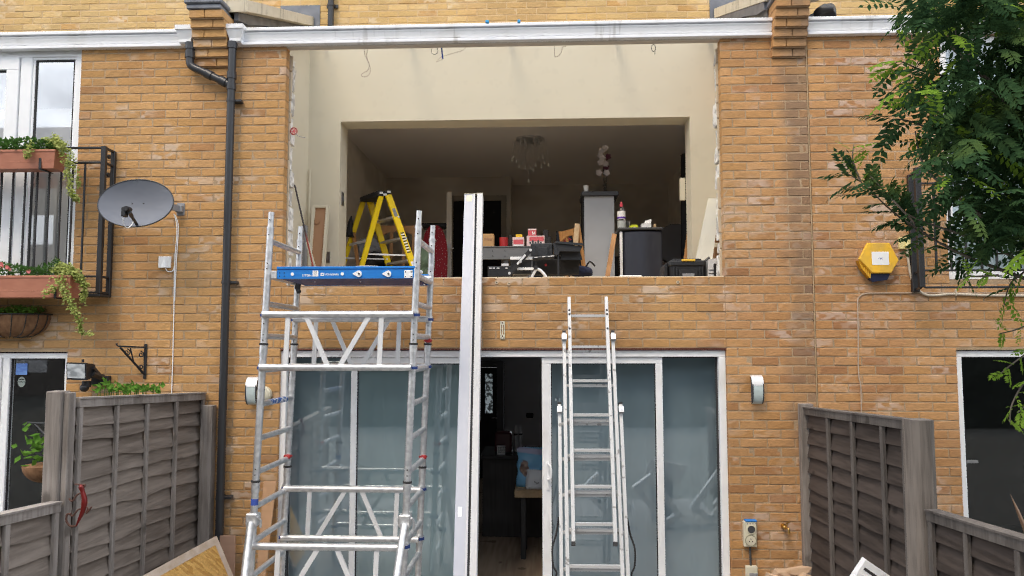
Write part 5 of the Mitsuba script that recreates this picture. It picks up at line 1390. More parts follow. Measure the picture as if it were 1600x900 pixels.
mat('mat_ply_pink', mikit.proc(lambda p, n, uv: mix([.33, .20, .14], [.40, .25, .18], fbm(p.x * 3, p.y * 3, p.z * 40, 3))), .75)
q0, q1 = at(344, 837, -.14), at(368, 837, -.14)
solo('plywood_offcut', rbox(q0[0], q1[0], -.15, -.13, 0.0, q0[2], .002), 'mat_ply_pink', 'pinkish board offcut standing behind the chipboard by the drainpipe foot', 'board')
q0, q1, q2 = at(413, 752, -.06), at(432, 752, -.06), at(404, 900, -.16)
solo('plywood_offcut', hull([(q0[0] - .005, -.05, q0[2]), (q1[0], -.05, q0[2]), (q0[0] - .005, -.065, q0[2]), (q1[0], -.065, q0[2]), (q0[0] - .01, -.18, 0), (q1[0] - .055, -.18, 0), (q0[0] - .01, -.196, 0), (q1[0] - .055, -.196, 0)]), 'mat_ply', 'tan board leaning on the wall between scaffold leg and sliding door', 'board')
# rubble
RB = []
r = np.random.default_rng(77)
mat('mat_rubble', mikit.proc(lambda p, n, uv: mix([.36, .22, .12], [.56, .42, .30], fbm(p.x * 14, p.y * 14, p.z * 14, 4))), .95, bump=FINE, scale=.005)
spots = ((1242, 883, -.35, .22, .10, 'largest pale brick lump on top of the rubble heap'), (1222, 891, -.42, .14, .09, 'angular brick lump left of the top of the rubble heap'), (1258, 893, -.45, .20, .08, 'flat brick piece right of the top of the rubble heap'), (1210, 897, -.5, .13, .08, 'leftmost brick lump on the rubble heap'), (1278, 899, -.52, .17, .07, 'rightmost brick piece on the rubble heap'))
for px, py, yy, w, h, lab in spots:
    q = at(px, py, yy)
    ps = r.uniform(-1, 1, (14, 3)) * [w / 2, .07, h / 2]
    b = hull(ps * 1.15); b = rot(b, [0, 1, 0], r.uniform(-16, 16))
    solo('brick_lump', mv(b, q - [0, 0, b.bounds[1][2]]), 'mat_rubble', lab, 'rubble')
hp = []
for _ in range(90):
    w = r.uniform(.08, .16); x_, y_ = r.normal(5.0, .17), -.45 + r.normal(0, .16)
    hgt = max(.03, .31 * math.exp(-((x_ - 4.98) ** 2 + (y_ + .42) ** 2) / .06)) * r.uniform(.3, .9)
    b = hull(r.uniform(-1, 1, (10, 3)) * [w / 2, w / 2, w / 3]); hp.append(mv(b, (min(x_, 5.06), y_, hgt)))
k = numbered('rubble_heap'); scene[k] = mikit.ply(cat(hp), 'mat_rubble'); labels[k] = {'label': 'heap of broken brick rubble beside the dark fence', 'category': 'rubble', 'kind': 'stuff'}
# old white frame pieces stacked by the right fence (their mirror image shows in the panes)
for n, (a, b, w, lab) in enumerate(((at(1362, 880, -1.55), at(1398, 905, -1.55), .16, 'white plastic frame piece with a dark seal leaning on the dark fence, bottom right'),)):
    FP = thing('window_frame_piece', lab, 'window frame')
    d = (b - a) / np.linalg.norm(b - a); s_ = np.array([-d[2] * -1, 0, d[0] * -1]); s_ = np.array([d[2], 0, -d[0]]);
    s_ = s_ if s_[2] < 0 else -s_
    L_e = .62
    fq = lambda u_, v2, y: tuple(a + d * u_ + s_ * v2 + np.array([0, y, 0]))
    obj('profile', hull([fq(u_, v2, y) for u_ in (-.04, L_e) for v2 in (0, .40) for y in (0, .06)]), 'mat_upvc', FP)
    obj('seal', hull([fq(u_, v2, y) for u_ in (-.02, L_e) for v2 in (.045, .062) for y in (-.003, 0)]), 'mat_rubber', FP)
    obj('ridge', hull([fq(u_, v2, y) for u_ in (-.04, L_e) for v2 in (0.09, .40) for y in (-.008, 0)]), 'mat_upvc', FP)
# ---------------------------------------------------------------- yellow step ladder in the back room
SL = thing('step_ladder', 'bright yellow fibreglass step ladder with a black top standing in the opened room', 'ladder')
near, far = at(600, 302, 2.25), at(571.5, 311, 2.62)
wv = far - near; wv[2] = 0
ftz = ZF
def leg_ends(apex, px, py, Y):
    e = at(px, py, Y); d = e - apex; return apex + d * ((ftz - apex[2]) / d[2])
nB = leg_ends(near + [-.035, 0, 0], 565, 415, 2.18); nC = leg_ends(near + [.035, 0, 0], 645, 415, 2.25)
wv2 = wv.copy()
rails = {'b': (near + [-.03, 0, -.02], nB), 'c': (near + [.05, 0, -.02], nC), 'a': (near + [-.03, 0, -.02] + wv2, nB + wv2 * 1.28), 'd': (near + [.05, 0, -.02] + wv2, nC + wv2 * 1.28)}
sidev = np.array([wv[1], -wv[0], 0]); sidev = wv / np.linalg.norm(wv)
for nm_, w in (('c', .075), ('d', .075), ('b', .058), ('a', .058)):
    p, q = rails[nm_]
    obj('rail', bar(p, q, w, .026, sidev), 'mat_yellow', SL)
P_ = lambda k_, t: rails[k_][0] * (1 - t) + rails[k_][1] * t
for t in (.205, .40, .60, .80):
    a, b = P_('c', t), P_('d', t)
    st = obj('step', hull([x_ + np.array([dx, 0, dz]) for x_ in (a, b) for dx in (-.045, .04) for dz in (-.012, .012)]), 'mat_alu', SL)
for t in (.42,): obj('rear_brace', bar(P_('a', t), P_('b', t), .03, .014, (1, 0, 0)), 'mat_alu_pale', SL)
obj('spreader', bar(P_('b', .545) + sidev * .03, P_('c', .555) + sidev * .03, .018, .008), 'mat_alu_pale', SL)
obj('spreader', bar(P_('a', .545) - sidev * .02, P_('d', .555) - sidev * .02, .018, .008), 'mat_alu_pale', SL)
tc = (near + near + wv) / 2
capd = wv / np.linalg.norm(wv); capx = np.array([capd[1], -capd[0], 0])
pts = [tc + capd * a + capx * b * s_ + np.array([0, 0, dz]) for a in (-.235, .235) for b in (-.08, .08) for s_, dz in ((1, -.035), (1, .012), (.8, .026))]
obj('top_cap', hull(pts), 'mat_black_matt', SL)
obj('cap_trim', cat(*[hull([near + capd * -.03 + np.array([x_, -.004, z_]) + np.array([dx, dy, dz]) for dx in (-.02, .02) for dy in (-.004, .004) for dz in (-.012, .012)]) for x_, z_ in ((-.045, .0), (.045, .01), (.0, -.02))]), 'mat_alu', SL)
# printed strip on the near front rail
cdir = (rails['c'][1] - rails['c'][0]); cdir /= np.linalg.norm(cdir)
face = rails['c'][0] - sidev * .0135
cw = np.cross(sidev, cdir)
pr = []
for k_ in range(8):
    o = face + cdir * (.47 + k_ * .034)
    pr.append(hull([o + cdir * a + cw * b + sidev * e for a in (0, .013) for b in (-.024, .024) for e in (-.001, .001)]))
obj('printed_strip', cat(pr), 'mat_black', SL, label='black printed lettering strip down the rail')
pr = [hull([face + cdir * (.475 + k_ * .034 + .012) + cdir * a + cw * b + sidev * e for a in (0, .012) for b in (-.022, .022) for e in (-.001, .001)]) for k_ in range(7)]
pr += [hull([face + cdir * .83 + cdir * a + cw * b + sidev * e for a in (0, .09) for b in (-.018, .02) for e in (-.001, .001)])]
obj('white_print', cat(pr), 'mat_white', SL)
obj('dark_label', hull([face + cdir * .17 + cdir * a + cw * b + sidev * e for a in (0, .10) for b in (-.022, .022) for e in (-.001, .001)]), 'mat_grey', SL)

# ---------------------------------------------------------------- chairs
def chair(label, loc, rz, group=None, seat='mat_seat', lean=8):
    K = thing('wooden_chair', label, 'chair', group)
    G = lambda m: mv(rot(m, [0, 0, 1], rz), loc)
    w, d, hs, hb = .40, .40, .45, 1.05
    for s_ in (-1, 1):
        obj('leg', G(rbox(s_ * w / 2 - .018, s_ * w / 2 + .018, -d / 2 - .018, -d / 2 + .018, 0, hs - .02)), 'mat_orange_wood', K)
        obj('back_post', G(hull([(s_ * w / 2 + a, d / 2 + y + b, z) for z, y in ((0, .03), (hs, 0)) for a in (-.019, .019) for b in (-.018, .018)])), 'mat_orange_wood', K)
        obj('back_post', G(hull([(s_ * w / 2 + a, d / 2 + y + b, z) for z, y in ((hs, 0), (hb, .09)) for a in (-.019, .019) for b in (-.016, .016)])), 'mat_orange_wood', K)
        obj('seat_rail', G(rbox(s_ * w / 2 - .012, s_ * w / 2 + .012, -d / 2 + .018, d / 2 - .018, hs - .07, hs - .02)), 'mat_orange_wood', K)
    t = np.linspace(-1, 1, 13)
    obj('top_rail', G(ext(Polygon([(x * (w / 2 - .019), hb - .005) for x in t] + [(x * (w / 2 - .019), hb - .10 + .045 * (1 - x * x) - .02) for x in t[::-1]]), d / 2 + .07, d / 2 + .09)), 'mat_orange_wood', K)
    for x in (-.08, .08): obj('slat', G(hull([(x + a, d / 2 + y + b, z) for z, y in ((hs + .05, .005), (hb - .07, .08)) for a in (-.02, .02) for b in (-.006, .006)])), 'mat_orange_wood', K)
    obj('front_rail', G(rbox(-w / 2 + .018, w / 2 - .018, -d / 2 - .01, -d / 2 + .012, hs - .07, hs - .02)), 'mat_orange_wood', K)
    obj('seat', G(rbox(-w / 2 - .01, w / 2 + .01, -d / 2 - .02, d / 2 - .02, hs - .02, hs + .025, .012)), mat('mat_seat', [.035, .02, .016], .6) if 'mat_seat' not in scene else 'mat_seat', K)
    return K


p = at(621, 346, 2.95)
chair('orange wooden chair seen behind the yellow step ladder', (p[0], 2.82, ZF - .0), 4)
p = at(885, 420, 1.55)
# chair lying back against the tool stand: posts lean
k_ = chair('orange wooden chair with dark seat between the saw stand and the grey cupboard', (at(925, 420, 2.15)[0], 2.22, ZF - .22), 118)
p = at(902, 350, 1.9); q = at(892, 428, 1.75)
solo('timber_offcut', bar(q + [0, 0, -.2], p, .055, .03), 'mat_timber', 'pale timber batten leaning between the saw stand and the grey cupboard', 'timber')
p = at(960, 366, 1.95); q = at(949, 428, 1.8)
solo('timber_offcut', cat(bar(q + [-.012, 0, -.1], p, .05, .03)), 'mat_orange_wood', 'orange timber batten leaning against the black fridge', 'timber')

# ---------------------------------------------------------------- grey cupboard with cup and orchid
q0, q1 = at(912.5, 300, 2.5), at(961, 430, 2.5)
GC = thing('cupboard', 'tall plain grey cupboard standing in the opened room', 'cupboard')
mat('mat_cupboard', mikit.proc(lambda p, n, uv: mix([.42, .43, .445], [.50, .51, .525], fbm(p.x * 4, p.y * 4, p.z * 3, 4))), .5)
obj('body', rbox(q0[0], q1[0], 2.5, 2.95, ZF, q0[2] - .05), 'mat_cupboard', GC)
obj('top', rbox(q0[0] - .03, q1[0] + .05, 2.46, 2.98, q0[2] - .05, q0[2], .004), 'mat_dark_grey', GC)
obj('side_strip', rbox(q0[0] - .018, q0[0] - .002, 2.52, 2.95, ZF, q0[2] - .06), 'mat_black', GC)
zc = q0[2]
p0, p1 = at(919, 298, 2.58), at(954, 298, 2.58)
solo('book', rbox(p0[0], p1[0], 2.56, 2.76, zc, zc + .015, .003), 'mat_white', 'flat white book lying on top of the grey cupboard', 'book')
p = at(915.5, 296, 2.56)
solo('paper_cup', lathe([(0, 0), (.024, 0), (.031, .072), (.034, .075), (.031, .078), (.027, .07), (.021, .006), (0, .006)], (p[0], 2.52, zc), 20), 'mat_white', 'white paper cup on the left edge of the grey cupboard top', 'cup', smooth=40)
OR = thing('orchid', 'pale orchid on two dark stems on top of the grey cupboard', 'plant')
pz = lambda px, py, y=2.85: at(px, py, y)
base = np.array([pz(944, 297)[0], 2.85, zc + .0])
obj('stem', tube(bend([base, pz(943.5, 270), pz(942, 245), pz(943, 229)], 6), .006, 7), 'mat_black_matt', OR, smooth=True)
obj('stem', tube(bend([base + [.02, 0, 0], pz(947, 275), pz(947, 255), pz(949, 242)], 6), .006, 7), 'mat_black_matt', OR, smooth=True)
obj('pot', lathe([(0, 0), (.04, 0), (.055, .05), (.05, .06), (0, .06)], (base[0] + .005, 2.85, zc), 18), 'mat_black', OR, smooth=40)
mat('mat_orchid', [.62, .58, .60], .6); mat('mat_orchid_dark', [.10, .02, .05], .6)
for n, (px, py, dk) in enumerate(((945, 231, 0), (940, 236, 0), (938, 243, 0), (938.5, 254, 0), (946, 256, 0), (936, 270, 0), (948, 270, 0), (950, 245, 1), (947, 262, 1), (941, 247, 0))):
    c = pz(px, py, 2.80 + .01 * (n % 3)); m = []
    for a in range(5):
        th_ = 2 * math.pi * a / 5 + n; v, f = leaf(c, np.array([math.cos(th_), -.25, math.sin(th_)]), np.array([0, -1, .1]), .048, .05, .1); m.append(trimesh.Trimesh(v, f, process=False))
    obj('flower', cat(m), 'mat_orchid_dark' if dk else 'mat_orchid', OR)

# ---------------------------------------------------------------- black fridge and what stands on it
FR = thing('fridge', 'small glossy black fridge with a white side edge, right of the grey cupboard', 'fridge')
q0, q1 = at(966, 356, 2.1), at(1036, 430, 2.1)
mat('mat_gloss_black', [.035, .04, .06], .14, .35, clearcoat=1.0)
zt = q0[2]
db = hull([(x_, y_, z_) for x_, y_ in ((q0[0] + .055, 2.12), (q0[0] + .075, 2.092), (q0[0] + .15, 2.078), ((q0[0] + q1[0]) / 2 + .05, 2.070), (q1[0] - .12, 2.078), (q1[0] - .02, 2.10), (q1[0], 2.13)) for z_ in (ZF + .04, zt - .05)] + [(x_, 2.12, z_) for x_ in (q0[0] + .06, q1[0]) for z_ in (ZF + .03, zt - .035)])
obj('door', db, 'mat_gloss_black', FR, smooth=35)
obj('cabinet', rbox(q0[0] + .05, q1[0], 2.131, 2.58, ZF + .02, zt - .03), 'mat_black', FR)
obj('edge_strip', rbox(q0[0] + .016, q0[0] + .046, 2.09, 2.13, ZF + .02, zt - .045), 'mat_white', FR)
obj('top', rbox(q0[0] - .005, q1[0] + .005, 2.06, 2.60, zt - .029, zt, .01), 'mat_dark_grey', FR)
obj('feet', cat(*[rbox(x_, x_ + .04, y_, y_ + .04, ZF, ZF + .03) for x_ in (q0[0] + .06, q1[0] - .1) for y_ in (2.15, 2.5)]), 'mat_black', FR)
p = at(971, 340, 2.2)
BT = thing('water_bottle', 'clear plastic bottle with red cap and purple-banded label on the fridge', 'bottle')
hgt = at(970, 317, 2.2)[2] - zt
prof = [(0, 0), (.043, 0), (.046, .02), (.046, .55 * hgt), (.044, .62 * hgt), (.03, .76 * hgt), (.015, .84 * hgt), (.014, .88 * hgt), (0, .88 * hgt)]
mat('mat_bottle', [.55, .60, .60], .15)
obj('body', lathe(prof, (p[0], 2.2, zt), 24), 'mat_glass_solid', BT, smooth=50)
obj('label', lathe([(.0462, .36 * hgt), (.0472, .37 * hgt), (.0472, .66 * hgt), (.0462, .67 * hgt)], (p[0], 2.2, zt), 24), 'mat_white', BT, smooth=50)
obj('label_band', lathe([(.0474, .38 * hgt), (.0482, .385 * hgt), (.0482, .45 * hgt), (.0474, .455 * hgt)], (p[0], 2.2, zt), 24), mat('mat_purple', [.10, .03, .34], .4), BT, smooth=50)
obj('lower_label', lathe([(.0462, .03 * hgt), (.047, .035 * hgt), (.047, .30 * hgt), (.0462, .305 * hgt)], (p[0], 2.2, zt), 24), mat('mat_label_grey', [.42, .44, .43], .5), BT, smooth=50)
obj('cap', lathe([(0, 0), (.018, 0), (.018, .03), (.012, .045), (.009, .06), (0, .062)], (p[0], 2.2, zt + .84 * hgt), 18), mat('mat_cap_red', [.55, .05, .08], .4), BT, smooth=40)
p = at(980.5, 348, 2.2)
solo('drinking_glass', lathe([(0, 0), (.026, 0), (.031, .10), (.033, .10), (.029, .0), (.0, .004)][:4] + [(.029, .004), (0, .004)], (p[0], 2.2, zt), 20), 'mat_glass_solid', 'clear drinking glass beside the bottle on the fridge', 'glass', smooth=40)
p = at(990.5, 350, 2.2)
TB = thing('tape_measure', 'bright lime yellow tape measure on the fridge top', 'tape measure')
obj('case', hull([(p[0] + a, 2.2 + y, zt + z) for y in (-.03, .03) for a, z in ((-.045, 0), (.045, 0), (.042, .03), (.03, .045), (-.028, .045), (-.042, .03))]), mat('mat_lime', [.62, .66, .02], .4), TB)
obj('blade_slot', rbox(p[0] - .01, p[0] + .012, 2.167, 2.171, zt + .004, zt + .02), 'mat_white', TB)
q0_, q1_ = at(1002, 341, 2.2), at(1017, 353, 2.2)
CB = thing('small_carton', 'small white open carton on the fridge top', 'box')
obj('carton', rbox(q0_[0], q1_[0], 2.17, 2.27, zt, zt + .06, .002), 'mat_white', CB)
obj('flap', hull([(q0_[0] + .03, 2.2, zt + .061), (q1_[0], 2.2, zt + .061), (q1_[0] + .01, 2.21, zt + .115), (q0_[0] + .05, 2.23, zt + .10), (q1_[0], 2.24, zt + .066)]), 'mat_white', CB)
obj('seam', rbox(q0_[0], q1_[0], 2.1685, 2.17, zt + .052, zt + .056, .0005), 'mat_grey', CB)
p = at(1023, 350, 2.2)
solo('wood_block', rbox(p[0] - .015, p[0] + .015, 2.18, 2.22, zt, zt + .055, .004), 'mat_timber', 'small light wooden block on the fridge top right of the carton', 'block')

# ---------------------------------------------------------------- tool case, white machine, leaning boards at the right of the bay
TC = thing('tool_case', 'black ribbed plastic tool case with a yellow latch at the right end of the parapet', 'tool case')
a0, a1 = at(1046, 405, .42), at(1099, 432, .42)
zf = ZF + .0; ztop = a0[2]
x0, x1 = a0[0] - .0, a1[0]
obj('body', hull([(x, y, z) for x, y, z in ((x0 + .015, .40, zf), (x1 - .015, .40, zf), (x0 + .015, .66, zf), (x1 - .015, .66, zf), (x0, .385, ztop - .07), (x1, .385, ztop - .07), (x0, .68, ztop - .07), (x1, .68, ztop - .07))]), 'mat_tool', TC)
obj('lid', rbox(x0 - .01, x1 + .01, .372, .69, ztop - .069, ztop - .015, .012), 'mat_tool', TC)
obj('lid_rim', rbox(x0 + .02, x1 - .02, .39, .67, ztop - .014, ztop, .006), 'mat_black', TC)
obj('latch', rbox(x0 + .10, x0 + .22, .360, .40, ztop - .025, ztop - .006, .003), mat('mat_latch', [.72, .45, .05], .4), TC)
obj('recess', rbox(x0 + .075, x1 - .06, .366, .384, zf + .10, ztop - .10, .003), 'mat_black', TC)
obj('grip', rbox(x0 + .105, x1 - .09, .362, .366, zf + .13, zf + .16, .001), 'mat_grey', TC)
for xx in (x0 + .025, x0 + .05, x1 - .045, x1 - .022): obj('rib', rbox(xx, xx + .012, .37, .392, zf + .02, ztop - .072, .002), 'mat_tool', TC)
s0 = at(1034, 413, .60)
TC2 = thing('tool_case', 'lower black toolbox end sticking out left of the ribbed tool case', 'tool case')
obj('body', hull([(s0[0], .46, zf), (x0 - .02, .46, zf), (s0[0], .70, zf), (x0 - .02, .70, zf), (s0[0], .46, s0[2] - .03), (x0 - .02, .46, ztop - .03), (s0[0], .70, s0[2] - .03), (x0 - .02, .70, ztop - .03)]), 'mat_tool', TC2)
for xx in np.linspace(s0[0] + .015, x0 - .04, 4): obj('rib', rbox(xx, xx + .012, .448, .462, zf, s0[2] - .035, .002), 'mat_black', TC2)
WM = thing('machine_case', 'white and black cased machine beside the tool case against the right jamb', 'machine')
b0, b1 = at(1104, 404, .42), at(1124, 432, .42)
obj('case', hull([(b0[0], .40, zf), (b1[0], .40, zf), (b0[0], .60, zf), (b1[0], .60, zf), (b0[0] + .01, .405, b0[2] - .01), (b1[0] - .03, .405, b0[2] + .0), (b0[0] + .01, .60, b0[2] - .01), (b1[0] - .03, .60, b0[2])]), 'mat_alu_pale', WM)
obj('grille', rbox(b1[0] - .055, b1[0] - .018, .392, .401, zf + .07, b0[2] - .05, .003), 'mat_black', WM)
obj('handle', cat(tube([(b0[0] - .012, .44, zf + .04), (b0[0] - .014, .44, b0[2] - .02), (b0[0] + .03, .44, b0[2] + .012)], .012, 8)), 'mat_black', WM)
for z in (zf + .10, zf + .16, zf + .19): obj('marking', rbox(b0[0] + .012, b0[0] + .058, .397, .402, z, z + .006, .0005), 'mat_dark_grey', WM)
mat('mat_plasterboard', mikit.proc(lambda p, n, uv: mix([.56, .53, .44], [.66, .63, .54], fbm(p.x * 4, p.y * 4, p.z * 2, 4))), .85)
PB = [at(1107, 310, 1.35), at(1126, 310, 1.2), at(1086, 414, .95), at(1112, 414, .85)]
solo('plasterboard_offcut', hull([q + np.array([0, d, 0]) for q in PB for d in (0, .012)] + [PB[2] * 1.0 + (PB[2] - PB[0]) * .2 * np.array([1, .3, 1]), PB[3] + (PB[3] - PB[1]) * .2 * np.array([1, .3, 1])]), 'mat_plasterboard', 'cream plasterboard offcut leaning in the right corner of the opening', 'board')
q0, q1 = at(1116, 360, 1.3), at(1126, 402, 1.25)
solo('cardboard_box', cat(rbox(q0[0], q0[0] + .3, 1.3, 1.5, ZF, at(1118, 386, 1.3)[2]), rbox(q0[0] + .01, q0[0] + .3, 1.31, 1.5, at(1118, 380, 1.3)[2] + .03, q0[2])), mat('mat_card', [.36, .20, .11], .8), 'brown cardboard boxes behind the leaning plasterboard', 'box')
p, q = at(1075, 352, 2.15), at(1069, 416, 2.12)
solo('timber_offcut', hull([p + [0, 0, 0], p + [.012, 0, 0], p + [0, .02, 0], p + [.012, .02, 0], q + [-.045, 0, -.2], q + [.045, 0, -.2], q + [-.045, .02, -.2], q + [.045, .02, -.2]]), 'mat_orange_wood', 'reddish timber board leaning at the right edge of the wide inner opening', 'timber')
q0, q1 = at(1062, 240, 3.0), at(1075, 400, 3.0)
solo('dark_curtain', hull([(q0[0], 3.0, ZF), (q0[0] + .3, 3.0, ZF), (q0[0], 3.1, ZF), (q0[0] + .3, 3.1, ZF), (q0[0] + .03, 3.0, q0[2]), (q0[0] + .3, 3.0, q0[2] + .06), (q0[0] + .03, 3.1, q0[2]), (q0[0] + .3, 3.1, q0[2] + .06)]), 'mat_black_matt', 'dark hanging curtain at the right side of the back room', 'curtain')
p = at(1055, 372, 3.4)
AC = thing('armchair', 'dark rounded armchair back in shadow at the right of the room', 'armchair')
obj('back', disc((p[0], 3.4, p[2] - .08), .26, .12, 30, 'y'), mat('mat_chair_dark', [.10, .09, .085], .8), AC, smooth=30)
obj('seat', rbox(p[0] - .35, p[0] + .32, 3.0, 3.5, ZF + .1, ZF + .50, .03), 'mat_chair_dark', AC)

# ---------------------------------------------------------------- workbench with boxes
WB = thing('workbench', 'long grey panelled bench behind the leaning beam, loaded with boxes', 'bench')
q0, q1 = at(742, 385, 2.05), at(832, 405, 2.05)
zt = q0[2]
obj('apron', rbox(q0[0], q1[0], 2.05, 2.08, q1[2], zt - .012), 'mat_cupboard' if False else mat('mat_bench', [.13, .135, .145], .5), WB)
obj('top', rbox(q0[0] - .01, q1[0] + .01, 2.04, 2.65, zt - .011, zt), 'mat_bench', WB)
for xx in (q0[0], (q0[0] + q1[0]) / 2, q1[0] - .05): obj('leg', rbox(xx, xx + .05, 2.09, 2.13, ZF, q1[2] + .02), 'mat_bench', WB)
obj('screws', cat(*[disc((at(px, py, 2.05)[0], 2.048, at(px, py, 2.05)[2]), .007, .004, 8) for px in (770, 789) for py in (392.5, 400.5)]), 'mat_black', WB)
def on_bench(px0, px1, py, Y): a, b = at(px0, py, Y), at(px1, py, Y); return a[0], b[0], a[2]
a, b, z = on_bench(754, 772, 366, 2.15)
BX = thing('cardboard_box', 'brown cardboard box on the bench beside the beam', 'box')
obj('carton', rbox(a, b, 2.12, 2.26, zt, z), mat('mat_brown_box', [.46, .27, .12], .7), BX); obj('tape', rbox(a + .02, b - .02, 2.1175, 2.12, (zt + z) / 2, (zt + z) / 2 + .03, .0005), 'mat_card', BX)
a, b, z = on_bench(781, 793, 371, 2.15)
CD = thing('candle_jar', 'round dark red candle jar on the bench', 'jar')
obj('jar', lathe([(0, 0), (.045, 0), (.048, .01), (.05, z - zt - .01), (.048, z - zt), (0, z - zt)], ((a + b) / 2, 2.17, zt), 24), 'mat_red', CD, smooth=40)
a, b, z = on_bench(801, 819, 371, 2.15)
MB_ = thing('printed_carton', 'small white and red carton with a yellow block on top, on the bench', 'box')
obj('carton', rbox(a, b, 2.12, 2.25, zt, z), mat('mat_pinkish', [.66, .50, .50], .6), MB_); obj('label', rbox(a + .01, b - .01, 2.1175, 2.12, zt + .03, z - .03, .0005), mat('mat_red_print', [.58, .10, .12], .5), MB_); obj('strip', rbox(a + .01, b - .01, 2.117, 2.12, zt + .012, zt + .026, .0005), 'mat_white', MB_)
a2, b2, z2 = on_bench(806, 816, 366.5, 2.15)
solo('yellow_block', rbox(a2, b2, 2.13, 2.2, z + .001, z2, .003), mat('mat_block_yellow', [.78, .50, .03], .5), 'yellow block lying on the small red and white carton', 'block')
a, b, z = on_bench(823, 851, 369, 2.15)
LB = thing('printed_carton', 'wide red and white printed carton on the bench', 'box')
obj('carton', rbox(a, b, 2.12, 2.3, zt, z), 'mat_pinkish', LB); obj('label', rbox(a + .03, b - .01, 2.1175, 2.12, (zt + z) / 2, z - .012, .0005), 'mat_red_print', LB)
obj('print', cat(*[rbox(a + .03 + k_ * .03, a + .05 + k_ * .03, 2.1172, 2.12, zt + .035, zt + .035 + .02 * (1 + k_ % 2), .0004) for k_ in range(5)]), 'mat_dark_grey', LB)
a2, b2, z2 = on_bench(825, 838, 358, 2.15)
TB2 = thing('printed_carton', 'small red carton with white letter M stacked on the wide carton', 'box')
obj('carton', rbox(a2, b2, 2.13, 2.24, z + .001, z2), 'mat_red_print', TB2); obj('edge', rbox(a2 - .001, b2 + .001, 2.1275, 2.13, z2 - .016, z2, .0004), 'mat_pinkish', TB2)
M_ = meshkit.text_mesh('M', (z2 - z) * .42, .001, True); ow = M_.bounds[1][0]
obj('letter', text_y('M', (z2 - z) * .42, b2 - ow - .012, 2.129, z + (z2 - z) * .2), 'mat_white', TB2)
for n, (px0, px1, py, lab) in enumerate(((795, 801, 368, 'black canister between the red jar and the white carton'), (848, 857, 360, 'small black speaker cube behind the cartons'), (852, 861, 370, 'black box right of the wide red carton'))):
    a, b, z = on_bench(px0, px1, py, 2.35); K = thing('black_box', lab, 'box'); obj('case', rbox(a, b, 2.3, 2.42, zt, z, .006), 'mat_black', K); obj('front', rbox(a + .008, b - .008, 2.296, 2.30, zt + .01, z - .01, .002), 'mat_black_matt', K)
TV = thing('television', 'dark flat screen standing at the back of the room', 'television')
a, b = at(869, 360.5, 4.2), at(909, 382, 4.2)
obj('screen', rbox(a[0], b[0], 4.2, 4.23, b[2] - .1, a[2], .006), 'mat_gloss_black', TV); obj('stand', rbox(a[0] + .15, b[0] - .15, 4.2, 4.35, b[2] - .18, b[2] - .1), 'mat_black', TV)
SB = thing('sideboard', 'dark low sideboard under the television', 'sideboard')
obj('body', rbox(a[0] - .4, b[0] + .5, 4.1, 4.6, ZF, b[2] - .18), 'mat_black_matt', SB); obj('doors', cat(*[rbox(a[0] - .38 + .4 * k_, a[0] - .02 + .4 * k_, 4.085, 4.1, ZF + .05, b[2] - .22) for k_ in range(3)]), 'mat_black', SB)
c = at(884, 374, 2.6)
solo('red_cloth', hull(np.vstack([c + r.normal(0, 1, (18, 3)) * [.04, .05, .016] for _ in (0,)])), 'mat_red_print', 'crumpled red cloth on the black tool tray', 'cloth')

# ---------------------------------------------------------------- mitre saw and folding stand on the front edge of the room
MS = thing('mitre_saw', 'black and silver mitre saw on a folded stand lying on the parapet edge', 'saw')
Ym = .62
A2 = lambda px, py, dy=0.: at(px, py, Ym + dy)
def blk(px0, py0, px1, py1, y0, y1, m, nm_, c=.006):
    a, b = at(px0, py0, Ym + y0), at(px1, py1, Ym + y0); return obj(nm_, rbox(a[0], b[0], Ym + y0, Ym + y1, b[2], a[2], c), m, MS)
blk(795, 401, 905, 405.5, .02, .06, 'mat_white', 'rail_bar', .01) if False else None
obj('rail_bar', bar(A2(797, 403.5), A2(832, 403.5), .026, .03), 'mat_white', MS)
obj('rail_bar', bar(A2(808, 420), A2(834, 420), .022, .03), 'mat_white', MS)
obj('rail_tube', tube([A2(832, 404), A2(866, 401)], .020, 12), 'mat_black', MS, smooth=40)
obj('tube_marks', cat(*[tube([A2(px, 403.6 - (px - 832) * .09, -.0205) + [0, 0, .004], A2(px + 5, 403.1 - (px - 832) * .09, -.0205) + [0, 0, .004]], .003, 5) for px in (835, 847, 856, 861)]), 'mat_white', MS)
arm = obj('arm', bar(A2(829, 391, -.03), A2(796, 428, -.03), .036, .03), 'mat_black', MS)
obj('arm_plate', bar(A2(821, 398, -.05), A2(808, 413, -.05), .018, .01), 'mat_alu_pale', arm)
for px, py in ((829, 391), (813, 409), (796, 427)): obj('pivot', disc(A2(px, py, -.05), .013, .03, 14), 'mat_alu', arm)
blk(798, 404, 830, 428, .05, .2, 'mat_tool', 'base')
blk(762, 416, 800, 432, .06, .22, 'mat_tool', 'table')
for k_, px in enumerate((766, 771, 778, 791)): q = A2(px, 419, .055); obj('tick', rbox(q[0] - .012 + .004 * (k_ % 2), q[0] + .014, Ym + .052, Ym + .06, q[2] - .005, q[2] + .005, .001), 'mat_white', MS)
q = A2(789, 414, .05); obj('scale_plate', rbox(q[0] - .035, q[0] + .035, Ym + .05, Ym + .06, q[2] - .01, q[2] + .012, .002), 'mat_alu_pale', MS)
blk(829, 380, 864, 401, .03, .22, 'mat_tool', 'motor_case', .01)
blk(837, 384, 858, 400, .02, .03, 'mat_black', 'motor_panel')
blk(839.5, 386, 856, 399.5, .014, .02, 'mat_tool', 'motor_cover')
a = A2(868, 378); b = A2(909, 392)
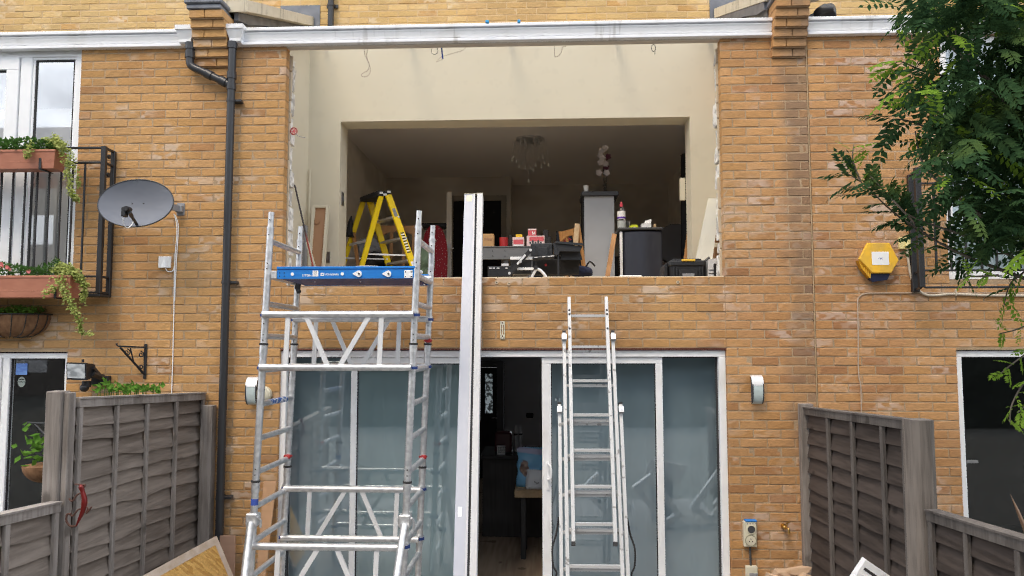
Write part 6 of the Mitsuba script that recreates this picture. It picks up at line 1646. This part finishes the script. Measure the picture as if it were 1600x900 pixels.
obj('tray', hull([(a[0], Ym, a[2] - .01), (b[0] + .01, Ym, a[2] - .04), (a[0] + .03, Ym, b[2] + .0), (b[0] - .02, Ym, b[2] - .005), (a[0], Ym + .3, a[2]), (b[0] + .01, Ym + .3, a[2] - .03), (a[0] + .03, Ym + .3, b[2]), (b[0] - .02, Ym + .3, b[2])]), 'mat_black', MS)
obj('tray_rim', cat(bar(A2(868, 378.5, -.01), A2(911, 382, -.01), .02, .02)), 'mat_tool', MS)
obj('hinge_arm', cat(bar(A2(871, 395, .02), A2(868, 379, .02), .05, .03), disc(A2(869.5, 395, 0), .024, .03, 16)), 'mat_tool', MS)
obj('stand_leg', tube([A2(872, 398, .02), A2(872.5, 432, .02)], .011, 8), 'mat_black', MS)
obj('under_tray', hull([A2(875, 395, .1), A2(906, 392, .1), A2(877, 406, .1), A2(910, 406, .1), A2(875, 395, .3), A2(906, 392, .3), A2(877, 406, .3), A2(910, 406, .3)]), 'mat_tool', MS)
obj('stand_frame', cat(tube([A2(838, 420), A2(831, 433)], .013, 9), tube(bend([A2(838, 420), A2(845, 423), A2(852, 431), A2(854, 436)], 5), .015, 9)), 'mat_alu_pale', MS, smooth=40)
obj('knob', disc(A2(837, 418, -.02), .02, .03, 14), 'mat_black', MS)
obj('red_button', disc(A2(853, 414, .1), .012, .02, 12), 'mat_red', MS)
blk(836, 405, 905, 428, .3, .5, 'mat_black_matt', 'rear_housing')
q = A2(908, 426)
bgm = trimesh.creation.icosphere(3, .1); bgm.apply_scale([1.25, .9, .62]); vv = bgm.vertices; vv += (np.stack([meshkit.noise(vv * 16 + k_ * 9) for k_ in range(3)], -1) - .5) * .05; bgm.vertices = vv
NB = thing('cloth_bag', 'slumped dark navy bag on the floor left of the fridge', 'bag')
c = at(909, 425, 1.1); obj('sack', mv(bgm, (c[0], 1.1, c[2])), mat('mat_navy_cloth', [.018, .022, .05], .9), NB, smooth=True)
obj('strap', tube(bend([c + [.04, 0, .05], c + [.08, -.02, .10], c + [.13, 0, .06]], 5), .009, 7), 'mat_black', NB)

# ---------------------------------------------------------------- left of the bay
RD = thing('radiator', 'cream ribbed radiator leaning by the left jamb of the opening', 'radiator')
xr1 = XI0 + .06
y0_, y1_ = .35, .95
z0_, z1_ = ZF, at(460, 352, .5)[2]
obj('panel', rbox(XI0 + .005, XI0 + .03, y0_, y1_, z0_ + .02, z1_), 'mat_white', RD)
for yy in np.linspace(y0_ + .03, y1_ - .05, 8): obj('rib', rbox(XI0 + .03, XI0 + .045, yy, yy + .035, z0_ + .05, z1_ - .04, .005), 'mat_cream', RD)
obj('grille', rbox(XI0 + .001, XI0 + .06, y0_ - .01, y1_ + .01, z1_, z1_ + .02, .003), 'mat_white', RD)
BP = thing('framed_panel', 'tall brown panel with pale frame leaning on the cream wall left of the opening', 'panel')
q0, q1, q2 = at(484, 318, 1.45), at(509, 322, 1.45), at(482, 430, 1.3)
f0 = np.array([q0[0], 1.60, q0[2]]); 
obj('board', hull([(q0[0] + .03, 1.56, q0[2] - .03), (q1[0] - .025, 1.56, q0[2] - .03), (q0[0] + .02, 1.40, ZF), (q1[0] - .03, 1.40, ZF), (q0[0] + .03, 1.58, q0[2] - .03), (q1[0] - .025, 1.58, q0[2] - .03), (q0[0] + .02, 1.42, ZF), (q1[0] - .03, 1.42, ZF)]), 'mat_card', BP)
for x0, x1, z0, z1 in ((q0[0], q0[0] + .03, 0, 1), (q1[0] - .025, q1[0], 0, 1)):
    obj('frame', hull([(x, y, z) for z, yy in ((q0[2], 1.545), (ZF, 1.385)) for x in (x0 - (0.01 if z == ZF else 0), x1 - (0.01 if z == ZF else 0)) for y in (yy, yy + .06)]), 'mat_cream', BP)
obj('frame', rbox(q0[0], q1[0], 1.54, 1.60, q0[2] - .03, q0[2] + .002), 'mat_cream', BP)
kn = at(494, 345, 1.5); obj('knob', disc((kn[0], 1.53, kn[2]), .03, .02, 16), 'mat_card', BP)
pa, pb = at(461, 291, .75), at(489, 416, .62)
solo('red_rod', cat(tube([pa, pb + (pb - pa) * .18], .008, 8), tube(bend([pa + [-.045, .0, -.012], pa + [-.02, 0, .012], pa], 4), .010, 8)), mat('mat_rod', mikit.proc(lambda p, n, uv: mix([.35, .06, .04], [.05, .04, .04], smoothstep(3.10, 3.22, p.z))), .5), 'thin red and black rod with hooked end leaning at the left jamb', 'rod', smooth=40)
pa, pb = at(484.5, 263, 1.66), at(482, 420, 1.66)
solo('pipe_run', tube([(pa[0], 1.66, pa[2]), (pa[0] - .01, 1.66, ZF)], .012, 10), 'mat_cream', 'thin cream pipe running up the corner of the opened front room', 'pipe', smooth=40)
pa, pb = at(480, 378, .9), at(491, 418, .85)
solo('timber_offcut', bar(pa, pb + (pb - pa) * .6, .03, .02), 'mat_cream', 'short cream batten leaning beside the red rod', 'timber')
q0, q1 = at(473, 352, .98), at(478, 416, .98)
solo('spirit_level', cat(rbox(q0[0], q1[0], .96, 1.02, ZF, q0[2])), 'mat_grey', 'grey upright box section standing beside the radiator', 'spirit level')
# red tape reel on the jamb
c = at(459, 205, .10)
RT = thing('tape_reel', 'small red cable reel hanging on the left jamb of the opening', 'reel')
obj('rim', trimesh.creation.torus(.030, .0045, 22, 8).apply_transform(trimesh.transformations.rotation_matrix(math.pi / 2, [1, 0, 0])).apply_translation(c), 'mat_red', RT, smooth=True)
obj('spokes', cat(*[bar(c, c + np.array([.03 * math.cos(a), 0, .03 * math.sin(a)]), .007, .006) for a in np.linspace(0, 5.2, 6)]), 'mat_red_print', RT)
obj('cord', tube(bend([c + [.02, -.005, -.02], c + [.05, -.01, -.05], c + [.11, -.01, -.06]], 4), .003, 6), 'mat_grey', RT)
# items behind the platform, left: bucket, tub, bags
c = at(550, 404, 2.15)
solo('bucket', lathe([(0, 0), (.10, 0), (.13, .30), (.135, .30), (.12, .29), (0, .05)], (c[0], 2.15, ZF + .1), 24), 'mat_cream', 'cream bucket behind the yellow step ladder at the left', 'bucket', smooth=40)
c = at(577, 416, 1.55)
solo('lid_tub', lathe([(0, 0), (.16, 0), (.17, .16), (.175, .17), (.165, .175), (0, .19)], (c[0], 1.55, c[2] - .185), 28), 'mat_white', 'white tub lid just showing above the blue platform', 'tub', smooth=40)
for px, py, sc_, lab, mt in ((584, 408, (1.3, .8, .9), 'black rubbish sack behind the step ladder', 'mat_black'), (577, 392, (1.0, .8, 1.0), 'grey crumpled plastic sack above the black sack', 'mat_grey')):
    s = trimesh.creation.icosphere(3, .16); s.apply_scale(sc_); vv = s.vertices; vv += (np.stack([meshkit.noise(vv * 14 + k_ * 5 + px) for k_ in range(3)], -1) - .5) * .09; s.vertices = vv
    c = at(px, py, 2.9); solo('rubbish_sack', mv(s, c), mt, lab, 'sack', smooth=True)
q, p = at(556, 392, 2.6), at(549, 340, 2.6)
GU = thing('folded_parasol', 'black and orange folded umbrella standing in the left corner of the back room', 'umbrella')
obj('cover', tube([p + [0, 0, .02], p + [-.01, 0, -.06], p + [-.02, 0, -.22], q * .5 + p * .5], [.006, .03, .045, .05], 10), 'mat_black_matt', GU, smooth=40); obj('handle', bar(p * .55 + q * .45, q + [.06, 0, -.35], .04, .03), 'mat_orange_wood', GU)
# ironing board, black shelf, green sack
IB = thing('ironing_board', 'red dotted ironing board standing upright behind the scaffold legs', 'ironing board')
cx = at(679, 390, 3.4); tz = at(679, 352, 3.4)[2]
w = .17
shp = Polygon([(cx[0] + w * math.copysign(abs(math.cos(a)) ** .8, math.cos(a)), (tz - .42) + (.42 if math.sin(a) > 0 else .9) * math.sin(a)) for a in np.linspace(0, 6.283, 48)][:-1]).intersection(sbox(cx[0] - 1, ZF, cx[0] + 1, 9))
def f_dots(p, n, uv):
    d, d2, w = mikit.voronoi(p.x * 24, p.z * 24)
    return mix([.50, .42, .42], [.30, .013, .025], smoothstep(.10, .2, d + .12 * w))
obj('cover', ext(shp, 3.38, 3.42), mat('mat_dots', mikit.proc(f_dots), .8), IB)
obj('legs', cat(tube([(cx[0] - .1, 3.44, ZF), (cx[0] + .08, 3.44, tz - .3)], .012, 8), tube([(cx[0] + .1, 3.46, ZF), (cx[0] - .08, 3.46, tz - .3)], .012, 8)), 'mat_alu', IB)
q0, q1 = at(658, 348.5, 4.2), at(697, 354, 4.2)
WS = thing('wall_shelf', 'black wall shelf in the dark back room left of the doorway', 'shelf')
obj('board', rbox(q0[0], q1[0], 4.2, 4.45, q1[2], q0[2]), 'mat_black', WS); obj('bracket', hull([(q0[0] + .1, 4.2, q1[2]), (q1[0] - .1, 4.2, q1[2]), (q0[0] + .1, 4.4, q1[2]), (q1[0] - .1, 4.4, q1[2]), ((q0[0] + q1[0]) / 2, 4.4, q1[2] - .12)]), 'mat_black', WS)
obj('post', rbox((q0[0] + q1[0]) / 2 - .03, (q0[0] + q1[0]) / 2 + .03, 4.4, 4.46, ZF, q1[2]), 'mat_black', WS)
c = at(664, 410, 2.7); s = trimesh.creation.icosphere(3, .16); s.apply_scale((.75, .7, 1.25)); vv = s.vertices; vv += (np.stack([meshkit.noise(vv * 12 + k_ * 5) for k_ in range(3)], -1) - .5) * .06; s.vertices = vv
solo('green_sack', mv(s, c), mat('mat_green_sack', [.10, .15, .10], .8), 'grey green sack between the right scaffold legs', 'sack', smooth=True)

# ---------------------------------------------------------------- chandelier
CH = thing('chandelier', 'ceiling chandelier of hanging glass drops in the dark room', 'chandelier')
yc = 4.0
ct = at(828, 234, yc); zcl = ZC
obj('plate', disc((ct[0], yc, zcl - .015), .19, .03, 30, 'z'), 'mat_alu', CH, smooth=30)
mat('mat_drop', [.66, .66, .64], .12, spec_trans=.0)
for n, (px, py) in enumerate(((803, 245), (807, 252), (811, 260), (816, 255), (821, 262), (826, 283), (829, 262), (833, 266), (837, 258), (841, 248), (846, 260), (851, 254), (857, 258), (800, 250), (819, 248), (848, 246))):
    y_ = yc + .12 * math.sin(n * 2.4); e = at(px, py, y_)
    top_ = np.array([ct[0] + (e[0] - ct[0]) * .9, y_, zcl - .02])
    d_ = obj('wire', tube([top_, e + [0, 0, .03]], .0022, 5), 'mat_alu', CH)
    obj('glass_drop', mv(trimesh.creation.revolve(np.array([(0, -.028), (.012, -.022), (.016, -.01), (.011, .01), (.003, .04), (0, .042)]), sections=12), e), 'mat_drop', d_, smooth=True)
for n in range(6):
    a = n / 6 * 6.28; e = np.array([ct[0] + .13 * math.cos(a), yc + .13 * math.sin(a), zcl - .09]); obj('lamp_holder', tube([e + [0, 0, .06], e], .014, 8), 'mat_alu', CH)

# ---------------------------------------------------------------- loose wires under the soffit, tape marks on the gutter
def wire(label, pts, r_=.0025, m='mat_thin_cable'):
    return solo('loose_wire', tube(bend(pts, 6), r_, 6), m, label, 'wire', smooth=True)
yw_ = .10
wire('thin loose wire loop dangling under the soffit, leftmost of the hanging wires', [at(571, 70, yw_), at(570, 85, yw_), at(577, 100, yw_), at(574, 110, yw_), at(566, 115, yw_), at(565, 119, yw_), at(574, 119, yw_), at(579, 108, yw_), at(573, 88, yw_), at(576, 72, yw_)])
wire('small coiled wire under the soffit beside the blue cable', [at(679 + 5 * math.cos(a), 79 + 6 * math.sin(a), yw_ + .01 * k_) for k_, a in enumerate(np.linspace(-1.6, 9.5, 22))], .0025, 'mat_dark_grey')
wire('short blue cable end hanging under the soffit', [at(690, 68, yw_), at(690.5, 80, yw_), at(692, 92, yw_)], .007, mat('mat_cable_blue', [.02, .07, .35], .4))
wire('thin bent wire right of the blue cable under the soffit', [at(692, 92, yw_), at(682, 97, yw_), at(688, 90, yw_), at(705, 84, yw_), at(722, 79, yw_), at(728, 74, yw_)], .0018)
wire('small hanging wire loop under the middle of the soffit', [at(867, 68, yw_), at(866.5, 86, yw_), at(870, 88.5, yw_), at(877, 82, yw_), at(879, 74, yw_), at(884, 72, yw_)])
wire('small dark wire ring under the soffit near the right end', [at(1021 + 3 * math.cos(a), 75 + 5.5 * math.sin(a), yw_) for a in np.linspace(0, 6.6, 14)] + [at(1023, 86, yw_)], .0028, 'mat_dark_grey')
wire('thin line sagging along the back of the soffit at the left', [at(452, 73, .2), at(488, 77, .35), at(520, 74.5, .35), at(580, 74, .35)], .0025, 'mat_dark_grey')
q = at(761, 33, -.15); solo('tape_scrap', rbox(q[0] - .015, q[0] + .015, -.15, -.12, q[2] - .012, q[2] + .012, .004), mat('mat_scrap', [.02, .30, .62], .5), 'left of two tiny bright blue tape scraps on the gutter edge', 'tape')
q = at(811, 32.5, -.15); solo('tape_scrap', rbox(q[0] - .015, q[0] + .012, -.15, -.12, q[2] - .012, q[2] + .012, .004), 'mat_scrap', 'right of two tiny bright blue tape scraps on the gutter edge', 'tape')
# dark lump on the roof right of the corbel
s = trimesh.creation.icosphere(3, .12); s.apply_scale((.85, .7, .8)); vv = s.vertices; vv += (np.stack([meshkit.noise(vv * 14 + k_ * 5) for k_ in range(3)], -1) - .5) * .05; s.vertices = vv
c = at(1290, 20, .25)
BL = thing('black_bag', 'small black plastic bundle lying behind the gutter right of the right corbel', 'bag')
obj('bundle', mv(s, c), 'mat_black', BL, smooth=True)
obj('tail', hull([c + [-.05, 0, .03], c + [-.19, 0, -.04], c + [-.19, 0, -.05], c + [-.05, .05, .0], c + [-.05, 0, -.05]]), 'mat_black', BL)

q0, q1 = at(968, 428.5, .06), at(1002, 431.5, .06)
solo('trim_strip', rbox(q0[0], q1[0], .03, .06, ZP + .012, ZP + .026, .002), 'mat_white', 'short white trim strip lying on the parapet in front of the black fridge', 'strip')
# ---------------------------------------------------------------- tree at the right
TR = thing('tree', 'feathery dark green tree with pinnate leaves overhanging the right of the picture', 'tree')
r = np.random.default_rng(12)
scene['mat_tree_leaf'] = {'type': 'principledthin', 'base_color': mikit.proc(lambda p, n, uv: mix(mix([.026, .062, .030], [.060, .118, .046], noise(p.x * 37, p.y * 37, p.z * 37)), [.10, .155, .045], .75 * smoothstep(.52, .78, fbm(p.x * 5 + 2, p.y * 5, p.z * 5, 3)))), 'roughness': .5, 'diff_trans': .65, 'spec_trans': 0.0}
leafmat('mat_tree_young', [.14, .27, .03], [.26, .40, .06], .8)
mat('mat_bark', mikit.proc(lambda p, n, uv: mix([.07, .055, .045], [.20, .17, .14], fbm(p.x * 25, p.y * 25, p.z * 12, 4))), .9, bump=FINE, scale=.004)
VT, FT = [], []
VY, FY = [], []


def pinnate(base, d, L, n_pairs, lw, young=False, droop=.5):
    V, F_ = (VY, FY) if young else (VT, FT)
    d = d / np.linalg.norm(d); p = np.array(base, float); step = L / n_pairs
    up = np.array([0, 0, 1.0]) + r.normal(0, .35, 3); pitch = r.uniform(-.2, .4)
    for k in range(n_pairs + 1):
        d = d + np.array([0, 0, -droop * step * 1.6]); d /= np.linalg.norm(d)
        s = np.cross(d, up); s /= np.linalg.norm(s) + 1e-9; u = np.cross(s, d)
        t = (k + .5) / (n_pairs + 1); ll = lw * (.72 + .5 * math.sin(math.pi * min(1, t * .95 + .08)))
        for sg in ((-1, 1) if k < n_pairs else (0,)):
            ld = d * (.55 if sg else 1) + s * sg * .9 - u * (.18 + pitch * .5) + r.normal(0, .10, 3)
            v, f = leaf(p + r.normal(0, .001, 3), ld, u + r.normal(0, .2, 3), ll, ll * .52, .12)
            F_ += [[a + len(V) for a in q] for q in f]; V += list(v)
        # leaf stalk as a thin three-sided strip
        q = p + d * step; b = len(V); V += [p - s * .0012, p + s * .0012, q]; F_ += [[b, b + 1, b + 2]]
        p = q


inside = Polygon([(1455, -40), (1432, 30), (1462, 70), (1440, 110), (1432, 140), (1462, 190), (1440, 215), (1452, 250), (1470, 275), (1495, 320), (1530, 335), (1525, 365), (1545, 380), (1590, 390), (1640, 395), (1760, 400), (1760, -60)])
from shapely.geometry import Point
pts = []
while len(pts) < 1500:
    x, y = r.uniform(1380, 1760), r.uniform(-60, 480)
    if inside.contains(Point(x, y)) and (x > 1490 or r.random() < .75):
        if math.hypot((x - 1562) / 30, (y - 108) / 24) < 1 and r.random() < .8: continue
        if math.hypot((x - 1520) / 60, (y - 85) / 16) < 1 and r.random() < .6: continue
        if math.hypot((x - 1595) / 22, (y - 276) / 16) < 1 and r.random() < .8: continue
        if math.hypot((x - 1500) / 26, (y - 340) / 22) < 1 and r.random() < .5: continue
        pts.append((x, y))
for x, y in pts:
    Y = r.uniform(-3.15, -2.05); b = at(x, y, Y)
    cx = np.clip((1560 - x) / 180, -1, 1)
    d = np.array([-cx * .75 + r.normal(0, .55), r.normal(-.25, .5), r.normal(.0, .38) + (.12 if y < 60 else -.12)])
    pinnate(b, d, r.uniform(.17, .27), int(r.integers(8, 12)), r.uniform(.036, .050), r.random() < (.05 if x > 1450 else .16), droop=r.uniform(1.0, 3.2))


def spray(path, Y, n, young=0.0, L=(.16, .25), lw=.046, down=1.8):
    c = bend([at(x, y, Y + dy) for x, y, dy in path], 8)
    for k in range(n):
        t = (k + .5) / n; i = min(int(t * (len(c) - 1)), len(c) - 2); tg = c[i + 1] - c[i]; tg /= np.linalg.norm(tg)
        s = np.cross(tg, [0, 1, 0]); sg = 1 if k % 2 else -1
        d = tg * .7 + s * sg * .8 + r.normal(0, .25, 3) + np.array([0, -.2, -.1])
        pinnate(c[i], d, r.uniform(*L), int(r.integers(6, 10)), lw * r.uniform(.85, 1.1), r.random() < young, down)
    return tube(c, np.linspace(.006, .0022, len(c)), 6)


twigs = [spray([(1500, 396, .1), (1455, 372, .05), (1420, 350, 0), (1385, 322, 0), (1350, 288, 0), (1322, 270, 0)], -2.45, 24, .02, (.13, .19), .042, .6),
         spray([(1345, 284, 0), (1336, 262, 0), (1332, 245, 0), (1334, 226, 0)], -2.45, 9, 1.0, (.07, .12), .020, .6),
         spray([(1430, 350, 0), (1400, 318, 0), (1385, 302, .05), (1360, 275, .05)], -2.55, 8, .05, (.10, .15), .036, .6),
         spray([(1480, 120, 0), (1440, 110, 0), (1405, 96, 0), (1390, 112, 0)], -2.5, 9, .45),
         spray([(1470, 210, 0), (1430, 192, 0), (1400, 186, 0), (1386, 192, 0)], -2.4, 8, .25),
         spray([(1640, 385, 0), (1580, 395, 0), (1530, 398, 0), (1505, 402, 0), (1496, 412, 0)], -2.4, 12, .2, (.12, .18), .040, 1.0),
         spray([(1660, 380, 0), (1600, 425, 0), (1578, 445, 0), (1568, 480, 0)], -2.7, 9, .9, (.10, .15), .036),
         spray([(1660, 520, 0), (1615, 545, 0), (1580, 570, 0), (1562, 585, 0)], -2.6, 7, 1.0, (.07, .11), .024),
         spray([(1660, 600, 0), (1620, 620, 0), (1590, 645, 0)], -2.6, 6, 1.0, (.07, .11), .024),
         spray([(1650, 560, 0), (1610, 585, 0), (1582, 630, 0), (1578, 660, 0)], -2.7, 6, 1.0, (.07, .11), .024),
         spray([(1640, 480, 0), (1600, 510, 0), (1560, 522, 0)], -2.6, 6, 1.0, (.07, .10), .022),
         spray([(1530, 180, 0), (1526, 200, 0), (1512, 215, 0), (1508, 232, 0)], -2.9, 5, 1.0, (.08, .12), .036),
         spray([(1650, 180, 0), (1610, 160, 0), (1585, 145, 0)], -2.8, 7, .1),
         spray([(1440, 20, 0), (1420, 5, 0), (1402, 15, 0)], -2.4, 7, .05),
         spray([(1560, 430, 0), (1520, 432, 0), (1510, 428, 0)], -2.9, 5, .9, (.06, .1), .022)]
obj('crown', trimesh.Trimesh(np.array(VT), FT, process=False), 'mat_tree_leaf', TR, kind='stuff', label='dense dark green feathery leaves')
obj('young_leaves', trimesh.Trimesh(np.array(VY), FY, process=False), 'mat_tree_young', TR, kind='stuff', label='light yellow-green young leaves')
limbs = [([at(1760, 480, -2.6), at(1640, 250, -2.6), at(1580, 175, -2.6), at(1545, 130, -2.6), at(1530, 110, -2.6), at(1500, 60, -2.55), at(1470, 20, -2.5)], .026, .006),
         ([at(1640, 250, -2.6), at(1560, 165, -2.6), at(1525, 150, -2.55), at(1500, 140, -2.5)], .012, .004),
         ([at(1720, 420, -2.5), at(1610, 225, -2.5), at(1560, 195, -2.45), at(1490, 172, -2.4)], .010, .003),
         ([at(1700, 470, -2.4), at(1560, 420, -2.42), at(1480, 386, -2.44), at(1405, 338, -2.46)], .012, .0035),
         ([at(1700, 470, -2.5), at(1560, 390, -2.5), at(1440, 345, -2.48), at(1410, 330, -2.48)], .009, .003),
         ([at(1530, 110, -2.6), at(1485, 70, -2.5), at(1450, 15, -2.45), at(1440, -30, -2.4)], .012, .004),
         ([at(1700, 470, -2.6), at(1500, 310, -2.5), at(1445, 260, -2.45), at(1430, 205, -2.4)], .012, .003)]
rt = at(1760, 480, -2.6)
obj('trunk', tube(bend([(rt[0] + .15, -2.6, 0), (rt[0] + .12, -2.62, 1.2), rt, rt + [.1, 0, 1.2], rt + [0.05, .1, 2.4]], 6), np.linspace(.085, .03, 25), 12), 'mat_bark', TR, smooth=50)
for pa, r0, r1 in limbs:
    c = bend(pa, 7); obj('limb', tube(c, np.linspace(r0, r1, len(c)), 8), 'mat_bark', TR, smooth=50)
obj('twigs', cat(twigs), 'mat_bark', TR, kind='stuff')
# long brown blade at the lower right edge
a, b, c = at(1578, 771, -1.6), at(1590, 795, -1.6), at(1612, 850, -1.62)
FX = thing('strap_leaf_plant', 'pointed brownish strap leaf rising in front of the right dark window', 'plant')
for n, (o, m_) in enumerate((((0, 0, 0), 1), ((.16, .05, -.06), .9), ((.24, -.05, -.02), 1.1))):
    o = np.array(o); q = c + [.10, 0, -.9]
    obj('leaf', cat(hull([a + o, b + o + [-.012, 0, 0], b + o + [.006, 0, 0], b + o + [-.003, -.006, 0], c + o + [-.022, 0, 0], c + o + [.018, 0, 0], c + o + [0, -.01, 0]]), hull([c + o + [-.022, 0, 0], c + o + [.018, 0, 0], c + o + [0, -.01, 0], q + o + [-.02, 0, 0], q + o + [.02, 0, 0], q + o + [0, -.012, 0]])), mat('mat_strap_leaf', [.24, .13, .07], .5) if 'mat_strap_leaf' not in scene else 'mat_strap_leaf', FX)

# ---------------------------------------------------------------- what the panes mirror: gardens and houses behind the photographer
OP = thing('brick_house', 'long brick terrace across the gardens, showing only as a reflection in the panes', 'house')
ow = sbox(-30, 0, 36, 9.0)
obj('wall', box(-30, 36, -32, -26, 0, 10.4), mat('mat_far_wall', [.20, .18, .16], .9), OP)
obj('roof', ext(Polygon([(-33, 10.2), (-29, 12.5), (-25.6, 10.2), (-25.6, 10.4), (-29, 12.75), (-33, 10.4)]), -30, 36, 'x'), mat('mat_far_roof', [.22, .22, .23], .8), OP)
wn = [rbox(x, x + 1.4, -26.02, -25.97, z, z + 1.3) for x in range(-28, 34, 4) for z in (1.0, 3.8, 6.6)]
obj('windows', cat(wn), 'mat_white', OP, kind='stuff')
HG = thing('hedge', 'dark garden hedge behind the photographer, seen only in reflections', 'hedge')
V = trimesh.creation.box((26, 1.2, 2.6)).subdivide().subdivide().subdivide().subdivide().subdivide()
vv = V.vertices; vv += (np.stack([meshkit.noise(vv * 2.5 + k_ * 9) for k_ in range(3)], -1) - .5) * .7; V.vertices = vv + [3, -14.5, 1.2]
r2 = np.random.default_rng(3)
for n, (x, y, w, h, tz, ty, lab) in enumerate(((4.85, -2.70, .34, .78, 34, -12, 'tilted old white window frame leaning on the patio, mirrored in the rightmost pane'), (4.50, -2.45, .26, .66, -38, -14, 'old white window frame lying across the others, mirrored in the rightmost pane'), (3.95, -2.7, .30, .62, -46, -14, 'old white window frame on the patio, mirrored in the pane with the ladder'))):
    K = thing('old_window_frame', lab, 'window frame')
    m_ = frame_xz(-w / 2, w / 2, 0, h, .075, -.03, .03)
    m_ = rot(rot(m_, [0, 1, 0], tz), [1, 0, 0], ty); m_ = mv(m_, (x, y, -m_.bounds[0][2]))
    obj('frame', m_, 'mat_upvc', K)
solo('white_board', mv(rot(rot(rbox(-.24, .24, -.01, .01, 0, .30), [0, 1, 0], 14), [1, 0, 0], -30), (4.42, -2.95, .46)), 'mat_white', 'white board propped behind the old frames, mirrored in the rightmost pane', 'board')
obj('foliage', V, mat('mat_hedge', mikit.proc(lambda p, n, uv: mix([.022, .030, .024], [.05, .06, .05], fbm(p.x * 9, p.y * 9, p.z * 9, 3))), .9), HG)

solo('paint_tub', lathe([(0, 0), (.13, 0), (.15, .40), (.155, .41), (.15, .455), (0, .456)], (4.42, -2.95, 0), 24), 'mat_grey', 'grey tub propping up the white board, mirrored in the rightmost pane', 'tub', smooth=40)

# look-alikes share a group
for base, phrase in {'terraced_house': 'terraced brick houses in the row', 'party_wall': 'stepped party wall parapets', 'gutter': 'white gutter runs', 'lap_fence': 'lap fence panels', 'fence_post': 'fence posts', 'flower_trough': 'terracotta troughs on the balcony',
                     'balcony_railing': 'black balcony railings', 'wall_lamp': 'half-round wall lamps beside the doors', 'curtain': 'sheer curtains behind the sliding doors', 'roller_blind': 'window blinds', 'wall_anchor': 'small anchors in the top brick course',
                     'loose_wire': 'loose wires hanging under the soffit', 'tape_scrap': 'blue tape scraps on the gutter', 'brick_lump': 'brick lumps on the rubble heap', 'plywood_offcut': 'board offcuts against the wall', 'timber_offcut': 'timber battens leaning in the room',
                     'wooden_chair': 'orange wooden chairs in the room', 'printed_carton': 'red and white cartons on the bench', 'black_box': 'black boxes on the bench', 'tool_case': 'black tool cases on the parapet', 'rubbish_sack': 'sacks behind the step ladder',
                     'pepper_grinder': 'steel grinders on the kitchen island', 'old_window_frame': 'old window frames on the patio', 'wall_cable': 'cables on the right brick wall', 'cardboard_box': 'brown cardboard boxes'}.items():
    keys = [k for k in labels if (k == base or (k.startswith(base + '_') and k[len(base) + 1:].isdigit())) and 'category' in labels[k]]
    if len(keys) > 1:
        for k in keys: labels[k]['group'] = phrase
